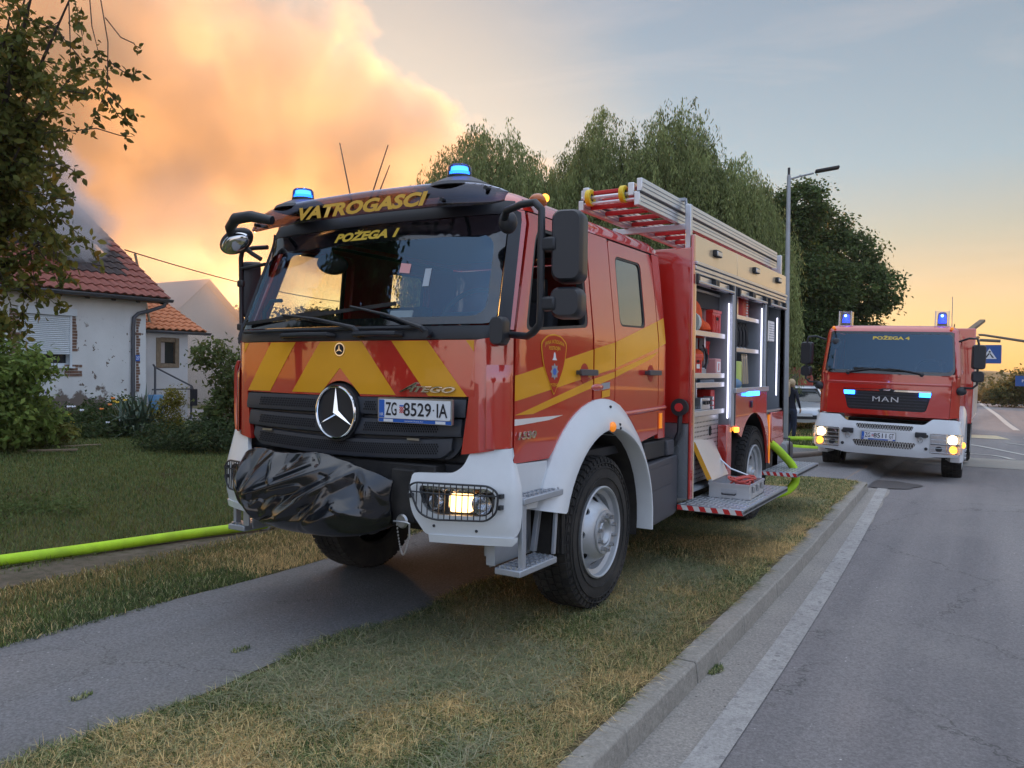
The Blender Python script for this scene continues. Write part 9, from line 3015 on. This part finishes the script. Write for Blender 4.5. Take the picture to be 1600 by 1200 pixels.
def skin_body(name, joints, edges, m, parent, root=0, sub=2):
    me = bpy.data.meshes.new(name)
    me.from_pydata([j[:3] for j in joints], edges, [])
    o = mesh_obj(name, me, m, parent)
    sk = o.modifiers.new('skin', 'SKIN')
    sk.use_smooth_shade = True
    lay = me.skin_vertices[0].data if me.skin_vertices else None
    if lay is None:
        bm = bmesh.new(); bm.from_mesh(me); bm.verts.layers.skin.verify(); bm.to_mesh(me); bm.free()
        lay = me.skin_vertices[0].data
    for i, j in enumerate(joints):
        r = j[3]
        lay[i].radius = (r, j[4] if len(j) > 4 else r)
        lay[i].use_root = (i == root)
    ss = o.modifiers.new('subsurf', 'SUBSURF'); ss.levels = sub; ss.render_levels = sub
    return o

def build_woman():
    Wm = thing('person', 'woman with a blond ponytail, navy top and jeans, seen from behind', 'person', (-1.62, 20.3, -0.33), -0.35)
    # one continuous body: pelvis root, spine, head, arms, legs (walking away, +Y is ahead)
    J = [(0, 0, 0.93, 0.135, 0.105), (0, 0.0, 1.08, 0.115, 0.085), (0, 0.01, 1.25, 0.135, 0.095), (0, 0.0, 1.40, 0.13, 0.075), (0, 0.0, 1.49, 0.052), (0, 0.02, 1.55, 0.05),
         (0.15, 0.0, 1.41, 0.058), (0.22, -0.02, 1.18, 0.045), (0.21, 0.10, 0.98, 0.036), (0.20, 0.15, 0.92, 0.030),
         (-0.15, 0.0, 1.41, 0.058), (-0.23, -0.03, 1.18, 0.045), (-0.25, 0.02, 0.96, 0.036), (-0.25, 0.04, 0.89, 0.030),
         (0.085, 0.0, 0.86, 0.098), (0.095, 0.03, 0.50, 0.062), (0.09, 0.02, 0.28, 0.056), (0.085, -0.01, 0.09, 0.038), (0.09, 0.06, 0.045, 0.036), (0.095, 0.16, 0.03, 0.026),
         (-0.085, 0.0, 0.86, 0.098), (-0.07, 0.10, 0.50, 0.062), (-0.06, 0.0, 0.28, 0.056), (-0.05, -0.13, 0.12, 0.038), (-0.05, -0.08, 0.06, 0.036), (-0.05, 0.02, 0.035, 0.026)]
    E_ = [(0, 1), (1, 2), (2, 3), (3, 4), (4, 5), (3, 6), (6, 7), (7, 8), (8, 9), (3, 10), (10, 11), (11, 12), (12, 13), (0, 14), (14, 15), (15, 16), (16, 17), (17, 18), (18, 19), (0, 20), (20, 21), (21, 22), (22, 23), (23, 24), (24, 25)]
    b = skin_body('body', J, E_, 'cloth_navy', Wm)
    # material split: jeans below the waist via a second slot is not needed at this size; legs get their own garment
    tr = skin_body('jeans', [(0, 0, 0.97, 0.142, 0.112), (0, 0, 0.90, 0.14, 0.115), (0.085, 0.0, 0.82, 0.104), (0.095, 0.03, 0.50, 0.070), (0.09, 0.02, 0.28, 0.064), (0.086, 0.0, 0.10, 0.052), (-0.085, 0.0, 0.82, 0.104), (-0.07, 0.10, 0.50, 0.070), (-0.06, 0.0, 0.28, 0.064), (-0.05, -0.115, 0.13, 0.052)],
                   [(0, 1), (1, 2), (2, 3), (3, 4), (4, 5), (1, 6), (6, 7), (7, 8), (8, 9)], 'jeans', b, root=1)
    hd = MB().sphere((0, 0.03, 1.635), 0.105, 20, 14, sc=(0.82, 0.95, 1.15)).obj('head', 'skin', b, smooth=70)
    MB().sphere((0, 0.135, 1.625), 0.018, 8, 6, sc=(0.7, 1, 1.1)).obj('nose', 'skin', hd)
    for s in (1, -1):
        MB().sphere((s * 0.088, 0.03, 1.63), 0.022, 8, 6, sc=(0.4, 0.8, 1.2)).obj('ear', 'skin', hd)
        MB().sphere((s * 0.034, 0.122, 1.645), 0.012, 8, 6).obj('eye', 'plate_white', hd)
        # hand with thumb and fingers
        bx, by, bz = (0.20, 0.155, 0.905) if s > 0 else (-0.25, 0.045, 0.875)
        hn = MB().sphere((bx, by, bz - 0.03), 0.042, 10, 8, sc=(0.5, 0.9, 1.1))
        for k in range(4):
            yy = by - 0.024 + k * 0.017
            L_ = (0.055, 0.066, 0.07, 0.06)[k]
            hn.tube([(bx, yy, bz - 0.055), (bx - s * 0.006, yy, bz - 0.055 - L_ * 0.5), (bx - s * 0.02, yy, bz - 0.055 - L_)], [0.009, 0.008, 0.006], 6)
        hn.tube([(bx, by + 0.03, bz - 0.02), (bx - s * 0.01, by + 0.052, bz - 0.05), (bx - s * 0.015, by + 0.055, bz - 0.075)], [0.010, 0.009, 0.007], 6)
        hn.obj('hand', 'skin', b, smooth=60)
    hr = MB().sphere((0, 0.005, 1.665), 0.118, 20, 12, sc=(0.88, 0.98, 1.02))
    hr.obj('hair', 'hair_blond', b, smooth=70)
    MB().tube([(0, -0.10, 1.66), (0, -0.16, 1.62), (0.01, -0.165, 1.50), (0.015, -0.15, 1.36), (0.01, -0.14, 1.26)], [0.035, 0.048, 0.052, 0.040, 0.012], 12).obj('ponytail', 'hair_blond', b, smooth=70)
    for (x, y, z) in ((0.088, 0.05, 0.03), (-0.05, -0.06, 0.035)):
        MB().sphere((x, y + 0.02, z), 0.06, 12, 8, sc=(0.72, 2.1, 0.6)).obj('shoe', 'shoe', b)

build_cars()

# -- trees on the skyline behind the houses
def build_skyline():
    cols = [(0.050, 0.052, 0.020), (0.085, 0.075, 0.030)]
    for i, (x, y, h) in enumerate(((-33.0, 31.0, 5.2), (-29.5, 34.5, 5.8), (-25.0, 37.0, 6.0), (-38.0, 29.0, 5.6), (-43.0, 26.0, 6.2), (-21.0, 39.5, 6.4), (-50.0, 22.0, 6.5), (-36.0, 36.0, 6.6), (-31.5, 38.5, 6.4), (-41.0, 33.0, 6.6), (-46.5, 30.0, 6.4))):  # the back row trees are added to block the low sun
        lab = ['loose tree behind the neighbouring house gable', 'loose tree right of the neighbouring house on the skyline', 'tree on the skyline seen through the near cab window', 'tree hidden behind the ridge of the pale house', 'tree behind the burnt roof', 'tree on the skyline seen through the rear of the cab', 'leftmost tree of the skyline row', 'added back row tree blocking the low sun behind the neighbouring gable', 'added back row tree blocking the low sun right of the neighbouring gable', 'added back row tree blocking the low sun behind the pale ridge', 'added back row tree blocking the low sun far behind the burnt roof'][i]
        tree('skyline_tree', lab, 'tree', (x, y, -0.3), 1.6, [(0, 0, h * 0.62, 1.9, 1.9, h * 0.28), (1.1, 0.8, h * 0.48, 1.6, 1.6, h * 0.26), (-1.2, -0.7, h * 0.5, 1.7, 1.7, h * 0.28)], 12000, 0.26, cols, 0.16, per=14, clump=0.5, group='row of trees on the skyline')

    lob = []
    for i in range(11):
        t_ = i / 10
        for z in (1.0, 2.6, 4.1):
            lob.append((-4.6 + 9.2 * t_, -3.0 + 6.0 * t_, z + 0.4 * noise.noise(Vector((i * 0.9, z, 2))), 1.1, 1.1, 1.1))
    tree('sun_block_hedge', 'tall ragged hedge added behind the annex to block the low sun', 'hedge', (-25.4, 30.2, -0.3), 0, lob, 30000, 0.22, cols, per=14, clump=0.5)  # hedge added to keep the low sun off the near engine

build_skyline()

# -- smoke
def smoke_mat(name, build, col, aniso=0.3, absorb=None):
    m = bpy.data.materials.new(name)
    m.use_nodes = True
    t = NT(m.node_tree)
    out = t.node('ShaderNodeOutputMaterial')
    vec = t.node('ShaderNodeTexCoord').outputs['Object']
    d = build(t, vec)
    v = t.node('ShaderNodeVolumePrincipled', {'Color': (*col, 1), 'Anisotropy': aniso, 'Density': d})
    if absorb: v.inputs['Absorption Color'].default_value = (*absorb, 1)
    t.l.new(v.outputs[0], out.inputs['Volume'])
    MATS[name] = m
    return m

def build_smoke():
    # big plume: wall of smoke drifting behind the houses. local x runs along it, z up
    def plume(t, vec):
        s = t.node('ShaderNodeSeparateXYZ', {0: vec})
        x, y, z = s.outputs[0], s.outputs[1], s.outputs[2]
        big = t.noise(vec, 0.045, 3.0, 0.5)
        det = t.node('ShaderNodeTexNoise', {'Scale': 0.13, 'Detail': 6.0, 'Roughness': 0.55, 'Distortion': 0.4})
        t.l.new(vec, det.inputs['Vector'])
        # upper right edge of the plume: z < 25 - 0.55 * x
        edge = t.math('SUBTRACT', t.math('MULTIPLY_ADD', x, -0.56, 20.5), z)
        right = t.math('MULTIPLY_ADD', x, -0.8, 2.0)
        lowr = t.math('SUBTRACT', z, t.math('MULTIPLY_ADD', x, 0.08, 9.5))
        thick = t.math('SUBTRACT', 11.0, t.math('ABSOLUTE', y))
        f = t.math('MINIMUM', t.math('MINIMUM', edge, right), t.math('MINIMUM', t.math('MULTIPLY', lowr, 0.8), thick))
        f = t.math('ADD', f, t.math('MULTIPLY', t.math('SUBTRACT', big, 0.5), 13.0))
        f = t.math('ADD', f, t.math('MULTIPLY', t.math('SUBTRACT', det.outputs[0], 0.5), 15.0))
        fine = t.noise(vec, 0.42, 5.0, 0.6, 0.3)
        f = t.math('ADD', f, t.math('MULTIPLY', t.math('SUBTRACT', fine, 0.5), 6.0))
        f = t.math('MULTIPLY', f, 0.55, clamp=True)
        f = t.math('MULTIPLY', f, t.ramp(det.outputs[0], [(0.32, 0.35), (0.66, 1.9)]))
        return t.math('MULTIPLY', f, 0.145)
    smoke_mat('smoke_plume', plume, (0.972, 0.872, 0.73), 0.47)
    mb = MB()
    V = [(-78, -12, 6), (4, -12, 6), (4, -12, 27), (-22, -12, 42), (-78, -12, 62), (-78, 12, 6), (4, 12, 6), (4, 12, 27), (-22, 12, 42), (-78, 12, 62)]
    mb.add(V, [(0, 1, 2, 3, 4), (9, 8, 7, 6, 5), (0, 5, 6, 1), (1, 6, 7, 2), (2, 7, 8, 3), (3, 8, 9, 4), (4, 9, 5, 0)])
    o = mb.obj('smoke_plume', 'smoke_plume', None, smooth=0, loc=(-33.0, 56.2, 0), rot=(0, 0, math.atan2(0.521, 0.853)))
    tag(o, 'huge orange lit smoke plume drifting across the sky behind the burning house', 'smoke', kind='stuff')

    def roofsmoke(t, vec):
        s = t.node('ShaderNodeVectorMath', {0: vec}, operation='LENGTH').outputs['Value']
        n = t.noise(vec, 0.55, 5.0, 0.6, 0.6)
        f = t.math('SUBTRACT', t.math('MULTIPLY_ADD', n, 2.6, -0.10), s)
        z = t.node('ShaderNodeSeparateXYZ', {0: vec}).outputs[2]
        return t.math('MULTIPLY', t.math('MULTIPLY', f, 1.8, clamp=True), 2.2)
    smoke_mat('smoke_roof', roofsmoke, (0.80, 0.80, 0.84), 0.1)
    for (loc, sc, lab) in (((-17.6, 8.2, 5.2), (1.5, 1.35, 1.35), 'grey blue smoke pouring out of the hole in the red roof'), ((-18.9, 7.6, 6.6), (2.1, 1.9, 1.7), 'paler grey smoke rolling over the ridge of the burnt roof')):
        b = MB().sphere((0, 0, 0), 1.6, 24, 16).obj('roof_smoke', 'smoke_roof', None)
        b.location = loc; b.scale = sc
        b.scale = tuple(x / 1.3 for x in sc)
        tag(b, lab, 'smoke', kind='stuff')

    def drift(t, vec):
        s = t.node('ShaderNodeVectorMath', {0: vec}, operation='LENGTH').outputs['Value']
        n = t.noise(vec, 1.2, 4.0, 0.6, 0.4)
        f = t.math('SUBTRACT', t.math('MULTIPLY_ADD', n, 1.2, 0.35), s)
        return t.math('MULTIPLY', t.math('MULTIPLY', f, 1.5, clamp=True), 0.11)
    smoke_mat('smoke_drift', drift, (0.90, 0.85, 0.82), 0.35)
    b = MB().sphere((0, 0, 0), 1.0, 24, 16).obj('drifting_smoke', 'smoke_drift', None)
    b.location = (-25.5, 17.5, 5.0); b.scale = (6.5, 6.5, 6.0)
    tag(b, 'thin drifting smoke veiling the neighbouring house', 'smoke', kind='stuff')

build_smoke()

def build_haze():
    m = bpy.data.materials.new('haze')
    m.use_nodes = True
    t = NT(m.node_tree)
    out = t.node('ShaderNodeOutputMaterial')
    v = t.node('ShaderNodeVolumePrincipled', {'Color': (0.97, 0.94, 0.88, 1), 'Anisotropy': 0.3, 'Density': 0.0003})
    t.l.new(v.outputs[0], out.inputs['Volume'])
    MATS['haze'] = m
    o = MB().b2(-620, 620, -80, 860, -50, 66).obj('haze', 'haze', None, smooth=0)
    o['kind'] = 'stuff'; o['label'] = 'thin dusk haze lying over the whole street'; o['category'] = 'haze'

HAZE = True
if HAZE: build_haze()
